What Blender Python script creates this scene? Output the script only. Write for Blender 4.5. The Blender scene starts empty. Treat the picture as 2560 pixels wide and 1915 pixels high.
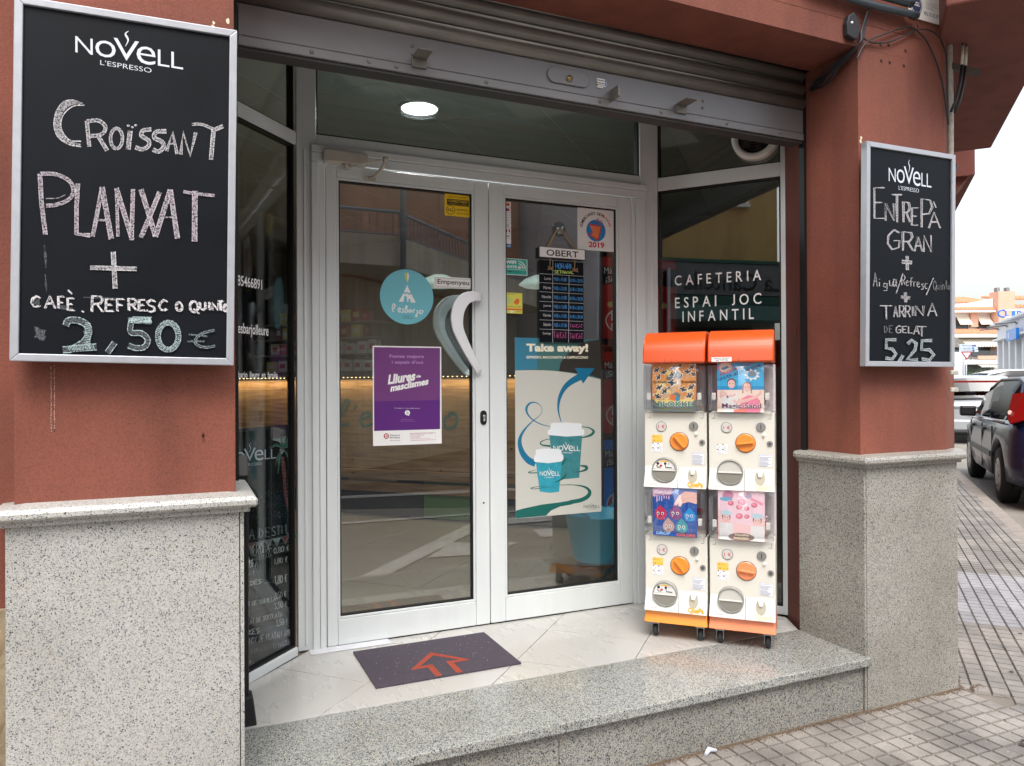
import bpy, math, random
import numpy as np
from mathutils import Matrix, Vector
random.seed(7)
R=math.radians
SC=bpy.context.scene
# ------------------------------------------------------------------ camera, sky, sun, exposure
cam_d=bpy.data.cameras.new('camera'); CAM=bpy.data.objects.new('camera',cam_d); SC.collection.objects.link(CAM)
cam_d.sensor_width=36; cam_d.lens=1850/2560*36; cam_d.clip_start=.05; cam_d.clip_end=2000
yw,pt,rl=R(23.8),R(.2),R(.3)
fw=Vector((math.sin(yw)*math.cos(pt),math.cos(yw)*math.cos(pt),math.sin(pt)))
rr=Vector((math.cos(yw),-math.sin(yw),0)); uu=rr.cross(fw)
r2=math.cos(rl)*rr-math.sin(rl)*uu; u2=math.cos(rl)*uu+math.sin(rl)*rr
m=Matrix.Identity(4)
for i in range(3): m[i][0]=r2[i]; m[i][1]=u2[i]; m[i][2]=-fw[i]
CAM.matrix_world=Matrix.Translation((-.653,-2.289,1.4))@m
SC.camera=CAM
SUN_EL,SUN_AZ=R(58),R(200)      # azimuth measured clockwise from +y
w=bpy.data.worlds.new('World'); SC.world=w; w.use_nodes=True
nt=w.node_tree; bg=nt.nodes['Background']
sky=nt.nodes.new('ShaderNodeTexSky'); sky.sky_type='NISHITA'; sky.sun_disc=False
sky.sun_elevation=SUN_EL; sky.sun_rotation=SUN_AZ; sky.dust_density=5; sky.air_density=1.4
hs=nt.nodes.new('ShaderNodeHueSaturation'); hs.inputs['Saturation'].default_value=.44; hs.inputs['Value'].default_value=2.45
nt.links.new(sky.outputs[0],hs.inputs['Color']); nt.links.new(hs.outputs[0],bg.inputs[0]); bg.inputs[1].default_value=.15
sl=bpy.data.lights.new('sun','SUN'); sl.energy=.8; sl.angle=R(25); sl.color=(1,.985,.965)
so=bpy.data.objects.new('sun',sl); SC.collection.objects.link(so)
sd=Vector((math.sin(SUN_AZ)*math.cos(SUN_EL),math.cos(SUN_AZ)*math.cos(SUN_EL),math.sin(SUN_EL)))
so.rotation_euler=sd.to_track_quat('Z','Y').to_euler()
SC.view_settings.view_transform='Standard'; SC.view_settings.look='None'
SC.view_settings.exposure=.06; SC.view_settings.gamma=1; SC.view_settings.use_curve_mapping=False
SC.cycles.max_bounces=8; SC.cycles.transparent_max_bounces=24; SC.cycles.glossy_bounces=4; SC.cycles.diffuse_bounces=4

# ------------------------------------------------------------------ materials
def lin(c): 
    return tuple((x/255/12.92 if x/255<=.04045 else ((x/255+.055)/1.055)**2.4) for x in c)+(1,)
MATS={}
def pm(name,col,rough=.5,metal=0,var=0,scale=6,bump=0,bscale=150,coat=0,spec=.5,emit=0,alpha=1,var2=None,stretch=(1,1,1)):
    if name in MATS: return MATS[name]
    m=bpy.data.materials.new(name); m.use_nodes=True; n=m.node_tree; b=n.nodes['Principled BSDF']; L=n.links
    c=lin(col); b.inputs['Base Color'].default_value=c; b.inputs['Roughness'].default_value=rough
    b.inputs['Metallic'].default_value=metal; b.inputs['Coat Weight'].default_value=coat; b.inputs['Specular IOR Level'].default_value=spec
    b.inputs['Coat Roughness'].default_value=.08
    if emit: b.inputs['Emission Color'].default_value=c; b.inputs['Emission Strength'].default_value=emit
    if var or bump:
        tc=n.nodes.new('ShaderNodeTexCoord'); mp=n.nodes.new('ShaderNodeMapping'); mp.inputs['Scale'].default_value=stretch
        L.new(tc.outputs['Object'],mp.inputs[0])
    if var:
        t=n.nodes.new('ShaderNodeTexNoise'); t.inputs['Scale'].default_value=scale; t.inputs['Detail'].default_value=8; t.inputs['Roughness'].default_value=.6
        L.new(mp.outputs[0],t.inputs['Vector'])
        mx=n.nodes.new('ShaderNodeMix'); mx.data_type='RGBA'
        mr=n.nodes.new('ShaderNodeMapRange'); mr.inputs[1].default_value=.3; mr.inputs[2].default_value=.7
        L.new(t.outputs[0],mr.inputs[0]); L.new(mr.outputs[0],mx.inputs[0])
        d=lin(var2) if var2 else tuple(x*(1-var) for x in c[:3])+(1,)
        mx.inputs[6].default_value=d; mx.inputs[7].default_value=c if var2 else tuple(min(1,x*(1+var*.6)) for x in c[:3])+(1,)
        L.new(mx.outputs[2],b.inputs['Base Color'])
        rm=n.nodes.new('ShaderNodeMapRange'); rm.inputs[3].default_value=max(0,rough-.1); rm.inputs[4].default_value=min(1,rough+.1)
        L.new(t.outputs[0],rm.inputs[0]); L.new(rm.outputs[0],b.inputs['Roughness'])
    if bump:
        t2=n.nodes.new('ShaderNodeTexNoise'); t2.inputs['Scale'].default_value=bscale; t2.inputs['Detail'].default_value=5
        L.new(mp.outputs[0],t2.inputs['Vector'])
        bp=n.nodes.new('ShaderNodeBump'); bp.inputs['Strength'].default_value=bump; bp.inputs['Distance'].default_value=.01
        L.new(t2.outputs[0],bp.inputs['Height']); L.new(bp.outputs[0],b.inputs['Normal'])
    MATS[name]=m; return m
def nodes(m): return m.node_tree.nodes,m.node_tree.links,m.node_tree.nodes['Principled BSDF']
def obcoord(n,L,scale=(1,1,1)):
    tc=n.new('ShaderNodeTexCoord'); mp=n.new('ShaderNodeMapping'); mp.inputs['Scale'].default_value=scale; L.new(tc.outputs['Object'],mp.inputs[0]); return mp.outputs[0]
def ramp(n,stops,interp='LINEAR'):
    r=n.new('ShaderNodeValToRGB'); r.color_ramp.interpolation=interp
    e=r.color_ramp.elements
    while len(e)<len(stops): e.new(.5)
    for i,(p,c) in enumerate(stops): e[i].position=p; e[i].color=c if len(c)==4 else lin(c)
    return r
def mixc(n,L,fac,a,b,mode='MIX'):
    x=n.new('ShaderNodeMix'); x.data_type='RGBA'; x.blend_type=mode
    for s,v in ((0,fac),(6,a),(7,b)):
        if hasattr(v,'is_linked') or hasattr(v,'links'): L.new(v,x.inputs[s])
        else: x.inputs[s].default_value=v
    return x.outputs[2]
def granite(name,base,mid,dark,tan,scale,pd,pm_,rough,stain=.25,polish=0):
    m=pm(name,base,rough=rough,coat=polish); n,L,b=nodes(m)
    co=obcoord(n,L)
    wv=n.new('ShaderNodeTexNoise'); wv.inputs['Scale'].default_value=scale*.7; wv.inputs['Detail'].default_value=3; L.new(co,wv.inputs['Vector'])
    ad=n.new('ShaderNodeMix'); ad.data_type='VECTOR'; ad.inputs[0].default_value=.012*150/scale*.7; L.new(co,ad.inputs[4]); L.new(wv.outputs['Color'],ad.inputs[5])
    v=n.new('ShaderNodeTexVoronoi'); v.inputs['Scale'].default_value=scale; L.new(ad.outputs[1],v.inputs['Vector'])
    sp=n.new('ShaderNodeSeparateColor'); L.new(v.outputs['Color'],sp.inputs[0])
    r=ramp(n,[(0,dark),(pd,mid),(pd+pm_,base),(.93,tan),(.97,base)],'CONSTANT'); L.new(sp.outputs[0],r.inputs[0])
    # second, finer crystal layer
    v2=n.new('ShaderNodeTexVoronoi'); v2.inputs['Scale'].default_value=scale*1.9; L.new(ad.outputs[1],v2.inputs['Vector'])
    sp2=n.new('ShaderNodeSeparateColor'); L.new(v2.outputs['Color'],sp2.inputs[0])
    r2_=ramp(n,[(0,tuple(x*.45 for x in lin(mid)[:3])+(1,)),(.06,(.82,.82,.82,1)),(.3,(1,1,1,1)),(.8,(.9,.89,.87,1))],'CONSTANT'); L.new(sp2.outputs[1],r2_.inputs[0])
    c=mixc(n,L,1.0,r.outputs[0],r2_.outputs[0],'MULTIPLY')
    s=n.new('ShaderNodeTexNoise'); s.inputs['Scale'].default_value=2.2; s.inputs['Detail'].default_value=6; L.new(co,s.inputs['Vector'])
    r3=ramp(n,[(.3,(1-stain,1-stain*1.05,1-stain*1.15,1)),(.62,(1,1,1,1))]); L.new(s.outputs[0],r3.inputs[0])
    L.new(mixc(n,L,1.0,c,r3.outputs[0],'MULTIPLY'),b.inputs['Base Color'])
    return m
G_pil=granite('granite_light',(192,193,190),(152,155,158),(56,58,64),(182,172,154),370,.045,.15,.42,.2)
G_pil2=granite('granite_pillar',(174,173,166),(126,127,127),(48,50,54),(164,150,128),330,.06,.17,.38,.28,.1)
G_step=granite('granite_step',(176,178,172),(128,134,138),(50,54,60),(172,160,138),330,.12,.28,.26,.25,.25)
G_riser=granite('granite_riser',(168,167,159),(122,126,130),(44,46,50),(164,150,128),290,.13,.28,.45,.28)
def stucco(name,col,col2,bump=.5):
    m=pm(name,col,rough=.85); n,L,b=nodes(m); co=obcoord(n,L)
    a=n.new('ShaderNodeTexNoise'); a.inputs['Scale'].default_value=1.6; a.inputs['Detail'].default_value=7; L.new(co,a.inputs['Vector'])
    r=ramp(n,[(.3,col2),(.68,col)]); L.new(a.outputs[0],r.inputs[0])
    f=n.new('ShaderNodeTexNoise'); f.inputs['Scale'].default_value=260; f.inputs['Detail'].default_value=3; L.new(co,f.inputs['Vector'])
    r2_=ramp(n,[(.3,(.72,.72,.72,1)),(.6,(1.06,1.06,1.06,1))]); L.new(f.outputs[0],r2_.inputs[0])
    c=mixc(n,L,1.0,r.outputs[0],r2_.outputs[0],'MULTIPLY')
    st=n.new('ShaderNodeTexNoise'); st.inputs['Scale'].default_value=9; st.inputs['Detail'].default_value=5; L.new(obcoord(n,L,(1,1,.10)),st.inputs['Vector'])
    rs_=ramp(n,[(.34,(.86,.84,.84,1)),(.5,(1,1,1,1)),(.70,(1.07,1.08,1.09,1))]); L.new(st.outputs[0],rs_.inputs[0]); c=mixc(n,L,1.0,c,rs_.outputs[0],'MULTIPLY')
    # chips and dirt specks with a shape of their own
    k=n.new('ShaderNodeTexNoise'); k.inputs['Scale'].default_value=38; k.inputs['Detail'].default_value=4; L.new(co,k.inputs['Vector'])
    r3=ramp(n,[(.735,(0,0,0,1)),(.75,(1,1,1,1))]); L.new(k.outputs[0],r3.inputs[0])
    L.new(mixc(n,L,r3.outputs[0],c,lin((120,62,50))),b.inputs['Base Color'])
    bp=n.new('ShaderNodeBump'); bp.inputs['Strength'].default_value=bump; bp.inputs['Distance'].default_value=.005
    g=n.new('ShaderNodeTexNoise'); g.inputs['Scale'].default_value=90; g.inputs['Detail'].default_value=6; L.new(co,g.inputs['Vector'])
    L.new(g.outputs[0],bp.inputs['Height']); L.new(bp.outputs[0],b.inputs['Normal'])
    return m
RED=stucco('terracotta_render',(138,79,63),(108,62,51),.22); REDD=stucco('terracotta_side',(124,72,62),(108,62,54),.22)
OCHRE=stucco('ochre_render',(206,172,108),(186,154,96),.3); BROWN=stucco('brown_render',(206,152,122),(182,132,104),.3); BEIGE=stucco('beige_render',(222,208,184),(198,184,160),.3)
WHITEALU=pm('white_lacquered_aluminium',(216,222,223),rough=.32,var=.05,scale=9,stretch=(1,1,.15))
ALU=pm('silver_aluminium',(176,180,188),rough=.38,metal=.35,var=.05,scale=30)
BLK=pm('black_rubber',(14,14,16),rough=.5); BOARD=pm('blackboard',(13,18,25),rough=.5,var=.3,scale=4,spec=.16)
PLAST=pm('white_plastic',(232,230,224),rough=.3)
def glassm(name,tint=(.93,.95,.94),base=.045,add=.0,gr=.9):
    m=bpy.data.materials.new(name); m.use_nodes=True; n=m.node_tree.nodes; L=m.node_tree.links; n.clear()
    o=n.new('ShaderNodeOutputMaterial'); mx=n.new('ShaderNodeMixShader'); t=n.new('ShaderNodeBsdfTransparent'); g=n.new('ShaderNodeBsdfGlossy')
    t.inputs[0].default_value=tint+(1,); g.inputs['Roughness'].default_value=0; g.inputs[0].default_value=(.95,.97,1,1)
    lw=n.new('ShaderNodeLayerWeight'); lw.inputs[0].default_value=.5
    p=n.new('ShaderNodeMath'); p.operation='POWER'; L.new(lw.outputs['Facing'],p.inputs[0]); p.inputs[1].default_value=4.2
    q=n.new('ShaderNodeMath'); q.operation='MULTIPLY_ADD'; L.new(p.outputs[0],q.inputs[0]); q.inputs[1].default_value=gr; q.inputs[2].default_value=base+add
    L.new(q.outputs[0],mx.inputs[0]); L.new(t.outputs[0],mx.inputs[1]); L.new(g.outputs[0],mx.inputs[2]); L.new(mx.outputs[0],o.inputs[0])
    MATS[name]=m; return m
GLASS=glassm('shop_glass',(.78,.82,.81),.135); GLASSL=glassm('side_glass',(.84,.87,.85),.05); CLEAR=glassm('clear_acrylic',(.95,.95,.96),.11)
def chalk(name,col,cov=.5):
    m=pm(name,col,rough=.9); n,L,b=nodes(m); co=obcoord(n,L)
    f=n.new('ShaderNodeTexNoise'); f.inputs['Scale'].default_value=240; f.inputs['Detail'].default_value=5; L.new(co,f.inputs['Vector'])
    r=ramp(n,[(cov-.12,(0,0,0,1)),(cov+.1,(1,1,1,1))]); L.new(f.outputs[0],r.inputs[0])
    L.new(mixc(n,L,r.outputs[0],lin((30,32,36)),lin(col)),b.inputs['Base Color']); return m
CH=chalk('chalk_white',(206,204,208),.44); CHP=chalk('chalk_pink',(194,176,188),.44); CHG=chalk('chalk_grey',(158,157,162),.48); CHS=chalk('chalk_smudge',(88,94,100),.5)
CHT=chalk('chalk_turquoise',(170,192,194),.46); CHGR=chalk('chalk_green',(70,130,120),.45); CHR=chalk('chalk_red',(150,80,80),.45)
def M(name,col,rough=.5,**k): return pm(name,col,rough,**k)
WHITE=M('print_white',(235,235,235)); BLACK=M('print_black',(20,20,22)); 

# ------------------------------------------------------------------ mesh builder
class MB:
    def __init__(s): s.v=[]; s.f=[]; s.mi=[]; s.sm=[]; s.mats=[]
    def mat(s,m):
        if m not in s.mats: s.mats.append(m)
        return s.mats.index(m)
    def add(s,vs,fs,m,smooth=False,T=None):
        o=len(s.v); k=s.mat(m)
        for p in vs:
            p=Vector(p); s.v.append(tuple(T@p) if T is not None else tuple(p))
        for f in fs: s.f.append([i+o for i in f]); s.mi.append(k); s.sm.append(smooth)
        return s
    def box(s,x0,x1,y0,y1,z0,z1,m,T=None):
        vs=[(x,y,z) for x in (x0,x1) for y in (y0,y1) for z in (z0,z1)]
        return s.add(vs,[(0,1,3,2),(4,6,7,5),(0,4,5,1),(2,3,7,6),(0,2,6,4),(1,5,7,3)],m,False,T)
    def prism(s,pts,axis,a,b,m,T=None,smooth=False):
        """pts 2D polygon in the two other axes (order xy for z, xz for y, yz for x), extruded a..b"""
        def P(p,t): return {'z':(p[0],p[1],t),'y':(p[0],t,p[1]),'x':(t,p[0],p[1])}[axis]
        n=len(pts); vs=[P(p,a) for p in pts]+[P(p,b) for p in pts]
        fs=[tuple(range(n)),tuple(range(2*n-1,n-1,-1))]
        s.add(vs,fs,m,False,T)
        return s.add(vs,[(i,(i+1)%n,(i+1)%n+n,i+n) for i in range(n)],m,smooth,T)
    def tube(s,pts,r,m,n=8,T=None,caps=True,flat=1.0):
        P=[Vector(p) for p in pts]; k=len(P); rs=r if isinstance(r,(list,tuple)) else [r]*k
        vs=[]; up=None
        for i in range(k):
            d=(P[min(i+1,k-1)]-P[max(i-1,0)]).normalized()
            if up is None: up=Vector((0,0,1)) if abs(d.z)<.9 else Vector((1,0,0))
            a=d.cross(up); 
            if a.length<1e-4: a=d.cross(Vector((0,1,0)))
            a.normalize(); b=a.cross(d).normalized(); up=b
            for j in range(n):
                t=2*math.pi*j/n; vs.append(P[i]+a*math.cos(t)*rs[i]+b*math.sin(t)*rs[i]*flat)
        fs=[(i*n+j,i*n+(j+1)%n,(i+1)*n+(j+1)%n,(i+1)*n+j) for i in range(k-1) for j in range(n)]
        s.add(vs,fs,m,True,T)
        if caps: s.add(vs[:n],[tuple(range(n-1,-1,-1))],m,False,T); s.add(vs[-n:],[tuple(range(n))],m,False,T)
        return s
    def lathe(s,prof,m,c=(0,0,0),n=24,axis='z',T=None,smooth=True,a0=0,a1=360):
        full=abs(a1-a0)>=360; k=n if full else n+1; vs=[]
        for (r,h) in prof:
            for j in range(k):
                t=R(a0+(a1-a0)*j/n); x,y=r*math.cos(t),r*math.sin(t)
                p={'z':(x,y,h),'y':(x,h,y),'x':(h,x,y)}[axis]; vs.append((p[0]+c[0],p[1]+c[1],p[2]+c[2]))
        fs=[]
        for i in range(len(prof)-1):
            for j in range(n if full else n):
                j2=(j+1)%k if full else j+1
                fs.append((i*k+j,i*k+j2,(i+1)*k+j2,(i+1)*k+j))
        return s.add(vs,fs,m,smooth,T)
    def build(s,name,parent=None,bevel=0,label=None,**props):
        me=bpy.data.meshes.new(name); me.from_pydata(s.v,[],s.f)
        for m_ in s.mats: me.materials.append(m_)
        me.polygons.foreach_set('material_index',s.mi); me.polygons.foreach_set('use_smooth',s.sm)
        o=bpy.data.objects.new(name,me); SC.collection.objects.link(o)
        me.validate()
        import bmesh
        if len(s.f)<4000:
            bm=bmesh.new(); bm.from_mesh(me); bmesh.ops.remove_doubles(bm,verts=bm.verts,dist=1e-6); bmesh.ops.recalc_face_normals(bm,faces=bm.faces); bm.to_mesh(me); bm.free()
        if bevel:
            b=o.modifiers.new('bevel','BEVEL'); b.width=bevel; b.segments=2; b.limit_method='ANGLE'; b.angle_limit=R(40)
        if parent is not None: o.parent=parent
        if label: o['label']=label
        for k,v in props.items(): o[k]=v
        return o
def tag(o,label=None,cat=None,group=None,kind=None):
    if label: o['label']=label
    if cat: o['category']=cat
    if group: o['group']=group
    if kind: o['kind']=kind
    return o
def thing(name,label,cat,loc=(0,0,0),rz=0,group=None):
    o=bpy.data.objects.new(name,None); SC.collection.objects.link(o); o.location=loc; o.rotation_euler=(0,0,rz)
    return tag(o,label,cat,group)
def struct(o): o['kind']='structure'; return o
def copy_tree(o,parent=None):
    c=o.copy(); SC.collection.objects.link(c)
    if parent is not None: c.parent=parent
    for ch in list(o.children): copy_tree(ch,c)
    return c
# ------------------------------------------------------------------ flat print
def homog(src,dst):
    A=[]; b=[]
    for (x,y),(u,v) in zip(src,dst):
        A.append([x,y,1,0,0,0,-u*x,-u*y]); b.append(u); A.append([0,0,0,x,y,1,-v*x,-v*y]); b.append(v)
    h=np.linalg.solve(np.array(A,float),np.array(b,float)); return np.append(h,1).reshape(3,3)
TXT={}
def textgeo(s,bold):
    k=(s,bold)
    if k in TXT: return TXT[k]
    cu=bpy.data.curves.new('t','FONT'); cu.body=s; cu.resolution_u=3; cu.offset=bold; cu.fill_mode='FRONT'
    ob=bpy.data.objects.new('t',cu); SC.collection.objects.link(ob)
    dg=bpy.context.evaluated_depsgraph_get(); me=bpy.data.meshes.new_from_object(ob.evaluated_get(dg))
    vs=[(v.co.x,v.co.y) for v in me.vertices]; fs=[tuple(p.vertices) for p in me.polygons]
    bpy.data.objects.remove(ob); bpy.data.curves.remove(cu); bpy.data.meshes.remove(me)
    TXT[k]=(vs,fs); return TXT[k]
def arc(cx,cy,rx,ry,a0=0,a1=360,n=12): return [(cx+rx*math.cos(R(a0+(a1-a0)*i/n)),cy+ry*math.sin(R(a0+(a1-a0)*i/n))) for i in range(n+1)]
# handwriting strokes, unit box, y up
SF={'A':[[(0,0),(.5,1),(1,0)],[(.2,.38),(.82,.38)]],'B':[[(0,0),(0,1),(.7,.95),(.8,.75),(.6,.55),(0,.52)],[(.6,.55),(.95,.35),(.8,.05),(0,0)]],
'C':[[(1,.85),(.6,1),(.15,.75),(0,.4),(.3,.02),(.7,0),(1,.15)]],'D':[[(0,0),(0,1),(.6,.9),(1,.5),(.6,.08),(0,0)]],
'E':[[(1,1),(0,1),(0,0),(1,0)],[(0,.52),(.75,.52)]],'F':[[(1,1),(0,1),(0,0)],[(0,.52),(.7,.52)]],'G':[[(1,.85),(.6,1),(.1,.7),(.05,.3),(.4,0),(.95,.1),(1,.45),(.55,.45)]],
'H':[[(0,0),(0,1)],[(1,0),(1,1)],[(0,.5),(1,.5)]],'I':[[(.5,0),(.5,1)]],'J':[[(1,1),(.9,.2),(.5,0),(0,.2)]],'K':[[(0,0),(0,1)],[(1,1),(0,.45),(1,0)]],'L':[[(0,1),(0,0),(1,0)]],
'M':[[(0,0),(.15,1),(.5,.3),(.85,1),(1,0)]],'N':[[(0,0),(0,1),(1,0),(1,1)]],'O':[arc(.5,.5,.5,.5,90,450)],'P':[[(0,0),(0,1),(.8,.95),(1,.72),(.7,.48),(0,.45)]],
'Q':[arc(.5,.5,.5,.5,90,450),[(.5,.3),(1.05,-.1)]],'R':[[(0,0),(0,1),(.8,.95),(.95,.72),(.7,.5),(0,.47)],[(.45,.48),(1,0)]],'S':[[(1,.88),(.55,1),(.08,.8),(.3,.55),(.85,.4),(.9,.12),(.4,0),(0,.12)]],
'T':[[(0,1),(1,1)],[(.5,1),(.5,0)]],'U':[[(0,1),(.05,.2),(.5,0),(.95,.2),(1,1)]],'V':[[(0,1),(.5,0),(1,1)]],'W':[[(0,1),(.25,0),(.5,.7),(.75,0),(1,1)]],'X':[[(0,0),(1,1)],[(0,1),(1,0)]],'Y':[[(0,1),(.5,.5),(1,1)],[(.5,.5),(.5,0)]],'Z':[[(0,1),(1,1),(0,0),(1,0)]],
'0':[arc(.5,.5,.5,.5,90,450)],'1':[[(.2,.75),(.6,1),(.55,0)]],'2':[[(0,.8),(.4,1),(.9,.8),(.8,.45),(0,0),(1,0)]],'3':[[(0,.95),(.8,.95),(.35,.55),(.95,.4),(.7,0),(0,.05)]],'4':[[(.7,0),(.7,1),(0,.3),(1,.3)]],
'5':[[(1,1),(.1,1),(.05,.55),(.7,.6),(1,.3),(.6,0),(0,.05)]],'6':[[(.8,1),(.15,.5),(.1,.15),(.5,0),(.9,.2),(.7,.5),(.15,.35)]],'7':[[(0,1),(1,1),(.4,0)]],'8':[arc(.5,.75,.38,.25,-90,270),arc(.5,.25,.48,.25,90,450)],'9':[[(.85,.75),(.4,.5),(.1,.75),(.5,1),(.88,.8),(.8,0)]],
':':[[(.5,.25),(.5,.35)],[(.5,.65),(.5,.75)]],',':[[(.6,.12),(.3,-.2)]],'.':[[(.45,0),(.55,.06)]],'+':[[(.5,.1),(.5,.9)],[(0,.5),(1,.5)]],'/':[[(0,-.1),(1,1.05)]],"'":[[(.5,.95),(.4,.7)]],'-':[[(.1,.5),(.9,.5)]],'€':[[(1,.9),(.5,1),(.2,.5),(.5,0),(1,.1)],[(0,.62),(.8,.62)],[(0,.4),(.7,.4)]],
'a':[[(.85,.5),(.3,.55),(.1,.2),(.4,0),(.8,.2),(.85,.5),(.9,0)]],'c':[[(.9,.5),(.3,.55),(.1,.2),(.4,0),(.9,.08)]],'e':[[(.1,.28),(.8,.33),(.6,.55),(.15,.45),(.15,.1),(.5,0),(.9,.1)]],'f':[[(.9,.95),(.5,.9),(.4,0)],[(.1,.5),(.8,.52)]],'g':[[(.85,.5),(.3,.55),(.1,.2),(.5,.05),(.85,.5),(.8,-.3),(.1,-.3)]],'i':[[(.5,.5),(.5,0)],[(.5,.75),(.52,.8)]],'l':[[(.4,1),(.4,0),(.7,.05)]],
'n':[[(.1,0),(.1,.5),(.6,.5),(.85,.3),(.85,0)]],'o':[arc(.5,.27,.38,.27,90,450,8)],'r':[[(.2,0),(.2,.5),(.8,.5)]],'s':[[(.85,.52),(.2,.5),(.7,.25),(.7,.03),(.1,.03)]],'t':[[(.45,.9),(.5,.05),(.85,.05)],[(.1,.58),(.85,.58)]],'u':[[(.1,.5),(.15,.08),(.6,.03),(.85,.5),(.88,0)]],'b':[[(.1,1),(.1,0),(.7,.05),(.8,.4),(.15,.5)]],'j':[[(.6,.5),(.55,-.3),(.1,-.3)],[(.6,.75),(.62,.8)]],'v':[[(.1,.55),(.5,0),(.9,.55)]],' ':[]}
class Art(MB):
    def __init__(s,quad,W,H,x0=0,z0=0,y=0,step=4e-5):
        """quad: TL,TR,BR,BL in drawing units, for traced art image pixels (y down) -> rectangle W x H with lower left at x0,z0; y: surface"""
        super().__init__(); s.h=homog(quad,[(x0,z0+H),(x0+W,z0+H),(x0+W,z0),(x0,z0)]); s.y=y; s.step=step; s.n=0
    def mp(s,x,y):
        q=s.h@np.array([x,y,1.]); return q[0]/q[2],q[1]/q[2]
    def flat(s,pts,fs,m,lay=None):
        s.n+=1; y=s.y-s.step*s.n
        s.add([(lambda q:(q[0],y,q[1]))(s.mp(*p)) for p in pts],fs,m); return s
    def poly(s,pts,m): return s.flat(pts,[tuple(range(len(pts)))],m)
    def rect(s,x0,y0,x1,y1,m,sl=0): return s.poly([(x0,y0),(x1,y0+sl*(x1-x0)),(x1,y1+sl*(x1-x0)),(x0,y1)],m)
    def ell(s,cx,cy,rx,ry,m,n=28): return s.poly(arc(cx,cy,rx,ry,0,360,n)[:-1],m)
    def rib(s,pts,w,m,jit=0):
        P=[np.array(p,float) for p in pts]; k=len(P); ws=w if isinstance(w,(list,tuple)) else [w]*k; vs=[]
        for i in range(k):
            d=P[min(i+1,k-1)]-P[max(i-1,0)]; L=np.hypot(*d) or 1; nrm=np.array((-d[1],d[0]))/L
            j=1+random.uniform(-jit,jit)
            vs+= [tuple(P[i]+nrm*ws[i]/2*j),tuple(P[i]-nrm*ws[i]/2*j)]
        return s.flat(vs,[(2*i,2*i+1,2*i+3,2*i+2) for i in range(k-1)],m)
    def smooth(s,pts,n=5):
        P=[np.array(p,float) for p in pts]; P=[2*P[0]-P[1]]+P+[2*P[-1]-P[-2]]; out=[]
        for i in range(1,len(P)-2):
            for t in np.linspace(0,1,n,endpoint=False):
                a,b,c,d=P[i-1:i+3]; out.append(tuple(.5*((2*b)+(-a+c)*t+(2*a-5*b+4*c-d)*t*t+(-a+3*b-3*c+d)*t**3)))
        return out+[tuple(P[-2])]
    def srib(s,pts,w,m,n=5,jit=0):
        q=s.smooth(pts,n)
        if isinstance(w,(list,tuple)): w=list(np.interp(np.linspace(0,1,len(q)),np.linspace(0,1,len(w)),w))
        return s.rib(q,w,m,jit)
    def chk(s,pts,w,fill,edge,curve=False,ew=.15):
        """a chalk stroke: broad scumbled fill with brighter drawn edges"""
        q=s.smooth(pts,6) if curve else s.smooth(pts,2) if len(pts)==2 else pts
        s.rib(q,w*.78,fill,.12)
        P=[np.array(p,float) for p in q]
        for sg in (-1,1):
            o=[]
            for i in range(len(P)):
                d=P[min(i+1,len(P)-1)]-P[max(i-1,0)]; L=np.hypot(*d) or 1; o.append(tuple(P[i]+np.array((-d[1],d[0]))/L*w*.40*sg))
            s.rib(o,w*ew,edge,.35)
    def txt(s,t,x0,y0,x1,y1,m,bold=0,sl=0,it=0,sv=0):
        vs,fs=textgeo(t,bold)
        if not vs: return s
        a=min(v[0] for v in vs); b=max(v[0] for v in vs); c=min(v[1] for v in vs); d=max(v[1] for v in vs)
        if d-c<1e-6 or b-a<1e-6: return s
        out=[]
        for (x,y) in vs:
            u=(x-a)/(b-a); v=(y-c)/(d-c); X=x0+(x1-x0)*u+it*v*(y1-y0); Y=y1-(y1-y0)*v+sl*(X-x0); out.append((X,Y))
        return s.flat(out,fs,m)
    def stx(s,t,x0,y0,x1,y1,w,m,sl=0,jit=.06,gap=.28,dbl=0):
        nar={'I':.25,'i':.35,':':.3,',':.3,'.':.3,"'":.25,'1':.5,' ':.6,'l':.35,'t':.6}
        tot=sum(nar.get(c,1) for c in t)+gap*(len(t)-1); u=(x1-x0)/tot; x=x0
        for c in t:
            cw=nar.get(c,1)*u; h=y1-y0; dx,dy=random.uniform(-jit,jit)*u,random.uniform(-jit,jit)*h; sk=random.uniform(-.08,.08)*u
            for st in SF.get(c,[]):
                q=[(x+px*cw+dx+sk*py, y1-py*h+dy+sl*(x+px*cw-x0)) for px,py in st]
                s.rib(q,w,m,.25)
                if dbl: s.rib([(a+w*dbl,b+w*.4) for a,b in q],w*.6,m,.4)
            x+=cw+gap*u
        return s
def novell(a,B,m,steam=True):
    """brand lettering drawn from boxes; B(u,v) maps 0..925 x 0..200 logo units (y down) to image pixel units"""
    def T(ch,x0,x1,top,bot,bold=-.006):
        vs,fs=textgeo(ch,bold); aa=min(v[0] for v in vs); bb=max(v[0] for v in vs); cc=min(v[1] for v in vs); dd=max(v[1] for v in vs)
        a.flat([B(x0+(x1-x0)*(x-aa)/(bb-aa),bot-(bot-top)*(y-cc)/(dd-cc)) for x,y in vs],fs,m)
    T('N',0,150,40,200); T('o',172,348,38,203); T('V',330,548,-6,200,-.004); T('e',527,690,32,208); T('L',710,808,40,200); T('L',825,925,40,200)
    T("L'ESPRESSO",215,655,236,285,-.008)
    if steam: a.rib([B(*p) for p in a.smooth([(458,-95),(432,-60),(455,-5),(432,62)])],[B(0,0)[0]*0+abs(B(14,0)[0]-B(0,0)[0])*f for f in np.interp(np.linspace(0,1,16),[0,.5,1],[.3,1.3,.3])],m)
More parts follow.
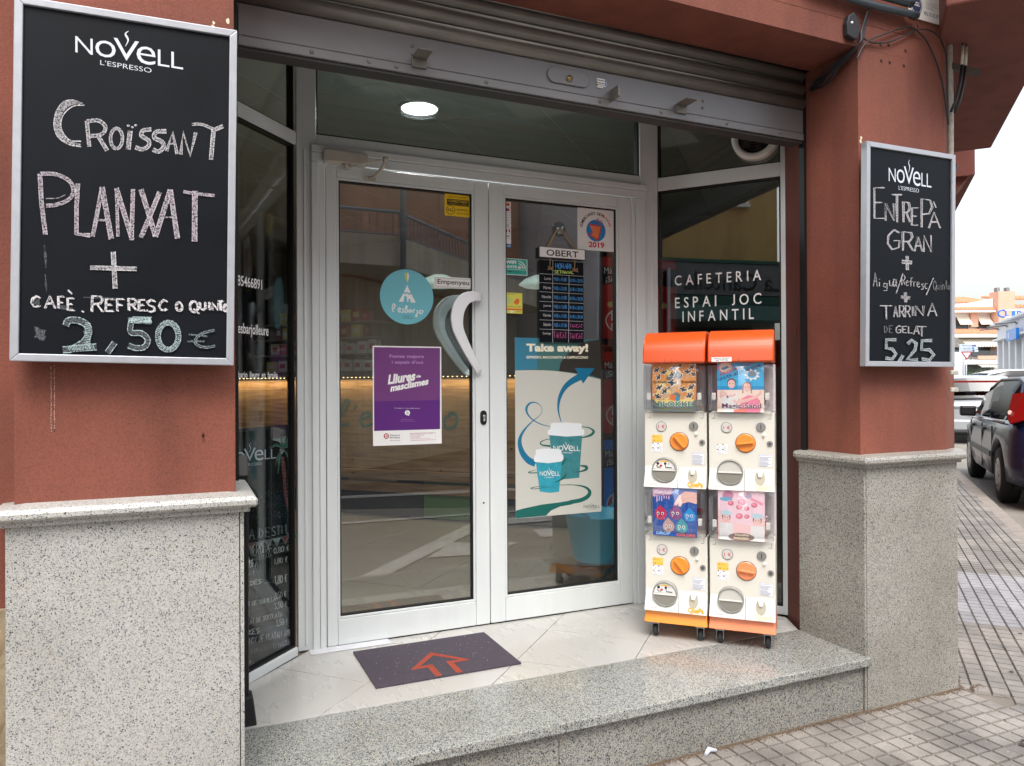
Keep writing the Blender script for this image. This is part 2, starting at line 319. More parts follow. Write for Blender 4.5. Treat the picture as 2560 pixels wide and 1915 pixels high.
# ------------------------------------------------------------------ ground
FL=.235
STR=Vector((.757,.653,0)); OUT=Vector((.653,-.757,0)); K0=Vector((2.59,0,0)); STA=math.atan2(.653,.757)
def sp(s,o,z=0): p=K0+STR*s+OUT*o; return (p.x,p.y,z)
ASPH=pm('asphalt_old',(132,127,119),rough=.8,var=.22,scale=1.2,bump=.5,bscale=220); ASPHD=pm('asphalt_new',(74,74,76),rough=.75,var=.15,scale=3,bump=.6,bscale=240)
PAINT=pm('worn_road_paint',(196,192,184),rough=.7,var=.3,scale=14,bump=.3,bscale=200)
CONC=pm('kerb_concrete',(150,142,134),rough=.8,var=.2,scale=5,bump=.4,bscale=160); MORT=pm('paving_mortar',(126,118,110),rough=.9,var=.25,scale=7,bump=.5,bscale=200)
g=MB(); g.box(-200,250,-200,250,-.6,-.13,ASPH); struct(g.build('road'))
g=MB(); g.prism([(-9,-5.6),(9,-5.6),(9,-3.9),(3,-4.15),(1.1,-4.85),(-9,-5.2)],'z',-.128,-.126,ASPHD); g.prism([(-9,-7.2),(30,-7.2),(30,-5.9),(-9,-5.9)],'z',-.128,-.126,ASPHD); struct(g.build('asphalt_patch'))
g=MB()
for q in ([(1.0,-5.95),(1.1,-5.7),(9,-4.55),(9,-4.85)],[(-8,-3.9),(.9,-3.9),(2.4,-3.82),(9,-3.4),(9,-3.3),(2.4,-3.72),(.9,-3.78),(-8,-3.8)],[(.62,-1.45),(.85,-1.42),(2.4,-3.1),(2.25,-3.25)],[(1.3,-1.85),(1.9,-1.75),(2.3,-2.1),(1.7,-2.35)],[(2.6,-2.2),(5,-2.1),(5,-2.45),(2.7,-2.6)],[(2.5,-3.0),(5.5,-2.9),(5.5,-3.25),(2.6,-3.35)],[(-.6,-2.6),(.4,-3.1),(.4,-3.3),(-.6,-2.85)]):
    g.prism(q,'z',-.122,-.120,PAINT)
struct(g.build('road_marking'))
SW=MB()
c1=K0+OUT*1.0; kx=c1.x+STR.x*((-1.0-c1.y)/STR.y)
SW.prism([(-9,-.86),(kx+.02,-.86),(sp(0,.86)[0]+STR.x*14,sp(0,.86)[1]+STR.y*14),(sp(14,-.2)[0],sp(14,-.2)[1]),(2.7,.3),(-9,.3)],'z',-.2,-.012,MORT)
sw=struct(SW.build('pavement'))
def kerb(a,b,wd,n,nm='kerb_stone'):
    a=Vector(a); b=Vector(b); d=(b-a)/n; L=d.length; t=d.normalized(); o=Vector((-t.y,t.x,0))
    me=None
    for i in range(n):
        if me is None:
            k=MB(); k.box(.004,L-.004,0,wd,-.3,0,CONC); ob=k.build(nm,sw,bevel=.012); me=ob.data
        else:
            ob=bpy.data.objects.new(nm,me); SC.collection.objects.link(ob); ob.parent=sw; b2=ob.modifiers.new('bevel','BEVEL'); b2.width=.012; b2.segments=2
        ob.location=a+d*i; ob.rotation_euler=(0,0,math.atan2(t.y,t.x))
kerb((-9,-1.0,-.002),(kx,-1.0,-.002),.14,12); kerb((kx,-1.0,-.002),tuple(sp(14,1.0,-.002)),.14,18)
# cast tiles: front ones with nine raised squares, side street ones with raised bars
def mixtile(name,c1_,c2_,rough):
    m=pm(name,c1_,rough=rough,bump=.35,bscale=120); n,L,b=nodes(m)
    oi=n.new('ShaderNodeObjectInfo'); tc=n.new('ShaderNodeTexCoord'); t=n.new('ShaderNodeTexNoise'); t.inputs['Scale'].default_value=3.5; t.inputs['Detail'].default_value=7
    ad=n.new('ShaderNodeVectorMath'); L.new(tc.outputs['Object'],ad.inputs[0]); L.new(oi.outputs['Random'],ad.inputs[1]); 
    ml=n.new('ShaderNodeVectorMath'); ml.operation='SCALE'; L.new(oi.outputs['Location'],ml.inputs[0]); ml.inputs[3].default_value=1.0
    L.new(ml.outputs[0],ad.inputs[1]); L.new(ad.outputs[0],t.inputs['Vector'])
    mr=n.new('ShaderNodeMapRange'); mr.inputs[1].default_value=.32; mr.inputs[2].default_value=.68; L.new(t.outputs[0],mr.inputs[0])
    c=mixc(n,L,mr.outputs[0],lin(c2_),lin(c1_))
    hv=n.new('ShaderNodeHueSaturation'); mv=n.new('ShaderNodeMapRange'); mv.inputs[3].default_value=.85; mv.inputs[4].default_value=1.12; L.new(oi.outputs['Random'],mv.inputs[0]); L.new(mv.outputs[0],hv.inputs['Value']); L.new(c,hv.inputs['Color'])
    f=n.new('ShaderNodeTexNoise'); f.inputs['Scale'].default_value=160; L.new(tc.outputs['Object'],f.inputs['Vector']); r=ramp(n,[(.32,(.7,.7,.7,1)),(.5,(1,1,1,1))]); L.new(f.outputs[0],r.inputs[0])
    L.new(mixc(n,L,1.0,hv.outputs[0],r.outputs[0],'MULTIPLY'),b.inputs['Base Color']); return m
TIL=mixtile('paving_tile',(160,154,147),(114,109,104),.5); TILW=mixtile('paving_tile_glare',(170,169,172),(140,139,142),.36)  # TILW: paler tone puts sky glare into the colour of these tiles
P=.2235
def cellmesh(cells,m):
    g=MB()
    for (x0,x1,y0,y1) in cells:
        e=.003; zt=0; zb=-.013
        g.add([(x0,y0,zb),(x1,y0,zb),(x1,y1,zb),(x0,y1,zb),(x0+e,y0+e,zt),(x1-e,y0+e,zt),(x1-e,y1-e,zt),(x0+e,y1-e,zt)],[(4,5,6,7),(0,1,5,4),(1,2,6,5),(2,3,7,6),(3,0,4,7)],m)
    return g
c3=P/3; cells=[(i*c3+.0027,(i+1)*c3-.0027,j*c3+.0027,(j+1)*c3-.0027) for i in range(3) for j in range(3)]
def bnd(x,y):   # the two paving directions meet along a line from the corner
    return (x-2.60)*(.97)+(y+.03)*(.30)
base=cellmesh(cells,TIL).build('paving_tile',sw); full=base.data; used=False
def put(me,loc,rz):
    o=bpy.data.objects.new('paving_tile',me); SC.collection.objects.link(o); o.parent=sw; o.location=loc; o.rotation_euler=(random.gauss(0,.006),random.gauss(0,.006),rz); return o
for i in range(-3,13):
    for j in range(4):
        x=1.775-2*P+(i-4)*P; y=-.002-(j+1)*P+.01
        inside=[c for c in cells if bnd(x+(c[0]+c[1])/2,y+(c[2]+c[3])/2)<-.02]
        if y+.05<-.86 or not inside: continue
        loc=(x,y,random.uniform(-.0028,.002))
        if len(inside)==9:
            if not used: base.location=loc; used=True
            else: put(full,loc,R(random.uniform(-.25,.25)))
        else:
            t=cellmesh(inside,TIL).build('paving_tile',sw); t.location=loc
bars=cells
# local x runs across the pavement, y along the street
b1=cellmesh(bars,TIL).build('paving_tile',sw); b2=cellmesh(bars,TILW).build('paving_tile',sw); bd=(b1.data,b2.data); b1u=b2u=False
q2=Matrix.Rotation(STA,4,'Z')
for i in range(40):
    for j in range(4):
        s=-.9+i*P; o=-.02+j*P
        # tile frame: local x = OUT, local y = STR -> rotation STA-90deg
        ins=[c for c in bars if (lambda w:bnd(w[0],w[1])>.03)(sp(s+(c[2]+c[3])/2,o+(c[0]+c[1])/2))]
        if not ins: continue
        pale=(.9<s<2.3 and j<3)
        loc=sp(s,o,random.uniform(-.001,.001)); rz=STA-math.pi/2
        if len(ins)<9:
            t=cellmesh(ins,TIL).build('paving_tile',sw); t.location=loc; t.rotation_euler=(0,0,rz); continue
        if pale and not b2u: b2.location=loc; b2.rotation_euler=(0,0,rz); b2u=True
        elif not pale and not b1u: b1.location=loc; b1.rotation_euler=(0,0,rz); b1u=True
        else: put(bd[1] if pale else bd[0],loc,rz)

# ------------------------------------------------------------------ the cafe building
B=thing('cafe_building','terracotta rendered corner building with granite plinths around a recessed white shopfront','building',(0,0,0))
ct=lambda s,o:(sp(s,o)[0],sp(s,o)[1])
g=MB(); g.box(-1.07,-.519,.04,.36,1.0,2.8637,RED); g.build('pillar',B,bevel=.0012)
g=MB(); g.prism([(2.025,.04),(2.575,.04),(2.75,.125),ct(.35,-.3),(2.35,.36),(2.025,.36)],'z',1.0,2.8637,RED); g.build('pillar',B,bevel=.0012)
g=MB(); g.box(-9,-1.071,.12,.4,.80,2.96,RED); g.build('front_wall',B)
STONE=pm('rubble_stone',(150,136,112),rough=.9,var=.3,scale=4,bump=.8,bscale=30)
g=MB(); g.box(-9,-1.075,.10,.4,-.2,.80,STONE); wb=g.build('stone_base',B)
for i in range(7):
    s=MB(); 
    for j in range(3):
        s.lathe([(.001,-.02),(.05,-.015),(.07,0)],pm('field_stone',(168,150,122),rough=.85,var=.25,scale=12),c=(-1.17-.02*(i%2)-.16*j,.10,.08+i*.105),axis='y',n=9)
    s.build('stone',wb)
g=MB(); g.prism([(-9,.04),(2.575,.04),(2.75,.125),ct(.3,-.25),(2.2,.31),(-9,.31)],'z',2.864,2.97,RED); g.build('beam',B)
g=MB(); g.prism([(-9,.04),(2.575,.04),(2.75,.125),ct(9,-.05),(6,9.5),(-6,9.5),(-9,3)],'z',2.972,6.2,RED); g.build('upper_wall',B)
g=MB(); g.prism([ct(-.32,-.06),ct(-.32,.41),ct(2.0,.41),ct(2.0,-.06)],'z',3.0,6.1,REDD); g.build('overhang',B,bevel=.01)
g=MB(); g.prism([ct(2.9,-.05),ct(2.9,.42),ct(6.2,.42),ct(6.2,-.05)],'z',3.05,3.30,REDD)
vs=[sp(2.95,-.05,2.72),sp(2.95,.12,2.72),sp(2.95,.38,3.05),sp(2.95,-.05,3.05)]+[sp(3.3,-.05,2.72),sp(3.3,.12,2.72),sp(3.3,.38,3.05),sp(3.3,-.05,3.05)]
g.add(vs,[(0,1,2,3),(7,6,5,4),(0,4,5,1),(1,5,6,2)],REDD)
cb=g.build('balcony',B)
g=MB()
for a,b_ in ((3.31,3.325),(3.40,3.42)): g.prism([ct(2.9,.36),ct(2.9,.40),ct(6.2,.40),ct(6.2,.36)],'z',a,b_,PLAST)
for i in range(9): x,y,_=sp(2.95+i*.38,.38); g.box(x-.012,x+.012,y-.012,y+.012,3.3,3.42,PLAST)
g.build('rail',cb)
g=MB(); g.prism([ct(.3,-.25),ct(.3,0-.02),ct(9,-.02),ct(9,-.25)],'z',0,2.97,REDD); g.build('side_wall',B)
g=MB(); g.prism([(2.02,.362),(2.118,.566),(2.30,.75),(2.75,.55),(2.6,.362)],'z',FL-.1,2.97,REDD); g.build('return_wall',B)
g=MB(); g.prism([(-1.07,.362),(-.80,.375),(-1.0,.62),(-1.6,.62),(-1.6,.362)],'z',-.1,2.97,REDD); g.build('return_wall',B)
# plinths
def plinth(x0,x1,mat,side):
    a,b=(x0,x1)
    g=MB(); g.box(a+(.013 if side<0 else 0),b-(.013 if side>0 else 0),0,.034,-.15,1.037,mat); g.build('plinth_slab',B,bevel=.0015)
    g=MB()
    if side>0: g.box(b-.0105,b,.0015,.37,-.15,1.036,mat)
    else: g.box(a,a+.0105,.0015,.37,-.15,1.036,mat)
    g.build('plinth_slab',B,bevel=.0015)
    g=MB()
    if side>0: g.box(a,a+.03,.037,.2,-.15,1.036,mat)
    else:
        d=STR; g.prism([(b,.001),(b+.14,.10),(b+.12,.13),(b-.02,.035)],'z',-.15,1.036,mat)
    g.build('plinth_slab',B,bevel=.003)
    # moulded cap, run round three sides
    prof=[(.0,1.038),(.016,1.038),(.016,1.052),(.030,1.054),(.036,1.062),(.036,1.074),(.028,1.086),(-.045,1.094),(-.045,1.038)]
    def run(ps):
        # ps list of (corner point, outward mitre vector)
        k=len(prof); vs=[]
        for p,o in ps: vs+= [(p[0]+o[0]*r,p[1]+o[1]*r,z) for r,z in prof]
        fs=[(i*k+j,i*k+(j+1)%k,(i+1)*k+(j+1)%k,(i+1)*k+j) for i in range(len(ps)-1) for j in range(k)]+[tuple(range(k)),tuple(range(len(vs)-1,len(vs)-1-k,-1))]
        c=MB(); c.add(vs,fs,mat); c.build('plinth_cap',B,bevel=.003)
    if side>0: run([((a,.12),(-1,0)),((a,0),(-1,-1)),((b,0),(1,-1)),((b,.37),(1,0))])
    else: run([((a,.37),(-1,0)),((a,0),(-1,-1)),((b,0),(.5,-1)),((b+.14,.10),(.6,-.8))])
plinth(-1.083,-.499,G_pil,1); plinth(2.0,2.59,G_pil2,-1)
g=MB(); g.box(-1.07,-.515,.04,.36,-.1,1.03,MORT); g.build('plinth_core',B); g=MB(); g.prism([(2.03,.04),(2.57,.04),(2.72,.12),(2.7,.36),(2.03,.36)],'z',-.1,1.03,MORT); g.build('plinth_core',B)
# ------------------------------------------------------------------ entrance step and porch floor
ds=struct((lambda:(MB().box(-.52,2.02,.03,.40,-.1,.19,MORT)).build('doorstep'))())
for x0,x1 in ((-.499,.5444),(.5456,2.016)):
    g=MB(); g.box(x0,x1,-.022,.384,.2,FL,G_step); g.build('slab',ds,bevel=.004)
for x0,x1 in ((-.495,.5305),(.533,1.995)):
    g=MB(); g.box(x0,x1,.008,.03,-.12,.198,G_riser); g.build('riser',ds,bevel=.002)
def clip(poly,cl):
    out=poly
    for i in range(len(cl)):
        a=cl[i]; b=cl[(i+1)%len(cl)]; inp=out; out=[]
        if not inp: return []
        ins=lambda p:(b[0]-a[0])*(p[1]-a[1])-(b[1]-a[1])*(p[0]-a[0])>=0
        for k in range(len(inp)):
            p=inp[k]; q=inp[(k+1)%len(inp)]
            if ins(p)!=ins(q):
                d1=(b[0]-a[0])*(p[1]-a[1])-(b[1]-a[1])*(p[0]-a[0]); d2=(b[0]-a[0])*(q[1]-a[1])-(b[1]-a[1])*(q[0]-a[0]); t=d1/(d1-d2)
                X=(p[0]+(q[0]-p[0])*t,p[1]+(q[1]-p[1])*t)
                if ins(p): out+= [p,X]
                else: out+= [X]
            elif ins(p): out.append(p)
            if ins(p) and ins(q): pass
        # rebuild properly ordered
        res=[]; n=len(inp)
        for k in range(n):
            p=inp[k]; q=inp[(k+1)%n]
            if ins(p): res.append(p)
            if ins(p)!=ins(q):
                d1=(b[0]-a[0])*(p[1]-a[1])-(b[1]-a[1])*(p[0]-a[0]); d2=(b[0]-a[0])*(q[1]-a[1])-(b[1]-a[1])*(q[0]-a[0]); t=d1/(d1-d2)
                res.append((p[0]+(q[0]-p[0])*t,p[1]+(q[1]-p[1])*t))
        out=res
    return out
FT=pm('porch_floor_tile',(182,181,177),rough=.28,var=.035,scale=7,stretch=(1,.3,1),coat=.3)
FTI=pm('interior_floor_tile',(170,160,146),rough=.3,var=.1,scale=5,stretch=(1,.25,1),coat=.3)
GROUT=pm('tile_grout',(120,112,102),rough=.9)
porch=[(-.83,.387),(2.005,.387),(2.09,.55),(1.70,1.066),(-.16,1.066)]
g=MB(); g.prism(porch,'z',.05,FL-.006,GROUT); pf=struct(g.build('porch_floor'))
room=[(-4.4,1.11),(2.3,1.11),(6.6,5.0),(6.6,9),(-4.4,9)]
g=MB(); g.prism([(-.85,.45),(-.16,1.07),(1.7,1.07),(2.1,.6),(6.7,4.8),(6.7,9.2),(-4.6,9.2),(-4.6,.5)],'z',-.1,FL-.008,GROUT); rf=struct(g.build('interior_floor'))
for region,par,mat,rng in ((porch,pf,FT,4),(room,rf,FTI,14)):
    for i in range(-rng,rng+1):
        for j in range(-2,rng+(6 if rng>4 else 2)):
            a0=.05+.66*i; a1=a0+.655; b0=.61+.6*j; b1_=b0+.596   # a=x-y, b=x+y
            q=[((a+b_)/2,(b_-a)/2) for a,b_ in ((a0,b0),(a1,b0),(a1,b1_),(a0,b1_))]
            area=lambda P_:sum(P_[k][0]*P_[(k+1)%len(P_)][1]-P_[(k+1)%len(P_)][0]*P_[k][1] for k in range(len(P_)))/2
            if area(q)<0: q=q[::-1]
            q=clip(q,region)
            if len(q)<3 or abs(area(q))<.002: continue
            cx=sum(p[0] for p in q)/len(q); cy=sum(p[1] for p in q)/len(q)
            if par is rf and (cy>5.5): continue
            t=MB(); t.prism([(p[0]-cx,p[1]-cy) for p in q],'z',-.006,0,mat); o=t.build('floor_tile',par,bevel=.0008); o.location=(cx,cy,FL+random.uniform(-.0006,.0006))
# ------------------------------------------------------------------ shop front frames, glass, doors
GASK=pm('black_gasket',(12,12,14),rough=.6)
def fbox(par,name,x0,x1,z0,z1,y0,y1,T=None,bev=.003,mat=None,label=None):
    g=MB(); g.box(x0,x1,y0,y1,z0,z1,mat or WHITEALU,T); return g.build(name,par,bevel=bev,label=label)
def win(name,x0,x1,z0,z1,Tr,bars,label,glasses,gm=None):
    """window in a frame Tr (local x along, y inward): bars = frame members, glasses = panes"""
    w_=bpy.data.objects.new(name,None); SC.collection.objects.link(w_); w_.parent=B; w_.location=Tr[0]; w_.rotation_euler=(0,0,Tr[1])
    if label: w_['label']=label
    for (a,b_,c,d) in bars:
        fbox(w_,'frame',a,b_,c,d,0,.06)
    for (a,b_,c,d) in glasses:
        g=MB(); t=.008
        for q in ((a,a+t,c,d),(b_-t,b_,c,d),(a+t,b_-t,c,c+t),(a+t,b_-t,d-t,d)): g.box(q[0],q[1],.012,.045,q[2],q[3],GASK)
        g.build('gasket',w_)
        g=MB(); g.box(a+.001,b_-.001,.026,.032,c+.001,d-.001,gm or GLASS); g.build('pane',w_)
    return w_
AL=math.atan2(.733,.68); AR=math.atan2(-.77,.638)
TL=((-.806,.382,0),AL); TRt=((1.70,1.07,0),AR)
LW=win('side_window',0,0,0,0,TL,[(0,.876,2.453,2.507),(0,.876,FL,.272),(0,.02,.272,2.453),(0,.02,2.507,2.97),(0,.876,2.93,2.97)],'left slanted side window of the porch',[(.02,.876,.272,2.453),(.02,.876,2.507,2.93)],GLASSL)
RW=win('side_window',0,0,0,0,TRt,[(0,.632,2.455,2.525),(0,.632,FL,.275),(.632,.664,FL,2.97)],'right slanted side window of the porch',[(0,.632,.275,2.455),(0,.632,2.525,2.95)])
FR=win('transom_window',0,0,0,0,((0,1.07,0),0),[(-.204,-.118,FL,2.97),(1.588,1.70,FL,2.97),(-.118,1.588,2.474,2.524)],None,[(-.118,1.588,2.524,2.95)])
for (a,b_,c,d) in ((-.175,-.165,.26,2.45),(1.66,1.665,.26,2.45)): fbox(FR,'frame',a,b_,c,d,-.006,.001)
fbox(FR,'frame',-.142,1.612,2.440,2.470,-.028,.002); fbox(FR,'frame',-.142,1.612,2.398,2.438,-.018,.002)
fbox(FR,'frame',-.142,-.112,FL,2.397,-.018,.002); fbox(FR,'frame',-.109,-.082,FL,2.397,-.010,.01)
fbox(FR,'frame',1.527,1.548,FL,2.397,-.010,.01); fbox(FR,'frame',1.551,1.612,FL,2.397,-.018,.002)
def door(label,x0,x1,gx0,gx1,z0=.24,z1=2.394,gz0=.366,gz1=2.33):
    d=bpy.data.objects.new('door',None); SC.collection.objects.link(d); d.parent=B; d['label']=label; d.location=(0,1.07,0)
    e=.0012
    for nm,q in (('stile',(x0,gx0-.012,z0,z1)),('stile',(gx1+.012,x1,z0,z1)),('rail',(gx0-.012+e,gx1+.012-e,gz1+.012,z1)),('rail',(gx0-.012+e,gx1+.012-e,z0,gz0-.012))):
        fbox(d,nm,*q,-.006,.05)
    for q in ((gx0-.011,gx0,gz0-.011,gz1+.011),(gx1,gx1+.011,gz0-.011,gz1+.011),(gx0,gx1,gz1,gz1+.011),(gx0,gx1,gz0-.011,gz0)): fbox(d,'glazing_bead',*q,-.002,.04,bev=.002)
    g=MB(); t=.006
    for q in ((gx0,gx0+t,gz0,gz1),(gx1-t,gx1,gz0,gz1),(gx0+t,gx1-t,gz0,gz0+t),(gx0+t,gx1-t,gz1-t,gz1)): g.box(q[0],q[1],.004,.03,q[2],q[3],GASK)
    g.build('gasket',d)
    g=MB(); g.box(gx0+.001,gx1-.001,.016,.022,gz0+.001,gz1-.001,GLASS); g.build('pane',d); return d
D1=door('left door leaf with curved white pull handle and door closer',-.078,.703,-.020,.620)
D2=door('right door leaf with the opening hours board',.708,1.524,.798,1.436)
g=MB(); g.box(-.10,1.54,1.068,1.12,FL,.239,GASK); g.build('threshold',B)
fbox(B,'shopfront_lintel',-.9,2.12,2.972,3.0,.42,1.2)
# pull handles: flat curved bow outside and one inside
HM=pm('handle_white',(226,228,232),rough=.25,coat=.4); HM2=pm('handle_satin_grey',(214,222,224),rough=.3,coat=.2)
def handle(y0,y1,flip,mt,dx=0,dz=0):
    pts=[(.662,1.822),(.612,1.828),(.560,1.812),(.527,1.773),(.514,1.724),(.518,1.672),(.542,1.62),(.583,1.551),(.648,1.456)]
    a=Art([(0,0),(1,0),(1,1),(0,1)],1,1); q=a.smooth(pts,6); q=[((x-.655)*flip+.655+dx,z+dz) for x,z in q]
    w_=[.034,.046,.058,.062,.060,.054,.048,.042,.030]; ws=list(np.interp(np.linspace(0,1,len(q)),np.linspace(0,1,9),w_))
    L1=[];L2=[]
    for i in range(len(q)):
        d=np.array(q[min(i+1,len(q)-1)])-np.array(q[max(i-1,0)]); d=d/np.hypot(*d); n_=np.array((-d[1],d[0]))
        L1.append(tuple(np.array(q[i])+n_*ws[i]/2)); L2.append(tuple(np.array(q[i])-n_*ws[i]/2))
    g=MB(); k=len(q); yb=[y0+(y1-y0)*0*i for i in range(k)]
    bow=[math.sin(math.pi*i/(k-1))**.35 for i in range(k)]
    vs=[]
    for i in range(k):
        yo=y1+(y0-y1)*bow[i]; 
        vs+= [(L1[i][0],yo,L1[i][1]),(L2[i][0],yo,L2[i][1]),(L2[i][0],yo+.018,L2[i][1]),(L1[i][0],yo+.018,L1[i][1])]
    fs=[(4*i+j,4*i+(j+1)%4,4*i+4+(j+1)%4,4*i+4+j) for i in range(k-1) for j in range(4)]+[(0,1,2,3),(4*k-1,4*k-2,4*k-3,4*k-4)]
    g.add(vs,fs,mt); return g
h=handle(-.085,-.016,1,HM).build('handle',D1,bevel=.004)
h=handle(.125,.05,1,HM2,-.02).build('handle',D1,bevel=.004)
# lock, peg hole, closer
g=MB(); g.prism(arc(.672,1.262,.016,.018,0,180,8)+arc(.672,1.228,.016,.018,180,360,8),'y',-.012,-.006,BLK); lk=g.build('lock_plate',D1)
g=MB(); g.lathe([(.0,-.017),(.007,-.017),(.007,-.012)],ALU,c=(.674,0,1.252),axis='y',n=12); g.box(.670,.678,-.017,-.012,1.228,1.25,ALU); g.build('lock_cylinder',lk)
g=MB(); g.lathe([(0,-.0065),(.005,-.0065)],BLK,c=(.672,0,.83),axis='y',n=10); g.build('hole',D1)
CLM=pm('door_closer_metal',(196,190,178),rough=.4,metal=.2,var=.1,scale=20)
g=MB(); g.prism([(-.085,2.392),(-.095,2.405),(-.095,2.436),(-.085,2.447),(.10,2.442),(.10,2.395)],'y',-.062,-.007,CLM); cl=g.build('door_closer',D1,bevel=.004)
g=MB(); g.lathe([(.0,-.03),(.018,-.03),(.018,-.01)],CLM,c=(.01,-.04,2.402),axis='z',n=14,T=Matrix.Translation((0,0,0))); g.tube([(.01,-.045,2.376),(.06,-.1,2.384),(.165,-.12,2.412)],.006,CLM,flat=.6); g.tube([(.165,-.12,2.42),(.165,-.12,2.398)],.013,CLM); g.tube([(.165,-.12,2.40),(.155,-.09,2.375),(.135,-.05,2.352),(.12,-.015,2.350)],.008,CLM); g.box(.092,.145,-.018,-.006,2.338,2.352,CLM); g.build('closer_arm',cl)
# roller shutter
SHM=pm('shutter_grey',(116,113,107),rough=.42,metal=.25,var=.28,scale=7,stretch=(.5,1,1)); SHB=pm('shutter_bar_grey',(118,118,120),rough=.4,metal=.3,var=.15,scale=5,stretch=(.4,1,1)); SHD=pm('shutter_dark_grey',(60,60,60),rough=.7)  # SHD: darker grey for the strip below the bottom bar
sh=bpy.data.objects.new('roller_shutter',None); SC.collection.objects.link(sh); sh.parent=B; sh.location=(0,.33,0)
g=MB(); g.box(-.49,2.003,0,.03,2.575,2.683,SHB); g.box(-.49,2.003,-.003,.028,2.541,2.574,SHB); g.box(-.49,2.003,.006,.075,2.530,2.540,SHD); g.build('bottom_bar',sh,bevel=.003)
for k in range(6):
    z=2.684+k*.066; prof=[(0.004,z),(-.004,z+.006),(-.016,z+.02),(-.018,z+.032),(-.012,z+.046),(.0,z+.054),(.004,z+.058),(-.006,z+.062),(.004,z+.066)]
    g=MB(); n=len(prof); vs=[(x,p[0],p[1]) for x in (-.49,2.003) for p in prof]; g.add(vs,[(i,i+1,n+i+1,n+i) for i in range(n-1)],SHM,True)
    o=g.build('slat',sh); sm=o.modifiers.new('solid','SOLIDIFY'); sm.thickness=.0015
g=MB()
for x in (.05,.4,.9,1.2,1.55,1.85,-.25,-.05): g.lathe([(0,-.008),(.005,-.008),(.008,-.003)],SHM,c=(x,0,2.558),axis='y',n=10)
for x,z in ((.11,2.645),(.11,2.615),(1.42,2.64),(1.42,2.61)): g.lathe([(0,-.004),(.005,-.004),(.006,0)],SHM,c=(x,0,z),axis='y',n=10)
g.build('rivet',sh,kind='stuff')
for x,w_ in ((.135,1),(.95,0),(1.30,1)):
    g=MB(); 
    if w_: g.box(x-.028,x+.028,-.012,-.003,2.566,2.604,SHM); g.box(x-.028,x+.028,-.085,-.012,2.600,2.604,SHM)
    else: g.box(x-.004,x+.006,-.07,-.003,2.566,2.612,SHM)
    g.build('lifting_lug',sh,bevel=.002)
g=MB(); g.prism([(x*.085+.755,z*.031+2.635) for x,z in arc(0,0,1,1,0,360,24)[:-1] for _ in (0,)],'y',-.006,0,SHB); 
lkp=MB(); a_=[]; 
for cx,a0 in ((.82,-90),(.69,90)): a_+=arc(cx,2.634,.03,.031,a0,a0+180,8)
lkp.prism(a_,'y',-.007,0,SHB); lp=lkp.build('lock_plate',sh,bevel=.002)
g=MB(); g.lathe([(0,-.016),(.011,-.016),(.013,-.007)],pm('brass',(150,128,88),rough=.35,metal=.8),c=(.757,0,2.628),axis='y',n=16); g.build('lock_cylinder',lp)
tag(Art([(0,0),(10,0),(10,8),(0,8)],.05,.038,.885,2.615,.326).rect(0,0,8,1.2,WHITE).rect(0,2,8,3.4,WHITE).rect(0,4.2,8,5,WHITE).rect(1,5.6,8.4,6.6,WHITE).rect(0,7,6,8,WHITE).rect(8.6,1.5,9.6,5.5,M('sticker_blue',(150,160,200))).build('paper_sticker'),'torn white paper sticker stuck on the grey shutter bar','sticker')
for x0,x1 in ((-.516,-.492),(2.0045,2.0195)):
    g=MB(); g.box(x0,x1,.33,.36,FL,2.86,BLK); g.build('shutter_guide',B)
# ------------------------------------------------------------------ interior
DK=pm('interior_dark_wall',(104,100,92),rough=.8,var=.15); CEI=pm('ceiling_panel',(178,184,178),rough=.9,var=.03,bump=.2,bscale=300); GRID=pm('ceiling_grid',(206,208,204),rough=.5)
IN=MB(); IN.box(-4.6,-4.4,.6,9.2,0,2.99,DK); IN.box(-4.4,7.2,9,9.2,0,2.99,DK); IN.box(7,7.2,3.9,8.99,0,2.99,DK); struct(IN.build('interior_wall'))
g=MB(); g.prism([(-4.4,.62),(-.9,.62),(-.806,.42),(-.18,1.1),(1.7,1.1),(2.15,.6),(7,4.9),(7,9),(-4.4,9)],'z',2.955,2.968,GRID); ce=struct(g.build('ceiling'))
q=.62
pan=None
for i in range(-7,8):
    for j in range(0,14):
        cx=(i*q+j*q)/math.sqrt(2)-.6; cy=(j*q-i*q)/math.sqrt(2)+.1
        if not(-2.6<cx<3.6 and .95<cy<4.6) or (cx>1.6 and cy<.95+(cx-1.6)*.8+.4) or (cx<-.2 and cy<1.2-(cx+.2)*.0+.2): continue
        if pan is None: g=MB(); g.box(-q/2+.006,q/2-.006,-q/2+.006,q/2-.006,-.003,-.0005,CEI); o=g.build('ceiling_tile',ce); pan=o.data
        else: o=bpy.data.objects.new('ceiling_tile',pan); SC.collection.objects.link(o); o.parent=ce
        o.location=(cx,cy,2.955); o.rotation_euler=(0,0,R(45))
def lamp(name,label,x,y,z,r,e,ring=True):
    t=thing(name,label,'ceiling light',(x,y,z)); LM=pm('lamp_glow',(255,253,248),rough=.5,emit=9)
    g=MB(); g.lathe([(r,0),(r*1.14,-.002),(r*1.14,.012),(r,.012)],PLAST,n=28); g.build('trim_ring',t)
    g=MB(); g.lathe([(0,.001),(r,.001)],LM,n=28,smooth=False); g.build('diffuser',t)
    l=bpy.data.lights.new('downlight_light','AREA'); l.shape='DISK'; l.size=r*2; l.energy=e; lo=bpy.data.objects.new('downlight_light',l); SC.collection.objects.link(lo); lo.parent=t; lo.location=(0,0,-.02)
    return t
lamp('downlight','lit round downlight in the ceiling above the door transom',.54,1.67,2.938,.10,30)
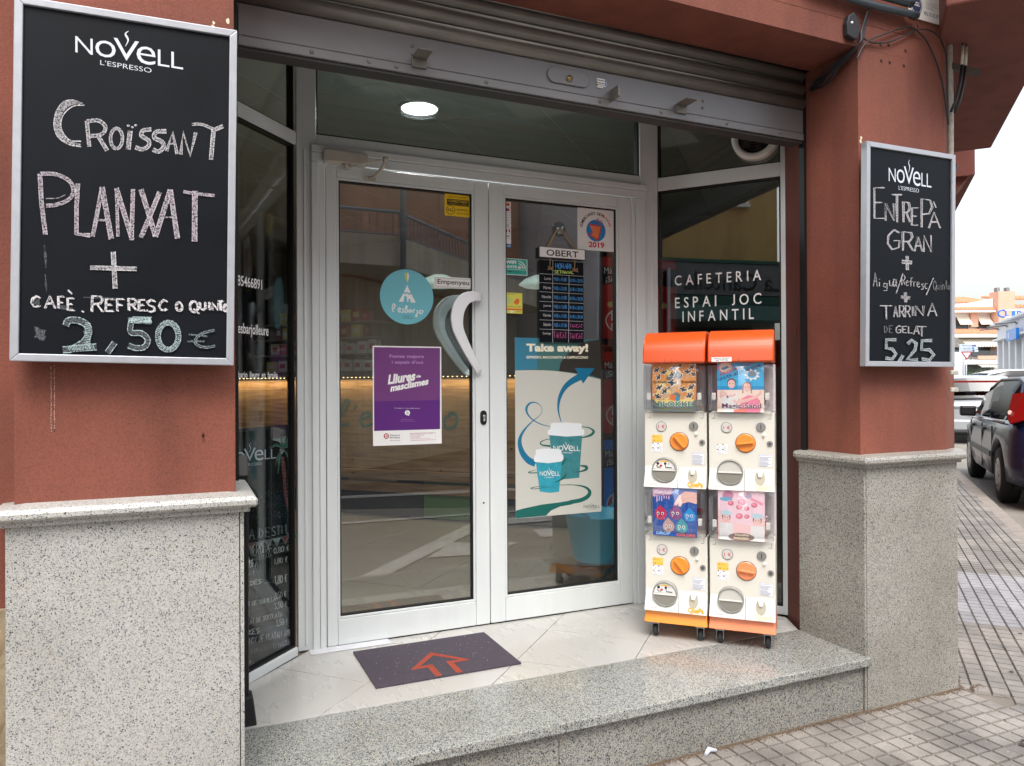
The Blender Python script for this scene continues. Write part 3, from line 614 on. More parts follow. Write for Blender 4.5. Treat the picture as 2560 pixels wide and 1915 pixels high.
for (x,y,lb) in ((1.11,3.06,'pale pendant lamp behind the turquoise round sticker'),(1.83,2.80,'pale pendant lamp behind the opening hours board')):
    t=thing('pendant_lamp',lb,'pendant lamp',(x,y,2.17),group='pendant lamps in the cafe')
    PG=pm('pendant_glow',(206,226,216),rough=.5,emit=.5)
    g=MB(); g.lathe([(.0,.075),(.05,.07),(.12,.04),(.165,0),(.12,-.02),(0,-.03)],PG,n=24); g.build('shade',t)
    g=MB(); g.tube([(0,0,.07),(0,0,.78)],.004,BLK,n=6); g.build('cord',t)
# counter
WOOD=pm('pine_board',(196,150,98),rough=.5); n,L,b=nodes(WOOD); co=obcoord(n,L,(1.2,1.2,14))
t_=n.new('ShaderNodeTexNoise'); t_.inputs['Scale'].default_value=3; t_.inputs['Detail'].default_value=8; L.new(co,t_.inputs['Vector'])
r=ramp(n,[(.3,(140,102,68)),(.6,(184,146,102))]); L.new(t_.outputs[0],r.inputs[0])
co2=obcoord(n,L,(1,1,1)); v=n.new('ShaderNodeTexVoronoi'); v.inputs['Scale'].default_value=7; L.new(co2,v.inputs['Vector'])
r2x=ramp(n,[(.0,(60,36,20)),(.05,(110,70,40)),(.09,(255,255,255))]); L.new(v.outputs['Distance'],r2x.inputs[0]); L.new(mixc(n,L,1.0,r.outputs[0],r2x.outputs[0],'MULTIPLY'),b.inputs['Base Color'])
CA=math.atan2(-.714,.7)
ct_=thing('bar_counter','pine boarded bar counter with a warm strip of lights under its top','counter',(.9,4.3,0),CA)
for k in range(8):
    g=MB(); z=.66+k*.101; g.box(-2.6,2.3,0,.022,z,z+.0985,WOOD); g.build('board',ct_,bevel=.002)
g=MB(); g.box(-2.6,2.3,-.04,.0,.575,.655,WOOD); g.box(-2.6,2.3,-.03,.0,.46,.545,WOOD); g.build('rail',ct_,bevel=.003)
g=MB(); g.box(-2.7,2.4,-.06,.5,1.485,1.52,pm('counter_top',(70,66,60),rough=.35)); g.build('counter_top',ct_,bevel=.003)
g=MB(); g.box(-2.6,2.3,.03,.45,.24,.6,pm('counter_base',(52,50,48),rough=.7)); g.box(-.28,.22,-.005,.029,.47,.6,WOOD); g.box(.5,1.2,.0,.029,.25,.6,M('green_panel',(96,140,70))); g.build('base',ct_)
LED=pm('led_glow',(255,214,150),emit=6)
g=MB(); 
for k in range(110): x=-2.58+k*.044; g.box(x-.004,x+.004,-.055,-.048,1.477,1.484,LED)
g.build('light_strip',ct_,kind='stuff')
for x in (-1.5,0,1.5):
    l=bpy.data.lights.new('strip_light','AREA'); l.shape='RECTANGLE'; l.size=1.5; l.size_y=.02; l.energy=4; l.color=(1,.74,.42); lo=bpy.data.objects.new('strip_light',l); SC.collection.objects.link(lo); lo.parent=ct_; lo.location=(x,-.05,1.465)
TE=M('teal_script',(74,120,116),.6)
a=Art([(-.45,1.30),(.85,1.30),(.85,.95),(-.45,.95)],1.3,.35,-.45,.95,-.002)
a.srib([(-.40,1.08),(-.33,1.16),(-.27,1.25),(-.30,1.275),(-.35,1.20),(-.37,1.10),(-.34,1.045),(-.27,1.06)],.026,TE); a.rib([(-.19,1.24),(-.21,1.19)],.025,TE)
a.srib([(-.14,1.10),(-.05,1.13),(-.06,1.165),(-.12,1.15),(-.15,1.09),(-.11,1.04),(-.02,1.06)],.026,TE)
a.srib([(.11,1.155),(.05,1.15),(.09,1.10),(.09,1.05),(.02,1.045)],.026,TE)
a.srib([(.17,1.27),(.17,1.05),(.24,1.05),(.25,1.13),(.18,1.13)],.026,TE)
a.srib([(.40,1.15),(.32,1.15),(.31,1.07),(.37,1.05),(.40,1.14),(.42,1.045)],.026,TE); a.srib([(.47,1.04),(.48,1.15),(.53,1.14)],.026,TE)
a.srib([(.61,1.15),(.61,1.0),(.55,.97)],.026,TE); a.srib([(.78,1.165),(.70,1.10),(.73,1.03),(.81,1.06),(.82,1.14),(.77,1.165),(.74,1.14)],.028,TE)
o=a.build('lettering',ct_)
sol=o.modifiers.new('solid','SOLIDIFY'); sol.thickness=.006
# back rack with boxes
rk=thing('shelf_rack','open rack of shelves with gift boxes behind the bar counter','shelf',(.9,4.3,0),CA)
for z in (1.56,1.735,1.90,2.06):
    g=MB(); g.box(-1.9,-.35,.62,.9,z-.015,z,pm('shelf_board',(150,150,146),rough=.5)); g.build('shelf',rk)
g=MB(); g.box(-1.95,1.4,.92,.96,.3,2.9,DK); g.build('back_panel',rk)
cols=[(200,70,90),(214,120,150),(226,224,214),(222,206,120),(120,70,90),(226,226,222),(170,60,60),(90,60,60)]
bl=[('small gift box',)]
nbx=0
for zi,z in enumerate((1.56,1.735,1.90,2.06)):
    xx=-1.75+zi*.06
    while xx<-.45:
        wbx=random.uniform(.07,.12); hh=random.uniform(.10,.14); cc=(5 if zi<2 and random.random()<.75 else random.choice([0,1,4,6,7,3]))
        wp=Matrix.Rotation(CA,3,'Z')@Vector((xx+wbx/2,.70,z))
        g=MB(); g.box(-wbx/2,wbx/2,-.05,.05,0,hh,M('box%d'%cc,cols[cc],.5)); g.box(-wbx*.3,wbx*.3,-.052,-.0501,hh*.3,hh*.7,M('boxp%d'%((cc*3)%8),cols[(cc*3+1)%8],.5))
        o=g.build('gift_box'); o.location=(.9+wp.x,4.3+wp.y,z+.0005); o.rotation_euler=(0,0,CA)
        cn={0:'red',1:'pink',2:'cream',3:'yellow',4:'plum',5:'white',6:'dark red',7:'brown'}[cc]
        tag(o,'%s gift box on the %s shelf behind the bar'%(cn,['lowest','second','third','top'][zi]),'box','%s gift boxes on the %s rack shelf'%(cn,['lowest','second','third','top'][zi]))
        xx+=wbx+random.uniform(.004,.05)
# snack stand
ss=thing('snack_stand','dark red and blue snack display stand seen behind the right door glass','display stand',(1.68,1.62,FL),R(-8))
SRED=M('snack_red',(178,40,42),.4); SBLU=M('snack_blue',(40,130,220),.4); SBK=M('snack_black',(26,22,26),.4); SCH=M('crisp_yellow',(206,180,110),.5); SOV=M('oval_red',(186,36,48),.4)
g=MB(); g.box(-.0,.5,0,.35,.0,1.95,SBK); g.build('body',ss,bevel=.004)
a=Art([(0,0),(50,0),(50,195),(0,195)],.5,1.95,0,0,-.001)
for (y0,c) in ((0,SRED),(58,SRED),(112,SBLU)):
    a.rect(0,y0,50,y0+50,c); a.rect(0,y0+6,50,y0+17,SBK); a.txt('Máxima Diversión',1,y0+6.5,34,y0+10.5,WHITE,sl=-.06); a.txt('¡Siente el ritmo!',2,y0+12,34,y0+16.4,WHITE,sl=-.06)
    for i in range(9): a.ell(random.uniform(3,45),random.uniform(y0+20,y0+32),2.2,1.8,SCH,10)
    a.ell(14,y0+39,12.4,8.2,WHITE); a.ell(14,y0+39,11.6,7.4,SOV); a.txt('FRIT',5.5,y0+34,22.5,y0+39,WHITE,.02); a.txt('RAVICH',5.5,y0+40.5,22.5,y0+44.5,WHITE,.01)
a.build('printed_panel',ss)
# tub on rack
TUB=M('blue_flexible_plastic',(44,176,212),.35)
t=thing('flexible_tub','blue flexible plastic tub with two grips standing behind the door','tub',(1.56,1.46,.385))
g=MB(); g.lathe([(0,0),(.145,.0),(.16,.02),(.205,.26),(.213,.265),(.213,.275),(.2,.272),(.15,.03),(0,.012)],TUB,n=36); g.build('tub_body',t)
for a0 in (200,20):
    g=MB(); c,s_=math.cos(R(a0)),math.sin(R(a0)); pts=[]
    for i in range(9):
        u=i/8; an=R(a0-22+44*u); rr_=.208; pts.append((rr_*math.cos(an)*(1+.12*math.sin(math.pi*u)),rr_*math.sin(an)*(1+.12*math.sin(math.pi*u)),.27+.06*math.sin(math.pi*u)))
    g.tube(pts,.010,TUB,n=8); g.build('grip',t)
t=thing('clear_rack','clear acrylic rack carrying the blue tub','rack',(1.56,1.46,FL))
g=MB(); g.box(-.28,.3,-.22,.22,.125,.132,CLEAR); g.build('tray',t)
for y in (-.2,-.12): 
    g=MB(); g.tube([(-.28,y,.16),(.3,y,.16)],.005,CLEAR,n=8); g.build('bar',t)
g=MB(); g.box(-.2,.25,-.1,.18,0,.12,pm('grey_block',(120,116,110),rough=.6)); g.build('foot_block',t)
# round fan grille in the right transom
t=thing('extractor_fan','round white extractor fan fixed in the right transom pane','fan',TRt[0],TRt[1])
g=MB(); g.lathe([(.085,-.02),(.088,-.028),(.112,-.03),(.118,-.02),(.118,.026)],PLAST,c=(.513,0,2.668),axis='y',n=36); g.build('rim',t)
FD=pm('fan_dark_metal',(62,58,54),rough=.5,metal=.3)
g=MB(); g.lathe([(0,.015),(.086,.015)],BLK,c=(.513,0,2.668),axis='y',n=30); g.build('housing',t)
g=MB()
for r_ in (.02,.036,.052,.068): g.lathe([(r_-.0025,-.012),(r_,-.016),(r_+.0025,-.012),(r_,-.008),(r_-.0025,-.012)],FD,c=(.513,0,2.668),axis='y',n=28)
for k in range(8): an=R(k*45+10); g.tube([(.513+.012*math.cos(an),-.010,2.668+.012*math.sin(an)),(.513+.085*math.cos(an),-.010,2.668+.085*math.sin(an))],.0025,FD,n=5)
g.build('grille',t)
for k in range(5):
    an=R(k*72); g=MB(); g.add([(.513+.01*math.cos(an),0,2.668+.01*math.sin(an)),(.513+.075*math.cos(an-.4),-.004,2.668+.075*math.sin(an-.4)),(.513+.08*math.cos(an),0.006,2.668+.08*math.sin(an)),(.513+.05*math.cos(an+.3),.01,2.668+.05*math.sin(an+.3))],[(0,1,2,3)],FD); g.build('blade',t)
# ------------------------------------------------------------------ chalkboards
def chalkboard(quadw,label,y0=-.001,fw_=.02,matf=ALU,name='chalkboard'):
    """quadw: world TL,TR,BR,BL (x,z)"""
    t=thing(name,label,'chalkboard',(quadw[3][0],y0,quadw[3][1]))
    ox,oz=quadw[3]; Q=[Vector((x-ox,z-oz)) for x,z in quadw]
    c=sum((q for q in Q),Vector((0,0)))/4
    def ins(k): 
        out=[]
        for i in range(4):
            p=Q[i]; a=(Q[(i+1)%4]-p).normalized(); b=(Q[i-1]-p).normalized(); out.append(p+a*k+b*k)
        return out
    I=ins(fw_)
    for i,nm in ((0,'frame_rail'),(1,'frame_rail'),(2,'frame_rail'),(3,'frame_rail')):
        j=(i+1)%4; g=MB(); g.prism([tuple(Q[i]),tuple(Q[j]),tuple(I[j]),tuple(I[i])],'y',-.032,-.001,matf); g.build(nm,t,bevel=.002)
    J=ins(fw_+.0005); g=MB(); g.prism([tuple(p) for p in J],'y',-.024,-.003,BOARD); g.build('board',t)
    return t
LBq=[(-1.054,2.414),(-.514,2.424),(-.527,1.462),(-1.067,1.470)]
lb=chalkboard(LBq,'large chalkboard with silver frame offering a toasted croissant for 2,50 €')
# drawing units: 3.448-per-photo-pixel detail of the board; lower half uses the second detail shifted into the same units
class WQ(Art):
    def __init__(s,quad,wq,org,y):
        MB.__init__(s); s.h=homog(quad,[(x-org[0],z-org[1]) for x,z in wq]); s.y=y; s.step=2.5e-5; s.n=0
def conv(p): return (p[0]/3.31*3.448,(p[1]/3.31+440)*3.448)
ZQ=[(136,-41),(2045,293),(2010,3150),(78,3106)]
a=WQ(ZQ,LBq,LBq[3],-.0242)
novell(a,lambda u,v:(658+u*1.0,285+v*.86-(14 if False else 0)+.175*u-8),M('logo_white',(208,214,226),.6))
Cc=[(735,905),(640,858),(560,870),(500,940),(470,1050),(485,1140),(530,1200),(610,1245),(705,1262)]
a.srib([(720,895),(640,878),(565,905),(510,975),(500,1060),(515,1140),(565,1200),(640,1238),(700,1245)],[18,40,60,62,58,52,46,38,16],CHG); a.srib([(735,905),(640,912),(560,975),(530,1060),(550,1140),(610,1205),(705,1215)],9,CH); a.srib([(640,858),(560,870),(500,940),(470,1050),(485,1140),(530,1200),(610,1245),(705,1262)],7,CH)
def K(pts,w=34,c=False,f=CHG,e=CH): a.chk(pts,w,f,e,c)
K([(755,1040),(775,1262)]); K([(755,1045),(850,1038),(912,1085),(905,1135),(860,1165),(785,1170)],34,True); K([(850,1168),(930,1298)],36)
K(arc(1010,1195,52,88,90,450,14),30); K([(1128,1130),(1110,1290)],44)
for x,y in ((1112,1086),(1146,1100),(1176,1083)): a.ell(x,y,13,9,CH,8)
K([(1310,1120),(1240,1130),(1225,1172),(1285,1215),(1285,1262),(1230,1290),(1172,1272)],36,True); K([(1440,1138),(1355,1142),(1335,1190),(1400,1228),(1415,1272),(1370,1312),(1322,1292)],38,True)
K([(1442,1308),(1492,1148),(1530,1335)],30); K([(1460,1245),(1515,1245)],14)
K([(1562,1338),(1582,1150),(1642,1348),(1690,1152)],32)
K([(1658,1082),(1745,1084),(1850,1130)],26,True); K([(1850,1130),(1925,1100)],36); K([(1845,1115),(1820,1385)],38)
def K2(pts,w=38,c=False,f=CHP,e=CHP): a.chk([conv(p) for p in pts],w*1.04,CHG,e,c)
K2([(335,-25),(345,200),(378,480)],40); K2([(335,-25),(470,-18),(575,35),(612,110),(580,185),(480,230),(385,240)],34,True); K2([(385,180),(480,178),(545,150)],8,True)
K2([(650,60),(637,250),(636,475),(750,488)],38); K2([(770,500),(850,90)],36); K2([(850,90),(925,520)],46); K2([(795,362),(890,365)],18)
K2([(980,500),(968,100)],28); K2([(968,100),(1097,525)],42); K2([(1092,530),(1105,110)],36)
K2([(1172,112),(1290,500)],44); K2([(1325,135),(1170,510)],42); K2([(1290,505),(1412,118)],44); K2([(1412,118),(1470,520)],44); K2([(1370,345),(1422,345)],12)
K2([(1520,135),(1600,150),(1775,170)],26); K2([(1615,130),(1610,545)],48)
K2([(940,625),(955,930)],42,False,CHG,CH); K2([(750,755),(1135,768)],38,False,CHG,CH)
for ch,x0,y0,x1,y1 in (('C',255,985,325,1075),('A',368,982,452,1088),('F',482,992,530,1088),('E',558,1005,608,1105),(',',665,1085,700,1115),('R',758,990,850,1120),('E',872,1018,935,1115),('F',970,1015,1025,1115),('R',1065,1012,1130,1110),('E',1148,1022,1200,1110),('S',1215,1022,1285,1120),('C',1315,1025,1378,1110),('O',1455,1042,1503,1115),('Q',1568,1035,1635,1125),('U',1652,1045,1698,1108),('I',1715,1045,1735,1108),('N',1752,1050,1800,1110),('T',1800,1035,1845,1112),('O',1846,1062,1878,1122)):
    p=conv((x0,y0)); q_=conv((x1,y1)); a.stx(ch,p[0],p[1],q_[0],q_[1],15,CH,jit=.02,dbl=.75)
p=conv((565,940)); a.rib([p,(p[0]+35,p[1]+35)],14,CH)
def K3(pts,w,c=True): a.chk([conv(p) for p in pts],w*1.04,CHS,CHT,c,.13)
K3([(545,1235),(565,1195),(640,1190),(715,1225),(735,1290),(700,1365),(600,1425),(520,1435)],62); K3([(600,1425),(800,1412)],62,False); K3([(950,1375),(890,1460)],56,False)
K3([(1255,1195),(1095,1190)],64,False); K3([(1088,1190),(1083,1290),(1170,1300),(1222,1350),(1200,1410),(1130,1422),(1062,1400)],52); K3(arc(1392,1325,85,112,90,450,20),52,False)
K3([(1775,1278),(1680,1300),(1622,1345),(1620,1390),(1690,1418),(1778,1408)],22); K3([(1562,1312),(1715,1328)],12,False); K3([(1550,1368),(1690,1368)],12,False)
for i in range(46):   # hatching inside the price figures
    cx,cy,rx,ry=1392,1325,85,112; an=R(i*8); p1=conv((cx+(rx-22)*math.cos(an),cy+(ry-22)*math.sin(an))); p2=conv((cx+(rx+20)*math.cos(an+.12),cy+(ry+20)*math.sin(an+.12))); a.rib([p1,p2],7,CHT)
for i in range(26): x=1062+i*7.5; a.rib([conv((x,1172)),conv((x+16,1215))],7,CHT) if i<25 else None
for i in range(14): y=1210+i*15; a.rib([conv((700+6*math.sin(i),y)),conv((752,y+10))],7,CHT)
for i in range(16): x=560+i*14; a.rib([conv((x,1400)),conv((x+18,1440))],7,CHT)
a.build('chalk_lettering',lb)
sm=WQ(ZQ,LBq,LBq[3],-.02405)
for (x,y,w_,h_) in ((375,660,16,190),(380,880,14,150),(300,1030,60,70),(560,1090,200,40),(330,1300,90,120),(900,1010,420,22)):
    sm.srib([conv((x-w_/2,y-h_/2)),conv((x,y)),conv((x+w_/3,y+h_/2))],[8,min(w_,h_)*1.2,6],CHS,jit=.5)
sm.build('chalk_smudge',lb)
RBq=[(1.992,2.430),(2.551,2.437),(2.534,1.474),(1.975,1.474)]
rb=chalkboard(RBq,'chalkboard with silver frame offering a large sandwich for 5,25',fw_=.022)
ZR=[(150,33),(750,128),(745,1592),(120,1590)]
a=WQ(ZR,RBq,RBq[3],-.0242)
novell(a,lambda u,v:(305+u*.313,188+v*.56+.155*u*.313),M('logo_white',(208,214,226)))
def G(s,boxes,w,f=CHG,e=CH,d=.9):
    for ch,b in zip(s,boxes): a.stx(ch,b[0],b[1],b[2],b[3],w,f,jit=.01,dbl=0); a.stx(ch,b[0]+w*.45,b[1],b[2]+w*.45,b[3],w*.35,e,jit=.01); a.stx(ch,b[0]-w*.4,b[1],b[2]-w*.4,b[3],w*.25,e,jit=.01)
_G=G
def G(s,boxes,w,f=CHG,e=CH,d=.9): _G(s,boxes,w*.78,f,e,d)
G('ENTREPA',[(203,345,270,553),(280,452,338,570),(328,392,390,580),(402,440,448,580),(458,482,500,600),(525,420,598,615),(575,510,652,620)],14); a.rib([(608,440),(625,480)],7,CH)
G('GRAN',[(288,632,372,768),(396,645,465,775),(475,680,528,780),(540,670,590,785)],13)
a.chk([(425,812),(426,910)],22,CHG,CH); a.chk([(388,852),(458,858)],26,CHG,CH); a.chk([(411,1065),(412,1136)],24,CHG,CHG); a.chk([(378,1098),(444,1105)],26,CHG,CHG)
G('Aigua',[(188,930,215,1025),(222,960,238,1025),(252,975,290,1035),(295,940,330,1025),(322,930,350,1025)],7); G('/',[(345,940,395,1060)],7)
G('Refresc',[(385,945,408,1015),(412,950,432,1020),(436,960,462,1025),(464,960,484,1025),(486,960,512,1030),(514,970,540,1045),(540,970,566,1040)],6); G('/',[(552,970,600,1075)],7); G('Quinto',[(602,985,622,1050),(624,975,645,1048),(648,980,660,1048),(662,975,680,1046),(684,975,700,1045),(700,985,718,1048)],5,CHS,CHG)
G('TARRINA',[(235,1160,315,1255),(325,1162,352,1240),(365,1158,398,1240),(405,1158,438,1240),(452,1165,460,1230),(475,1160,530,1230),(560,1142,622,1232)],11); 
G('DE',[(258,1302,280,1350),(292,1300,314,1350)],6,CHS,CHG); G('GELAT',[(336,1300,372,1352),(385,1305,412,1350),(425,1305,450,1352),(460,1300,500,1362),(488,1306,545,1375)],10)
for pts in ([(340,1400),(270,1400),(268,1460),(310,1465),(335,1500),(310,1538),(262,1530)],[(418,1430),(445,1402),(478,1425),(470,1470),(415,1540),(490,1540)],[(590,1405),(518,1405),(515,1470),(570,1470),(600,1505),(570,1545),(515,1535)],[(385,1510),(355,1560)]): a.chk(pts,24,CHG,CHT,False,.18)
a.build('chalk_lettering',rb)
# ------------------------------------------------------------------ stickers and posters on the door glass
DY=1.07+.016   # outer face of the door panes
def sheet(name,label,cat,x0,x1,z0,z1,y=DY,quad=None,th=.0012,back=None,rz=0,group=None):
    t=thing(name,label,cat,(x0,y,z0),rz,group); W,H=x1-x0,z1-z0
    g=MB(); g.box(0,W,-th,0-.0003,0,H,back or WHITE); g.build('sheet',t)
    return t,Art(quad or [(0,0),(100,0),(100,100),(0,100)],W,H,0,0,-th-.00005,1.5e-5)
# round logo sticker
TQ=M('sticker_turquoise',(112,186,200),.45)
t=thing('round_sticker','round turquoise sticker with a white tent drawing and lettering on the left door','sticker',(.299,DY,1.819))
g=MB(); g.prism(arc(0,0,.129,.129,0,360,56)[:-1],'y',-.0012,-.0003,TQ); g.build('disc',t)
a=Art([(505,1042),(1062,1042),(1062,1618),(505,1618)],.258,.258,-.129,-.129,-.00125,1.5e-5)
YE=M('feather_yellow',(214,206,96)); SKY_=M('print_paleblue',(214,230,236))
a.poly([(762,1085),(785,1076),(788,1178),(775,1160),(765,1120)],YE); a.poly([(786,1076),(803,1085),(806,1120),(798,1150),(788,1178)],SKY_)
a.poly([(785,1215),(752,1278),(768,1290),(785,1275),(805,1292),(820,1278)],WHITE); a.poly([(748,1292),(697,1384),(748,1384),(752,1330),(766,1318),(780,1328),(786,1384),(796,1384),(798,1354),(808,1348),(818,1356),(820,1387),(875,1387),(826,1294),(806,1312),(786,1292),(766,1308)],WHITE); a.ell(786,1219,10,10,SKY_,12)
def sc(p,w=10): a.srib(p,w,WHITE)
sc([(626,1478),(650,1455),(655,1418),(640,1410),(632,1440),(634,1485),(650,1488)]); sc([(668,1432),(664,1420)],8)
sc([(686,1478),(710,1470),(712,1452),(696,1452),(688,1472),(698,1492),(718,1486)]); sc([(748,1458),(734,1462),(748,1478),(742,1494),(722,1490)]); sc([(760,1480),(782,1440),(778,1422),(766,1440),(764,1492),(784,1486),(786,1466),(768,1462)])
sc([(828,1466),(808,1464),(800,1480),(812,1492),(828,1470),(834,1492)]); sc([(848,1494),(850,1464),(868,1462)]); sc([(888,1462),(890,1510),(880,1536),(874,1518),(900,1490)]); sc([(936,1466),(914,1470),(912,1490),(930,1500),(946,1484),(936,1466),(956,1474)])
DT=M('dark_teal',(40,70,80)); a.txt('LLEURE',735,1526,820,1537,DT,0); a.txt('FAMILIA',735,1547,848,1560,DT,0)
a.build('print',t)
# push sign
t=thing('push_sign','small white plate reading Empenyeu beside the door stile','sign',(.431,DY-.0005,1.868))
g=MB(); g.box(0,.190,-.010,-.001,0,.054,PLAST); g.build('plate',t,bevel=.005)
a=Art([(0,0),(190,0),(190,54),(0,54)],.19,.054,0,0,-.0103,2e-5); a.rib([(8,6),(182,6),(184,8),(184,46),(182,48),(8,48),(6,46),(6,8),(8,6)],1.2,M('grey_line',(110,112,118))); a.txt('Empenyeu',15,12,176,42,BLACK,.012); a.build('print',t)
# yellow alarm sticker
YA=M('alarm_yellow',(238,196,24),.4)
t,a=sheet('alarm_sticker','yellow alarm sticker reading CONECTADO in the corner of the left door glass','sticker',.487,.622,2.219,2.326,back=YA)
a.rect(9,24,91,52,BLACK); a.txt('CONECTADO',14,27,86,39,YA,.02); a.txt('A CENTRAL DE ALARMAS',14,43,86,49,YA); a.txt('SISTEMA DE SEGURIDAD',14,10,82,17,M('alarm_brown',(110,80,20))); a.ell(22,74,17,20,BLACK); a.ell(22,74,15,18,YA); a.txt('S.G.I.',11,67,33,80,BLACK,.03); a.txt('902 32 32 37',46,82,90,90,M('alarm_brown',(110,80,20)),.01); a.rect(46,66,84,68,M('alarm_brown',(110,80,20))); a.rect(40,71,90,73,M('alarm_brown',(110,80,20))); a.build('print',t)
# purple poster
PU1=M('poster_purple',(112,62,122),.35); PU2=M('poster_purple_deep',(92,40,122),.35); PUT=M('poster_lilac',(168,128,184)); DRD=M('diputacio_red',(160,34,48))
t,a=sheet('purple_poster','purple poster reading Festes majors i espais d\'oci on the left door','poster',.135,.466,1.125,1.587,quad=[(430,270),(1140,275),(1148,1275),(440,1305)])
a.poly([(443,284),(1127,287),(1131,1127),(450,1150)],PU1); a.poly([(447,845),(1130,825),(1131,1127),(450,1150)],PU2)
a.txt('Festes majors',605,360,960,402,PUT,.03); a.txt("i espais d'oci",628,420,952,462,PUT,.03)
a.txt('Lliures',588,570,868,672,WHITE,.045,sl=-.16,it=.12); a.txt('de',880,568,928,598,WHITE,.035,sl=-.1,it=.1); a.txt('masclismes',615,672,1005,746,WHITE,.045,sl=-.2,it=.12)
a.txt('En cas d\'agressió o si vols més informació adreça\'t a:',660,908,922,919,WHITE); a.ell(792,960,27,26,WHITE); a.poly([(790,985),(812,992),(806,972)],WHITE); a.rect(780,950,805,955,PU2); a.rect(780,962,805,966,PU2); a.rect(782,970,803,974,PU2)
a.txt('@ violenciamasclista',732,1022,846,1034,PUT); a.txt('diba.cat violencies masclistes',720,1040,872,1050,PUT)
a.ell(575,1202,27,29,DRD); a.ell(567,1192,7,8,WHITE,10); a.ell(583,1192,7,8,WHITE,10); a.ell(567,1212,7,8,WHITE,10); a.ell(583,1212,7,8,WHITE,10); GT=M('grey_text',(90,84,96))
a.txt('Diputació',612,1184,716,1204,GT,.02); a.txt('Barcelona',612,1206,716,1224,GT,.02); a.txt('#lliuresdeviolencia',615,1240,716,1252,GT)
a.rib([(824,1172),(1083,1162),(1083,1236),(826,1246),(824,1172)],2.5,DRD)
for i in range(5): a.txt(['Servei d\'atenció a les dones i famílies','Tel 93 765 83 00','a/e dones Malgrat','C/ Bellaire 38 baixos','informació i atenció municipal'][i],832,1174+i*13,832+[225,130,100,90,200][i],1183+i*13,DRD,0,sl=-.03)
a.build('print',t)
# card logos, one small sticker each
cardc=[((234,120,50),(220,60,50)),((40,70,160),(210,60,60)),((190,200,220),(150,160,190)),((170,180,210),(120,130,170)),((60,60,90),(150,150,170)),((80,60,140),(190,60,60)),((60,70,130),(80,80,120)),((220,224,228),(190,194,200))]
cn=['orange and red circles','blue and red circles','pale blue lettering','grey blue lettering','a dark V mark','violet and red stripes','dark blue lettering','faint grey lettering']
for i in range(8):
    z1=2.314-i*.0262
    t,a=sheet('card_sticker','small white card payment sticker with %s on the right door'%cn[i],'sticker',.799,.834,z1-.0245,z1,group='card payment stickers in a column')
    c1_,c2_=M('card%da'%i,cardc[i][0]),M('card%db'%i,cardc[i][1])
    if i<2: a.ell(36,50,20,30,c1_); a.ell(60,50,20,30,c2_)
    elif i in (2,3,6,7): a.txt(['VISA','VISA','','','4B'][i-2] if i<4 else ['EURO','6000'][i-6],18,30,82,72,c1_,.02)
    elif i==4: a.rib([(35,20),(50,70),(66,20)],10,c1_); a.rect(24,76,78,86,c2_)
    else: a.rect(15,20,40,80,c1_); a.rect(40,20,62,80,WHITE); a.rect(62,20,85,80,c2_)
    a.build('print',t)
t,a=sheet('card_sticker','blue striped card sticker lowest in the column on the right door','sticker',.799,.834,2.088,2.103,group='card payment stickers in a column',back=M('card_blue',(40,110,180))); a.txt('euro 6000',14,25,88,75,WHITE,.01); a.build('print',t)
WG=M('wifi_green',(34,168,150),.4)
t,a=sheet('wifi_sticker','green sticker reading WIFI GRATIS on the right door','sticker',.799,.923,1.952,2.034)
a.rect(0,3,97,97,WG); a.txt('WIFI',4,12,50,33,WHITE,.04); a.txt('GRATIS',2,42,54,58,WHITE,.03); a.rect(0,65,97,67,WHITE)
for r_ in (10,20,30): a.rib([(60+r_*.0+r_*math.sin(R(t_)) ,58-r_*1.45*math.cos(R(t_))) for t_ in range(0,91,10)],4.5,WHITE)
a.ell(62,55,4,5.5,WHITE,10); a.ell(19,80,4,5,DT,10); a.ell(27,80,4,5,DT,10); a.txt('tripadvisor',32,73,72,87,DT,.01); a.build('print',t)
YS=M('sticker_yellow',(222,216,90),.45); OR=M('sticker_orange',(232,110,40),.45)
t,a=sheet('yellow_sticker','yellow sticker with an orange shape under the green wifi sticker','sticker',.799,.894,1.76,1.863,back=YS)
a.txt('ESTABLIMENT',4,4,60,9,DT); a.ell(22,38,24,18,M('sticker_lime',(200,214,120))); a.poly([(52,44),(66,26),(80,30),(84,44),(76,52),(68,60),(62,52),(50,52)],OR); a.txt('per mantenir el comerç!',4,64,94,71,BLACK,.01); a.rect(0,76,100,84,OR); a.rect(30,87,48,97,WHITE); a.txt('902 00 10',66,87,94,94,BLACK); a.build('print',t)
# merchants 2019
t,a=sheet('merchants_sticker','white square sticker reading COMERCIANTS DE Malgrat 2019 with a blue disc','sticker',1.212,1.436,2.106,2.325)
RD=M('print_red',(206,44,60)); BL=M('print_blue',(30,130,200)); OB=M('cup_orange',(238,132,84))
def arct(s_,cx,cy,r_,a0,a1,h,m,bold=.02):
    for i,ch in enumerate(s_):
        if ch==' ': continue
        an=R(a0+(a1-a0)*i/(len(s_)-1)); ux=(math.cos(an),-math.sin(an)) ; vs,fs=textgeo(ch,bold)
        up=(math.sin(an),-math.cos(an)) if False else (math.cos(math.pi/2-an),-math.sin(math.pi/2-an))
        # position on the circle at angle an measured from +x, y up
        px,py=cx+r_*math.cos(an),cy-r_*math.sin(an); rad=(math.cos(an),-math.sin(an)); tan=(math.sin(an),math.cos(an))
        w_=max(v[0] for v in vs)
        a.flat([(px+tan[0]*(x-w_/2)*h+rad[0]*y*h,py+tan[1]*(x-w_/2)*h+rad[1]*y*h) for x,y in vs],fs,m)
arct('COMERCIANTS DE',50,52,38,168,76,9.5,BLACK); arct('Malgrat',50,52,38,66,22,10.5,RD)
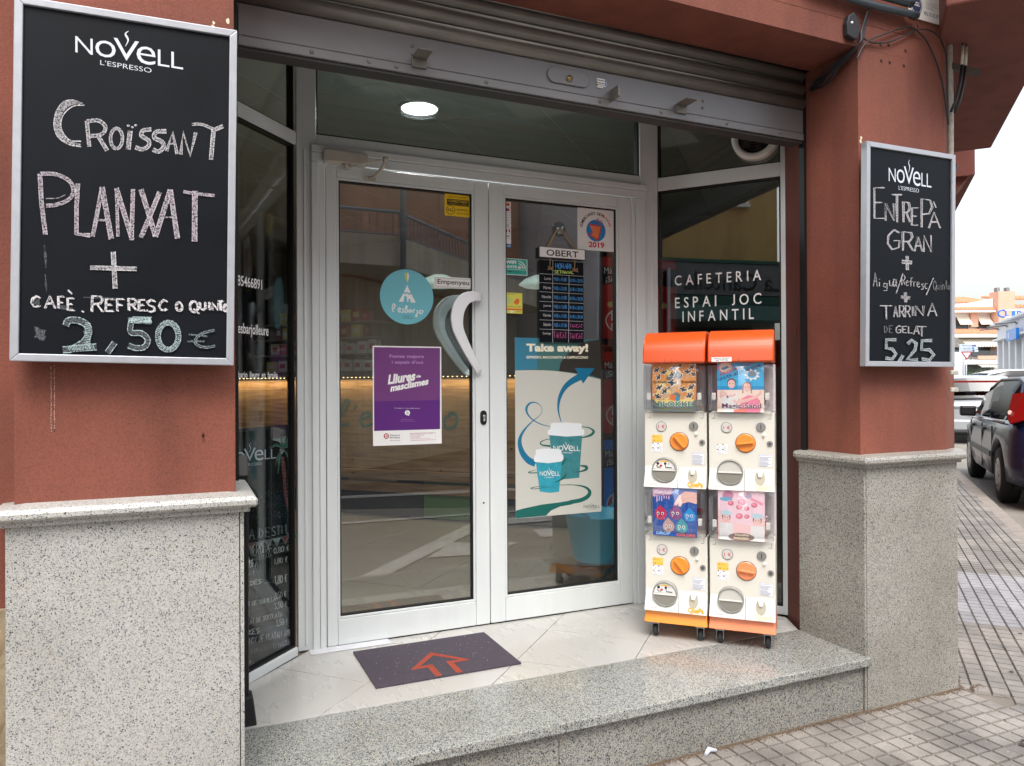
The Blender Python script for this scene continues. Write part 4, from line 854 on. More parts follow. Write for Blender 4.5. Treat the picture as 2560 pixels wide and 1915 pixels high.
a.ell(49,52,26,26,BL); a.poly([(31,38),(63,40),(58,64),(52,76),(36,66),(40,56)],OB); a.rib([(31,38),(63,40),(58,64),(52,76)],3,RD); a.srib([(40,56),(28,64),(42,68),(54,74)],2.5,RD); a.srib([(48,34),(54,22),(60,34)],1.4,RD); a.srib([(58,34),(64,26),(68,36)],1.4,RD)
a.txt('2019',29,79,71,93,RD,.035); a.build('print',t)
# OBERT sign on suction hook with rope
t=thing('open_sign','white hanging sign reading OBERT on a rope from a suction hook','sign',(.979,DY-.02,2.046))
g=MB(); g.add([(0,0,-.001+.001),(.268,0,0.001),(.268,0,.058),(0,0,.0555),(0,.008,0),(.268,.008,.001),(.268,.008,.058),(0,.008,.0555)],[(0,1,2,3),(7,6,5,4),(0,4,5,1),(1,5,6,2),(2,6,7,3),(3,7,4,0)],BLACK); g.build('plate',t,bevel=.001)
a=Art([(0,0),(268,0),(268,58),(0,58)],.268,.058,0,0,-.0003,4e-5); a.rect(4,4,264,54,WHITE); a.txt('OBERT',42,14,226,46,BLACK,.012); a.build('print',t)
ROPE=pm('jute_rope',(168,138,96),rough=.9,bump=.6,bscale=400)
for x in (.05,.222):
    g=MB(); g.tube([(x,.002,.052),(.118+(x-.118)*.1,.006,.158)],.0035,ROPE,n=6); g.build('rope',t)
g=MB(); g.lathe([(.0,-.012),(.02,-.01),(.038,.014),(.038,.018)],glassm('suction_clear',(.75,.8,.78),.1),c=(.125,0,.155),axis='y',n=24); g.tube([(.125,-.012,.155),(.125,-.024,.15),(.125,-.022,.16)],.004,ALU,n=6); g.build('suction_hook',t)
# opening hours
t=thing('opening_hours_board','black weekly opening hours board headed HORARI SETMANAL','sign',(.984,DY-.014,1.62))
g=MB(); g.box(0,.254,0,.006,0,.416,BOARD); g.build('board',t,bevel=.001)
a=Art([(478,745),(928,760),(908,1612),(462,1600)],.254,.416,0,0,-.0002,1.5e-5)
LN=M('rule_white',(206,208,212)); CB=M('chalk_blue',(70,150,220),.8); CY=M('chalk_lime',(190,222,120),.8); CK=M('chalk_rose',(206,96,160),.8)
a.stx('HORARI',640,778,798,832,8,CB,jit=.03); a.stx('SETMANAL',628,852,822,884,7,CY,jit=.03)
ys=[892,985,1080,1180,1278,1372,1468]
for i,y in enumerate(ys): a.rib([(474-i*2,y),(924-i*3,y+16)],3,LN)
a.rib([(612,750),(590,1610)],3.5,LN); a.rib([(774,905),(750,1615)],3.5,LN)
for i,(d,h1,h2) in enumerate((('Lunes','9:00 A 13:00','16:30 A 20:30'),('Martes','9:00 A 13:00','16:30 A 20:30'),('Miércoles','9:00 A 13:00','16:30 A 20:30'),('Jueves','9:00 A 13:00','16:30 A 20:30'),('Viernes','9:00 A 13:00','16:30 A 20:30'),('Sábado','9:00 A 13:30','TANCAT'),('Domingo','TANCAT','TANCAT'))):
    y=925+i*96; sx=-i*3; wd={5:66,6:76,9:92,7:80}[len(d) if len(d) in (5,6,7,9) else 6]
    a.txt(d,590+sx-wd,y,590+sx,y+30,LN,.0); c1_=CK if h1=='TANCAT' else CB; c2_=CK if h2=='TANCAT' else CB
    a.stx(h1,618+sx,y+2+(0 if i<6 else -4),748+sx,y+38+(22 if i==6 else 0),3.6,c1_,sl=.03,jit=.04,gap=.2); a.stx(h2,780+sx,y+10,912+sx,y+44+(22 if i==6 else 0),3.6,c2_,sl=.03,jit=.04,gap=.2)
a.build('lettering',t)
for x in (.058,.2): 
    g=MB(); 
    for s_ in (-1,1): g.tube([(x,-.006,.372),(x+s_*.014,-.010,.382),(x+s_*.016,-.008,.366),(x,-.006,.372)],.0045,ROPE,n=6)
    g.tube([(x,0,.372),(x+.004,.0,.43)],.003,ROPE,n=6); g.build('rope_knot',t)
# take away poster
CRM=pm('poster_cream',(196,197,190),rough=.3); PBL=M('poster_blue',(58,128,156),.3); PDK=M('poster_dark',(50,52,50),.3); PTE=M('poster_teal',(66,112,112),.3); RBB=M('ribbon_blue',(24,112,150),.3); RBG=M('ribbon_green',(22,98,92),.3); CUP1=pm('cup_teal',(52,158,180),rough=.3,var=.2,scale=30); CUP2=pm('cup_teal_dark',(62,134,142),rough=.3,var=.2,scale=30); LID=M('cup_lid',(226,232,238),.3); PCR=M('poster_letter',(240,236,214),.4)
TWQ=[(178,78),(926,92),(912,1588),(178,1650)]
t,a=sheet('take_away_poster','tall poster reading Take away! with two paper coffee cups on the right door','poster',.852,1.345,.736,1.640,quad=TWQ,back=CRM)
top=[(178,78),(926,92),(923,445)]+[(178+(923-178)*(1-i/12),370-(0)-14*math.sin(math.pi*(1-i/12))+75*(1-i/12)**2) for i in range(1,13)]
a.poly(top,PTE); a.poly([(178,78),(370,82),(370,355),(178,370)],PBL)
blob=[(926,92),(926,440),(860,415),(700,388),(560,375),(575,300),(620,240),(700,160),(800,110)]; a.poly(blob,PDK)
a.txt('Take away!',277,130,818,222,PCR,.05); a.txt('ESPRESSO, MACCHIATO & CAPPUCCINO',279,240,815,266,PCR,.028)
a.srib([(575,820),(552,720),(560,620),(600,530),(660,470),(745,420)],[6,14,26,38,50,62],RBB,8); a.poly([(698,345),(870,348),(768,482),(745,425)],RBB)
a.srib([(480,858),(400,838),(330,800),(285,750),(275,700),(300,660),(345,648),(390,670),(410,715),(390,760),(330,810),(270,870),(225,940),(215,1010),(240,1090),(290,1150),(350,1178)],[5,8,10,14,20,16,10,6,4,5,8,14,24,36,48,56,60],RBB,6)
a.srib([(752,858),(820,870),(855,900),(830,930),(770,950),(700,958)],[6,10,22,22,12,8],RBG,6); a.srib([(540,965),(450,970),(395,995),(410,1018),(480,1028)],[4,6,10,12,16],RBG,6)
a.poly([(470,930),(756,930),(725,1300),(600,1312),(560,1305),(512,1300)],CUP2)
a.poly([(484,832),(500,826),(620,822),(745,830),(752,838),(750,876),(772,886),(776,915),(760,935),(620,945),(470,932),(456,920),(460,890),(480,878)],LID)
novell(a,lambda u,v:(505+u*.248,1012+v*.27+.01*u*.3),WHITE)
a.srib([(350,1235),(300,1248),(292,1258),(350,1258),(420,1248),(560,1195),(620,1130)],[3,6,8,8,8,22,8],RBG,6); a.srib([(735,1195),(785,1205),(785,1228),(740,1245),(690,1252)],[10,26,22,12,4],RBG,6)
a.poly([(352,1165),(578,1165),(550,1420),(470,1430),(385,1418)],CUP1)
a.poly([(352,1060),(400,1050),(470,1048),(560,1055),(572,1062),(572,1090),(590,1108),(590,1140),(575,1160),(460,1175),(345,1165),(336,1150),(340,1115),(352,1100)],LID)
novell(a,lambda u,v:(385+u*.188,1235+v*.24+.0*u),WHITE)
a.srib([(440,1370),(340,1380),(308,1392),(340,1396),(400,1388),(470,1378)],[3,5,7,6,5,3],RBG,6); a.srib([(520,1340),(590,1300),(615,1260)],[8,20,6],RBG,6)
a.srib([(560,1362),(680,1362),(770,1378),(812,1415),(800,1455),(740,1490),(640,1510)],[5,6,16,28,34,34,34],RBG,7); a.poly([(660,1494),(560,1510),(400,1530),(250,1562),(178,1582),(178,1648),(436,1624),(480,1580),(560,1545),(660,1528)],RBG)
novell(a,lambda u,v:(760+u*.152,1528+v*.15),M('logo_dark',(70,90,84)))
a.build('print',t)
# ------------------------------------------------------------------ window lettering
def lett(name,label,lines,Tr,y=-.0):
    t=thing(name,label,'lettering',Tr[0],Tr[1]); 
    for (s_,x0,x1,z0,z1,b_) in lines:
        a=Art([(x0,z1),(x1,z1),(x1,z0),(x0,z0)],x1-x0,z1-z0,x0,z0,y,2e-5); a.txt(s_,x0,z1,x1,z0,WHITE,b_) if False else None
        vs,fs=textgeo(s_,b_); A=min(v[0] for v in vs); Bm=max(v[0] for v in vs); c=min(v[1] for v in vs); d=max(v[1] for v in vs)
        q=MB(); q.add([(x0+(x1-x0)*(x-A)/(Bm-A),y,z0+(z1-z0)*(yy-c)/(d-c)) for x,yy in vs],fs,WHITE); o=q.build('word',t); so_=o.modifiers.new('solid','SOLIDIFY'); so_.thickness=.0006
    return t
def spaced(s_,x0,x1,z0,z1,b_,gap=.42):
    wid=[]
    for ch in s_:
        if ch==' ': wid.append(.55); continue
        vs,_=textgeo(ch,b_); wid.append(max(v[0] for v in vs)-min(v[0] for v in vs))
    tot=sum(wid)+gap*.72*(len(s_)-1); k=(x1-x0)/tot; x=x0; out=[]
    for ch,w_ in zip(s_,wid):
        if ch!=' ': out.append((ch,x,x+w_*k,z0 if ch!='J' else z0,z1,b_))
        x+=(w_+gap*.72)*k
    return out
t=lett('window_lettering','white lettering CAFETERIA ESPAI JOC INFANTIL on the right side window',spaced('CAFETERIA',.085,.533,1.936,1.990,.006,.55)+spaced('ESPAI JOC',.086,.533,1.814,1.871,.006,.5)+spaced('INFANTIL',.126,.496,1.738,1.794,.006,.55),((TRt[0][0],TRt[0][1],0),AR),.024)
lett('window_lettering','white telephone number and web names lettered on the left side window',[('685466891',.505,.673,1.797,1.838,.006),('@esbarjolleure',.490,.713,1.598,1.655,.006),('@esbarjo_lleure_en_familia',.478,.773,1.428,1.464,.004)],((TL[0][0],TL[0][1],0),AL),.024)
# menu board inside the left window
t=thing('menu_chalkboard','tall summer menu chalkboard with a chalk palm tree behind the left side window','chalkboard',(TL[0][0],TL[0][1],0),AL)
g=MB(); g.box(.30,.90,.045,.056,.28,1.222,BOARD); g.build('board',t)
FRB=pm('black_frame',(20,20,22),rough=.4); g=MB(); g.box(.28,.2995,.043,.06,.27,1.235,FRB); g.box(.30,.90,.043,.06,1.2225,1.235,FRB); g.build('frame',t)
a=Art([(479,1091.1),(730.6,1068.3),(732.8,1605.7),(481.5,1742.5)],.60,.942,.30,.28,.0445,1.5e-5)  # quad is the board's corners projected through the camera to image pixels
za=lambda x,y:(580+x/3.68,1000+y/3.68); zb=lambda x,y:(580+x/3.213,1400+y/3.213)
def wr(s_,x0,y0,x1,y1,w,m,sl,z=za,jit=.03):
    p=z(x0,y0); q=z(x1,y1); a.stx(s_,p[0],p[1],q[0],q[1],w/2.7,m,sl=sl,jit=jit)
novell(a,lambda u,v:za(-55+u*.503,470+v*.56-.10*u*.503),M('logo_white',(208,214,226)))
for tx,ty in ((375,360),(350,440),(400,600),(425,670),(560,320),(570,400),(565,470),(545,640),(500,330),(430,350)):
    b_=(468,450); mx_,my_=(b_[0]+tx)/2+random.uniform(-14,14),(b_[1]+ty)/2-34
    a.srib([za(*b_),za(mx_,my_),za(tx,ty)],[2,7,1.5],CHGR,jit=.3); a.srib([za(*b_),za(mx_,my_+12),za(tx,ty+8)],[.8,1.2,.6],CHT,jit=.3)
for x,y in ((450,460),(468,470),(458,488)): a.ell(*za(x,y),3.2,3.6,CHP,9)
a.srib([za(465,520),za(480,680),za(485,820),za(510,960),za(540,1070)],[9,8,6,6,5],CHR,jit=.25)
for i in range(16): y=530+i*34; x=466+i*4.4; a.rib([za(x-12,y),za(x+2,y+14),za(x+14,y-2)],1.0,CHP)
for i in range(240): x=random.uniform(160,565); y=random.uniform(845,1100)-(x-200)*.06; a.rib([za(x,y),za(x+random.uniform(-10,12),y+random.uniform(-8,8))],random.uniform(.6,1.6),CHS if random.random()<.6 else CHG)
for ch,x0,y0,x1,y1 in (('A',155,1190,200,1280),('D',245,1180,280,1265),('E',305,1175,340,1258),('S',358,1165,395,1248),('T',405,1160,440,1238),('I',443,1158,465,1228),('U',490,1145,530,1235)):
    p=za(x0,y0); q=za(x1,y1); a.stx(ch,p[0],p[1],q[0],q[1],3.4,CHS,jit=0); a.stx(ch,p[0]+1,p[1],q[0]+1,q[1],.9,CHT,jit=0); a.stx(ch,p[0]-1.4,p[1],q[0]-1.4,q[1],.8,CHT,jit=0)
for y in (1165,1215): a.ell(*za(557,y),2.4,2.4,CH,9)
a.rib([za(150,1325),za(575,1238)],3.2,CHG,jit=.4)
fc=[CHR,CHG,CHG,CHT,CHR,CHGR]
for i in range(6):
    x=170+i*78; y=1320-i*16; a.poly([za(x-36,y+6),za(x+36,y-10),za(x+4,y+72)],fc[i]); a.rib([za(x-36,y+6),za(x+4,y+72),za(x+36,y-10)],1.2,CHT)
    a.rib([za(x-30,y+60),za(x+46,y+44)],.8,CHG)
sl=-.2
wr('TARTALAT VERONA:',-120,1395,350,1490,5,CH,sl); wr('0,80 €',378,1360,515,1410,6,CH,sl); wr('VAINILLA-XOCOLATA',60,1462,352,1505,4,CHG,sl); wr('ORXATA-TRUFA',-90,1500,225,1570,5,CH,-.12); wr('1,80 €',380,1462,500,1510,6,CH,sl)
wr('GRANISSAT',-60,1615,200,1650,4,CHG,-.16)
wr('BEGUDES FREDES:',-190,235,240,268,6,CH,sl,zb); wr('1,80 €',335,128,432,190,6,CH,-.15,zb); wr('3,50 €',335,262,425,310,5,CH,-.15,zb); wr('BOLES DE GELAT DE VAINILLA',-130,392,340,430,5,CH,-.22,zb); wr('3,50 €',330,345,432,392,5,CH,-.15,zb)
wr('TRUFA I GELAT DE XOCOLATA',-60,520,392,560,5,CH,-.24,zb); wr('3,50 €',342,480,438,530,5,CH,-.15,zb); wr('BATUTS SHAKES',-150,600,205,640,8,CH,-.15,zb); wr('GALETES CHIPS AHOY DE PLATAN AMB',-170,690,465,740,5,CH,-.22,zb); wr('MADUIXA I PLATAN O MADUIXA',-20,755,498,795,5,CHG,-.25,zb); wr('NATA. MES.',30,815,168,845,4,CHG,-.1,zb)
for x0,x1,y in ((370,300,1400),(240,380,1540)): pass
for (p,q) in (((245,186),(330,175)),((140,358),(330,318)),((140,455),(320,390)),((210,575),(335,522))):
    for i in range(9): u=i/8; c_=zb(p[0]+(q[0]-p[0])*u,p[1]+(q[1]-p[1])*u); a.ell(c_[0],c_[1],.8,.8,CH,6)
for (p,q) in (((130,418),(330,350)),((130,528),(400,430)),((130,690),(460,570)),((130,760),(500,610)),((130,155),(175,145))): a.rib([zb(*p),zb(*q)],.8,CHR)
a.build('chalk_lettering',t)
# ------------------------------------------------------------------ capsule vending towers
UW=.2845; ORG=pm('orange_plastic',(218,84,30),rough=.33,coat=.15,var=.04); ORP=pm('orange_faded',(240,140,96),rough=.4,var=.12,scale=8); ORY=pm('orange_amber',(242,148,46),rough=.32,coat=.2); OK1=pm('knob_orange',(244,146,58),rough=.32); OK2=pm('knob_salmon',(246,150,100),rough=.35)
CRW=pm('cream_plastic',(222,220,211),rough=.3,var=.03,scale=4); CRS=pm('white_skirt',(232,231,226),rough=.28); SLV=pm('grey_metal',(150,150,148),rough=.35,metal=.5); GRY=pm('chute_grey',(150,150,144),rough=.4); SMK=pm('capsule_pink',(206,60,90),rough=.3); SMG=pm('dark_grey',(78,74,74),rough=.6); INB=pm('window_back',(206,198,200),rough=.6); REDT=M('euro_red',(200,50,50))  # SMG: plain dark grey for seams, slots, knob rings and some capsules
RUB=pm('castor_tyre',(38,44,48),rough=.55)
def tower(loc,label,knobs,lowc,posters,gag,titles,hoodlab=None):
    t=thing('capsule_vending_machine',label,'vending machine',loc,TAt,'capsule toy vending machines side by side')
    D_=.30
    # base with sloping front
    g=MB(); g.add([(0,-.012,.075),(UW,-.012,.075),(UW-.004,.006,.127),(.004,.006,.127),(0,D_,.075),(UW,D_,.075),(UW-.004,D_,.127),(.004,D_,.127)],[(0,1,2,3),(5,4,7,6),(0,4,5,1),(3,2,6,7),(0,3,7,4),(1,5,6,2)],lowc); g.build('base',t,bevel=.003)
    for x in (.045,UW-.035):
        for y in (.04,D_-.05):
            g=MB(); g.lathe([(.0,-.012),(.018,-.012),(.026,-.008),(.027,0),(.026,.008),(.018,.012),(0,.012)],RUB,c=(x,y,.0275),axis='x',n=20); c=g.build('castor',t)
            g=MB(); g.box(x-.016,x-.0135,y-.016,y+.012,.02,.06,SLV); g.box(x+.0135,x+.016,y-.016,y+.012,.02,.06,SLV); g.box(x-.02,x+.02,y-.02,y+.02,.06,.074,SLV); g.lathe([(0,-.018),(.005,-.018),(.005,.018),(0,.018)],SLV,c=(x,y,.0275),axis='x',n=8); g.build('fork',c)
    for u in (0,1):
        z0=.130+u*.566; L=posters[u]
        kn=knobs[u]
        m=bpy.data.objects.new('machine',None); SC.collection.objects.link(m); m.parent=t; m.location=(0,0,z0); m['label']=['lower','upper'][u]+' capsule machine of the tower'
        # body with front panel, side walls
        g=MB(); g.box(.003,UW-.001,.012,D_,0,.342,CRW); g.box(.003,UW-.001,.17,D_,.343,.561,INB); g.build('body',m,bevel=.004)
        g=MB(); g.box(.014,UW-.014,.03,.168,.343,.349,CRW)
        for i in range(16):
            x=.035+random.random()*(UW-.07); y=.06+random.random()*.1; z=.37+random.random()*.09*(1-u*.3); g.lathe([(0,-.024),(.017,-.017),(.024,0),(.017,.017),(0,.024)],[SMK,GRY,SMG,CLEAR][i%4],c=(x,y,z),n=10)
        g.build('capsules',m,kind='stuff')
        # skirt
        g=MB(); g.add([(.002,-.020,.0),(UW-.002,-.020,.0),(UW-.006,.010,.093),(.006,.010,.093),(.002,.10,.0),(UW-.002,.10,.0),(UW-.006,.10,.093),(.006,.10,.093)],[(0,1,2,3),(5,4,7,6),(0,4,5,1),(3,2,6,7),(0,3,7,4),(1,5,6,2)],CRS); g.build('skirt',m,bevel=.003)
        # clear window: curved front
        pr=[(.012,.347),(-.012,.362),(-.026,.40),(-.030,.46),(-.024,.53),(-.010,.560)]
        g=MB(); n=len(pr); vs=[(x,p[0],p[1]) for x in (.006,UW-.006) for p in pr]; g.add(vs,[(i,i+1,n+i+1,n+i) for i in range(n-1)],CLEAR,True)
        for x in (.006,UW-.006): g.add([(x,p[0],p[1]) for p in pr]+[(x,.168,.56),(x,.168,.347)],[tuple(range(n+2))],CLEAR)
        for x in (.020,UW-.020): g.box(x-.0015,x+.0015,-.024,-.0225,.37,.55,CLEAR)
        g.build('window',m)
        for x in (.028,UW-.03): g2=MB(); g2.box(x-.009,x+.009,-.012,-.006,.40,.432,PLAST); g2.build('window_catch',m,bevel=.002)
        # poster card inside
        a=Art([(0,0),(100,0),(100,110),(0,110)],.198,.218,.043,.346,-.0095,2e-5); L(a); 
        a.build('poster',m)
        # front fittings  (heights relative to panel)
        Y=.0115
        def disc(nm,cx,cz,r_,mat_,y0=Y,dy=.006,n=24,par=m,inner=None):
            q=MB(); q.lathe([(0,y0-dy),(r_*.9,y0-dy),(r_,y0-dy*.55),(r_,y0)],mat_,c=(cx,0,cz),axis='y',n=n,smooth=False)
            return q.build(nm,par)
        z=lambda v:v-.130 if True else v
        # measured on the upper unit: values above the tower floor minus its z0 (.696)
        k=.696
        d=disc('price_window',.081,.973-k,.025,GRY,dy=.003); a=Art([(0,0),(10,0),(10,10),(0,10)],.05,.05,.056,.948-k,Y-.0035,2e-5); a.ell(5,5,4.2,4.2,M('price_disc',(206,204,202),.3)); a.txt('1 €',2.2,3.4,8.2,6.8,REDT,.01); a.build('print',d)
        d=disc('coin_slot',.226,.977-k,.0205,SLV); g=MB(); g.box(.2245,.2275,Y-.0068,Y-.006,.966-k,.988-k,BLK); g.build('slot',d)
        d=disc('knob_ring',.161,.905-k,.0435,SMG,dy=.003)
        kb=disc('knob',.161,.905-k,.041,kn[0],dy=.007); an=R(kn[1]); g=MB(); T=Matrix.Translation((.161,0,.905-k))@Matrix.Rotation(-an,4,'Y'); g.box(-.034,.034,Y-.020,Y-.006,-.0045,.0045,kn[0],T); g.build('grip',kb,bevel=.002)
        disc('reject_button',.238,.943-k,.007,CRS,dy=.008,n=14)
        d=disc('lock',.263,.904-k,.013,SLV,dy=.004,n=18); disc('lock_core',.263,.904-k,.006,SMG,y0=Y-.004,dy=.002,n=12,par=d)
        # stickers
        a=Art([(115,1132),(220,1132),(220,1305),(115,1305)],.048,.079,.037,.855-k,Y-.0004,2e-5)
        if not(u==1 and 'fad' in gag): a.rect(115,1132,220,1207,M('tag_amber',(240,196,96))); a.txt('1€ = 1',124,1142,178,1158,BLACK); a.ell(168,1150,9,11,YA,10); a.txt('2€ = 1+1',124,1182,212,1198,BLACK); a.ell(168,1188,9,11,YA,10); a.ell(200,1188,9,11,YA,10)
        else: a.ell(165,1210,10,8,YA,10)
        a.rect(115,1210,220,1305,M('sticker_white',(238,240,244))); LG=M('line_grey',(120,124,136)); a.rib([(167,1210),(167,1305)],2,LG); a.rib([(115,1258),(220,1258)],2,LG)
        for x,y in ((124,1217),(176,1217),(124,1265),(176,1265)): a.rect(x-5,y-5,x+7,y+5,BLACK)
        a.rib([(130,1248),(150,1232)],4,LG); a.rib(arc(194,1240,10,11,0,300,10),3,LG); a.rib(arc(142,1285,14,13,30,330,10),3,LG); a.rib(arc(196,1284,12,13,200,480,10),3,LG)
        a.build('instruction_sticker',m)
        a=Art([(507,1305),(635,1305),(635,1430),(507,1430)],.057,.055,.216,.803-k,Y-.0004,2e-5); a.rect(507,1305,635,1430,M('sticker_white',(238,240,244))); BLU=M('caution_blue',(104,112,150)); a.rib([(507,1305),(635,1305),(635,1430),(507,1430),(507,1305)],1.5,BLU)
        a.poly([(513,1322),(519,1310),(525,1322)],BLU); a.txt('ADVERTENCIA',528,1311,628,1322,BLU)
        for i in range(9): a.rib([(513,1335+i*10.5+(4 if i>3 else 0)),(513+random.uniform(70,116),1336+i*10.5+(4 if i>3 else 0))],4,BLU)
        a.build('caution_sticker',m)
        # capsule outlet
        cz=.776-k; d=MB(); d.lathe([(.0495,-.0165),(.051,-.020),(.056,-.019),(.057,Y)],GRY,c=(.096,0,cz),axis='y',n=32); d.lathe([(0,-.0155),(.05,-.0155)],pm('outlet_inner',(200,199,193),rough=.5),c=(.096,0,cz),axis='y',n=32); oo=d.build('outlet_ring',m)
        g=MB(); g.prism(arc(.096,cz,.049,.049,180,360,14),'y',-.0185,-.0165,pm('outlet_smoke',(138,136,128),rough=.3)); g.build('flap',oo)
        g=MB(); g.box(.046,.146,-.0225,-.0186,cz-.003,cz+.003,CRS); g.build('lip',oo)
        if 'hand' in gag:
            a=Art([(135,1350),(365,1350),(365,1470),(135,1470)],.1,.05,.046,cz+.0035,-.0157,2e-5); pts=[(138,1462)]+arc(250,1462,108,100,180,360,16)+[(360,1462)]
            a.poly(pts,WHITE); a.poly([(195,1385)]+arc(250,1400,58,26,200,340,8)+[(305,1385)],YA)
            a.ell(186,1408,16,16,BLACK,12); a.rib([(175,1425),(180,1450),(215,1450)],12,BLACK); a.ell(262,1408,15,15,BLACK,12); a.rib([(262,1425),(268,1452),(330,1452)],12,BLACK); a.ell(218,1432,16,13,REDT,12); a.rib([(212,1398),(228,1412)],2.5,REDT); a.rib([(228,1398),(212,1412)],2.5,REDT); a.rib(arc(306,1406,8,8,0,360,10),2,REDT); a.rib([(292,1395),(292,1455)],3,BLACK)
            a.build('notice',oo)
        # lower scoop on the skirt
        q=MB(); vs=[]; 
        for i in range(17):
            an=R(180+180*i/16); vs.append((.096+.055*math.cos(an),0,.085+.066*math.sin(an)*1.0))
        for i,(x,_,zz) in enumerate(vs): yy=-.020+(zz/.093)*.030-.0012; vs[i]=(x,yy,zz)
        q.add(vs,[tuple(range(17))],pm('scoop',(214,213,206),rough=.35)); q.build('scoop',m)
        # coin return
        q=MB(); P_=arc(.222,.057,.022,.033,0,360,20)[:-1]; q.add([(x,-.020+(zz/.093)*.030-.0015,zz) for x,zz in P_],[tuple(range(20))],pm('return_cup',(172,166,148),rough=.4)); cr=q.build('coin_return',m)
        q=MB(); q.add([(x,-.020+(zz/.093)*.030-.006,zz) for x,zz in ((.209,.092),(.235,.092),(.229,.062),(.215,.062))],[(0,1,2,3)],CRS); so_=q.build('return_flap',cr); md=so_.modifiers.new('s','SOLIDIFY'); md.thickness=.004
        # split line, hinges and names
        g=MB(); sk=lambda x,zz,e=.0012:(x,-.020+(zz/.093)*.030-e,zz)
        g.add([sk(.1560,0),sk(.1582,0),sk(.1582,.093),sk(.1560,.093)],[(0,1,2,3)],SMG)
        for x in (.016,UW-.03): g.add([(x,Y-.001,.318),(x+.014,Y-.001,.318),(x+.014,Y-.001,.3165),(x,Y-.001,.3165)],[(0,1,2,3)],SMG); g.add([(x+.013,Y-.0012,.34),(x+.0142,Y-.0012,.34),(x+.0142,Y-.0012,.3165),(x+.013,Y-.0012,.3165)],[(0,1,2,3)],SMG)
        g.build('seam',m)
        vs,fs=textgeo('QuePa',.06); w_=max(v[0] for v in vs); qn=M('name_orange' if gag[0]!='f' else 'name_pale',(238,160,40) if gag[0]!='f' else (246,214,176))
        g=MB(); g.add([sk(.200+x/w_*.070,.009+y*.028,.0016) for x,y in vs],fs,qn); g.build('name_print',m)
        vs,fs=textgeo('DISCAPA',.0); w_=max(v[0] for v in vs); g=MB(); g.add([sk(.026+x/w_*.038,.011+y*.0085,.0016) for x,y in vs],fs,M('small_pink',(200,90,110))); 
        for kx in range(8): an=R(kx*45); g.add([sk(.015+.002*math.cos(an)-.0006,.0145+.002*math.sin(an)),sk(.015+.006*math.cos(an),.0145+.006*math.sin(an)-.0006),sk(.015+.006*math.cos(an),.0145+.006*math.sin(an)+.0006),sk(.015+.002*math.cos(an)+.0006,.0145+.002*math.sin(an))],[(0,1,2,3)],M('small_pink',(200,90,110)))
        g.build('maker_print',m)
    # hood
    pr=[(.26,1.262),(-.036,1.262),(-.0385,1.270),(-.037,1.285)]+[(.085-.120*math.cos(R(q_)),1.295+.115*math.sin(R(q_))) for q_ in range(6,91,7)]+[(.26,1.410)]
    g=MB(); n=len(pr); vs=[(x,p[0],p[1]) for x in (.004,UW-.002) for p in pr]; g.add(vs,[(i,(i+1)%n,n+(i+1)%n,n+i) for i in range(n)],ORG); g.add(vs[:n],[tuple(range(n))],ORG); g.add(vs[n:],[tuple(range(n-1,-1,-1))],ORG); hd=g.build('hood',t,bevel=.006)
    g=MB()
    for x in (.105,.137): g.box(x-.001,x+.001,-.0385,-.034,1.264,1.28,SMG)
    g.build('hood_slot',hd)
    if hoodlab:
        a=Art([(0,0),(100,0),(100,22),(0,22)],.086,.02,.022,1.266,-.0385,2e-5); a.rect(0,0,100,22,WHITE); a.txt('SERVICIO TECNICO',12,4,90,10,BLACK,.01); a.txt('647 779 741',22,12,80,19,BLACK,.02); a.build('service_label',hd)
    return t
TAt=math.atan2(-.702,.7122)
CAMO=[M('camo_orange',(220,150,80),.4),M('camo_yellow',(240,212,130),.4),M('camo_grey',(96,110,112),.4),M('camo_sand',(206,170,130),.4)]; PLN=M('plane_dark',(54,60,62),.4)
def p_blokke(a):
    a.rect(0,0,100,110,CAMO[0])
    for i in range(16):
        x,y=random.uniform(5,95),random.uniform(4,84); r_=random.uniform(6,13); a.poly([(min(100,max(0,x+r_*math.cos(t_)*random.uniform(.6,1.3))),min(108,max(0,y+r_*.8*math.sin(t_)*random.uniform(.6,1.3)))) for t_ in np.linspace(0,6.28,10)[:-1]],CAMO[[1,3,1,2][i%4]])
    for (x,y,s_) in ((10,14,8),(26,19,8),(14,31,8),(50,9,9),(64,3,6),(46,24,8),(63,31,8),(90,8,8),(80,18,8),(94,24,7),(15,54,9),(28,63,9),(12,74,9),(45,43,11),(70,58,9),(88,54,9),(84,73,9),(38,55,5)):
        an=random.uniform(-.8,.8); c,s2=math.cos(an),math.sin(an); f=lambda pts:[(min(99,max(1,x+(px*c-py*s2)*s_)),min(108,max(1,y+(px*s2+py*c)*s_))) for px,py in pts]
        shp=[(-1,.1),(-.3,-.2),(-.1,-.8),(.15,-.75),(.1,-.25),(.7,-.3),(.95,-.6),(1.05,-.1),(.5,.25),(.2,.7),(0,.65),(-.1,.3),(-.7,.35)]
        a.poly([(min(99.5,max(.5,x+(px*c-py*s2)*s_*1.28)),min(108,max(.5,y+(px*s2+py*c)*s_*1.28))) for px,py in shp],WHITE); a.poly(f(shp),PLN)
    a.txt('+20 modelos',1,38,34,45,BLACK,.02,sl=-.03); a.txt('18 modelos',66,38,99,45,BLACK,.02,sl=-.03)
    a.poly([(0,82),(100,82),(100,110),(0,110)],CAMO[2]); a.poly([(4,82),(96,82),(90,90),(10,90)],CAMO[1]); a.poly([(43,70),(55,72),(52,86),(41,82)],OR); a.ell(58,80,6,6,M('dome_blue',(0,140,170)),12)
    a.txt('BLOKKE',13,86,91,99,WHITE,.07); a.txt('BLOKKE',13,86,91,99,M('camo_green_text',(60,130,100)),.035); a.txt('PART TWO',15,101,90,107,M('olive_text',(120,120,60)),.03)
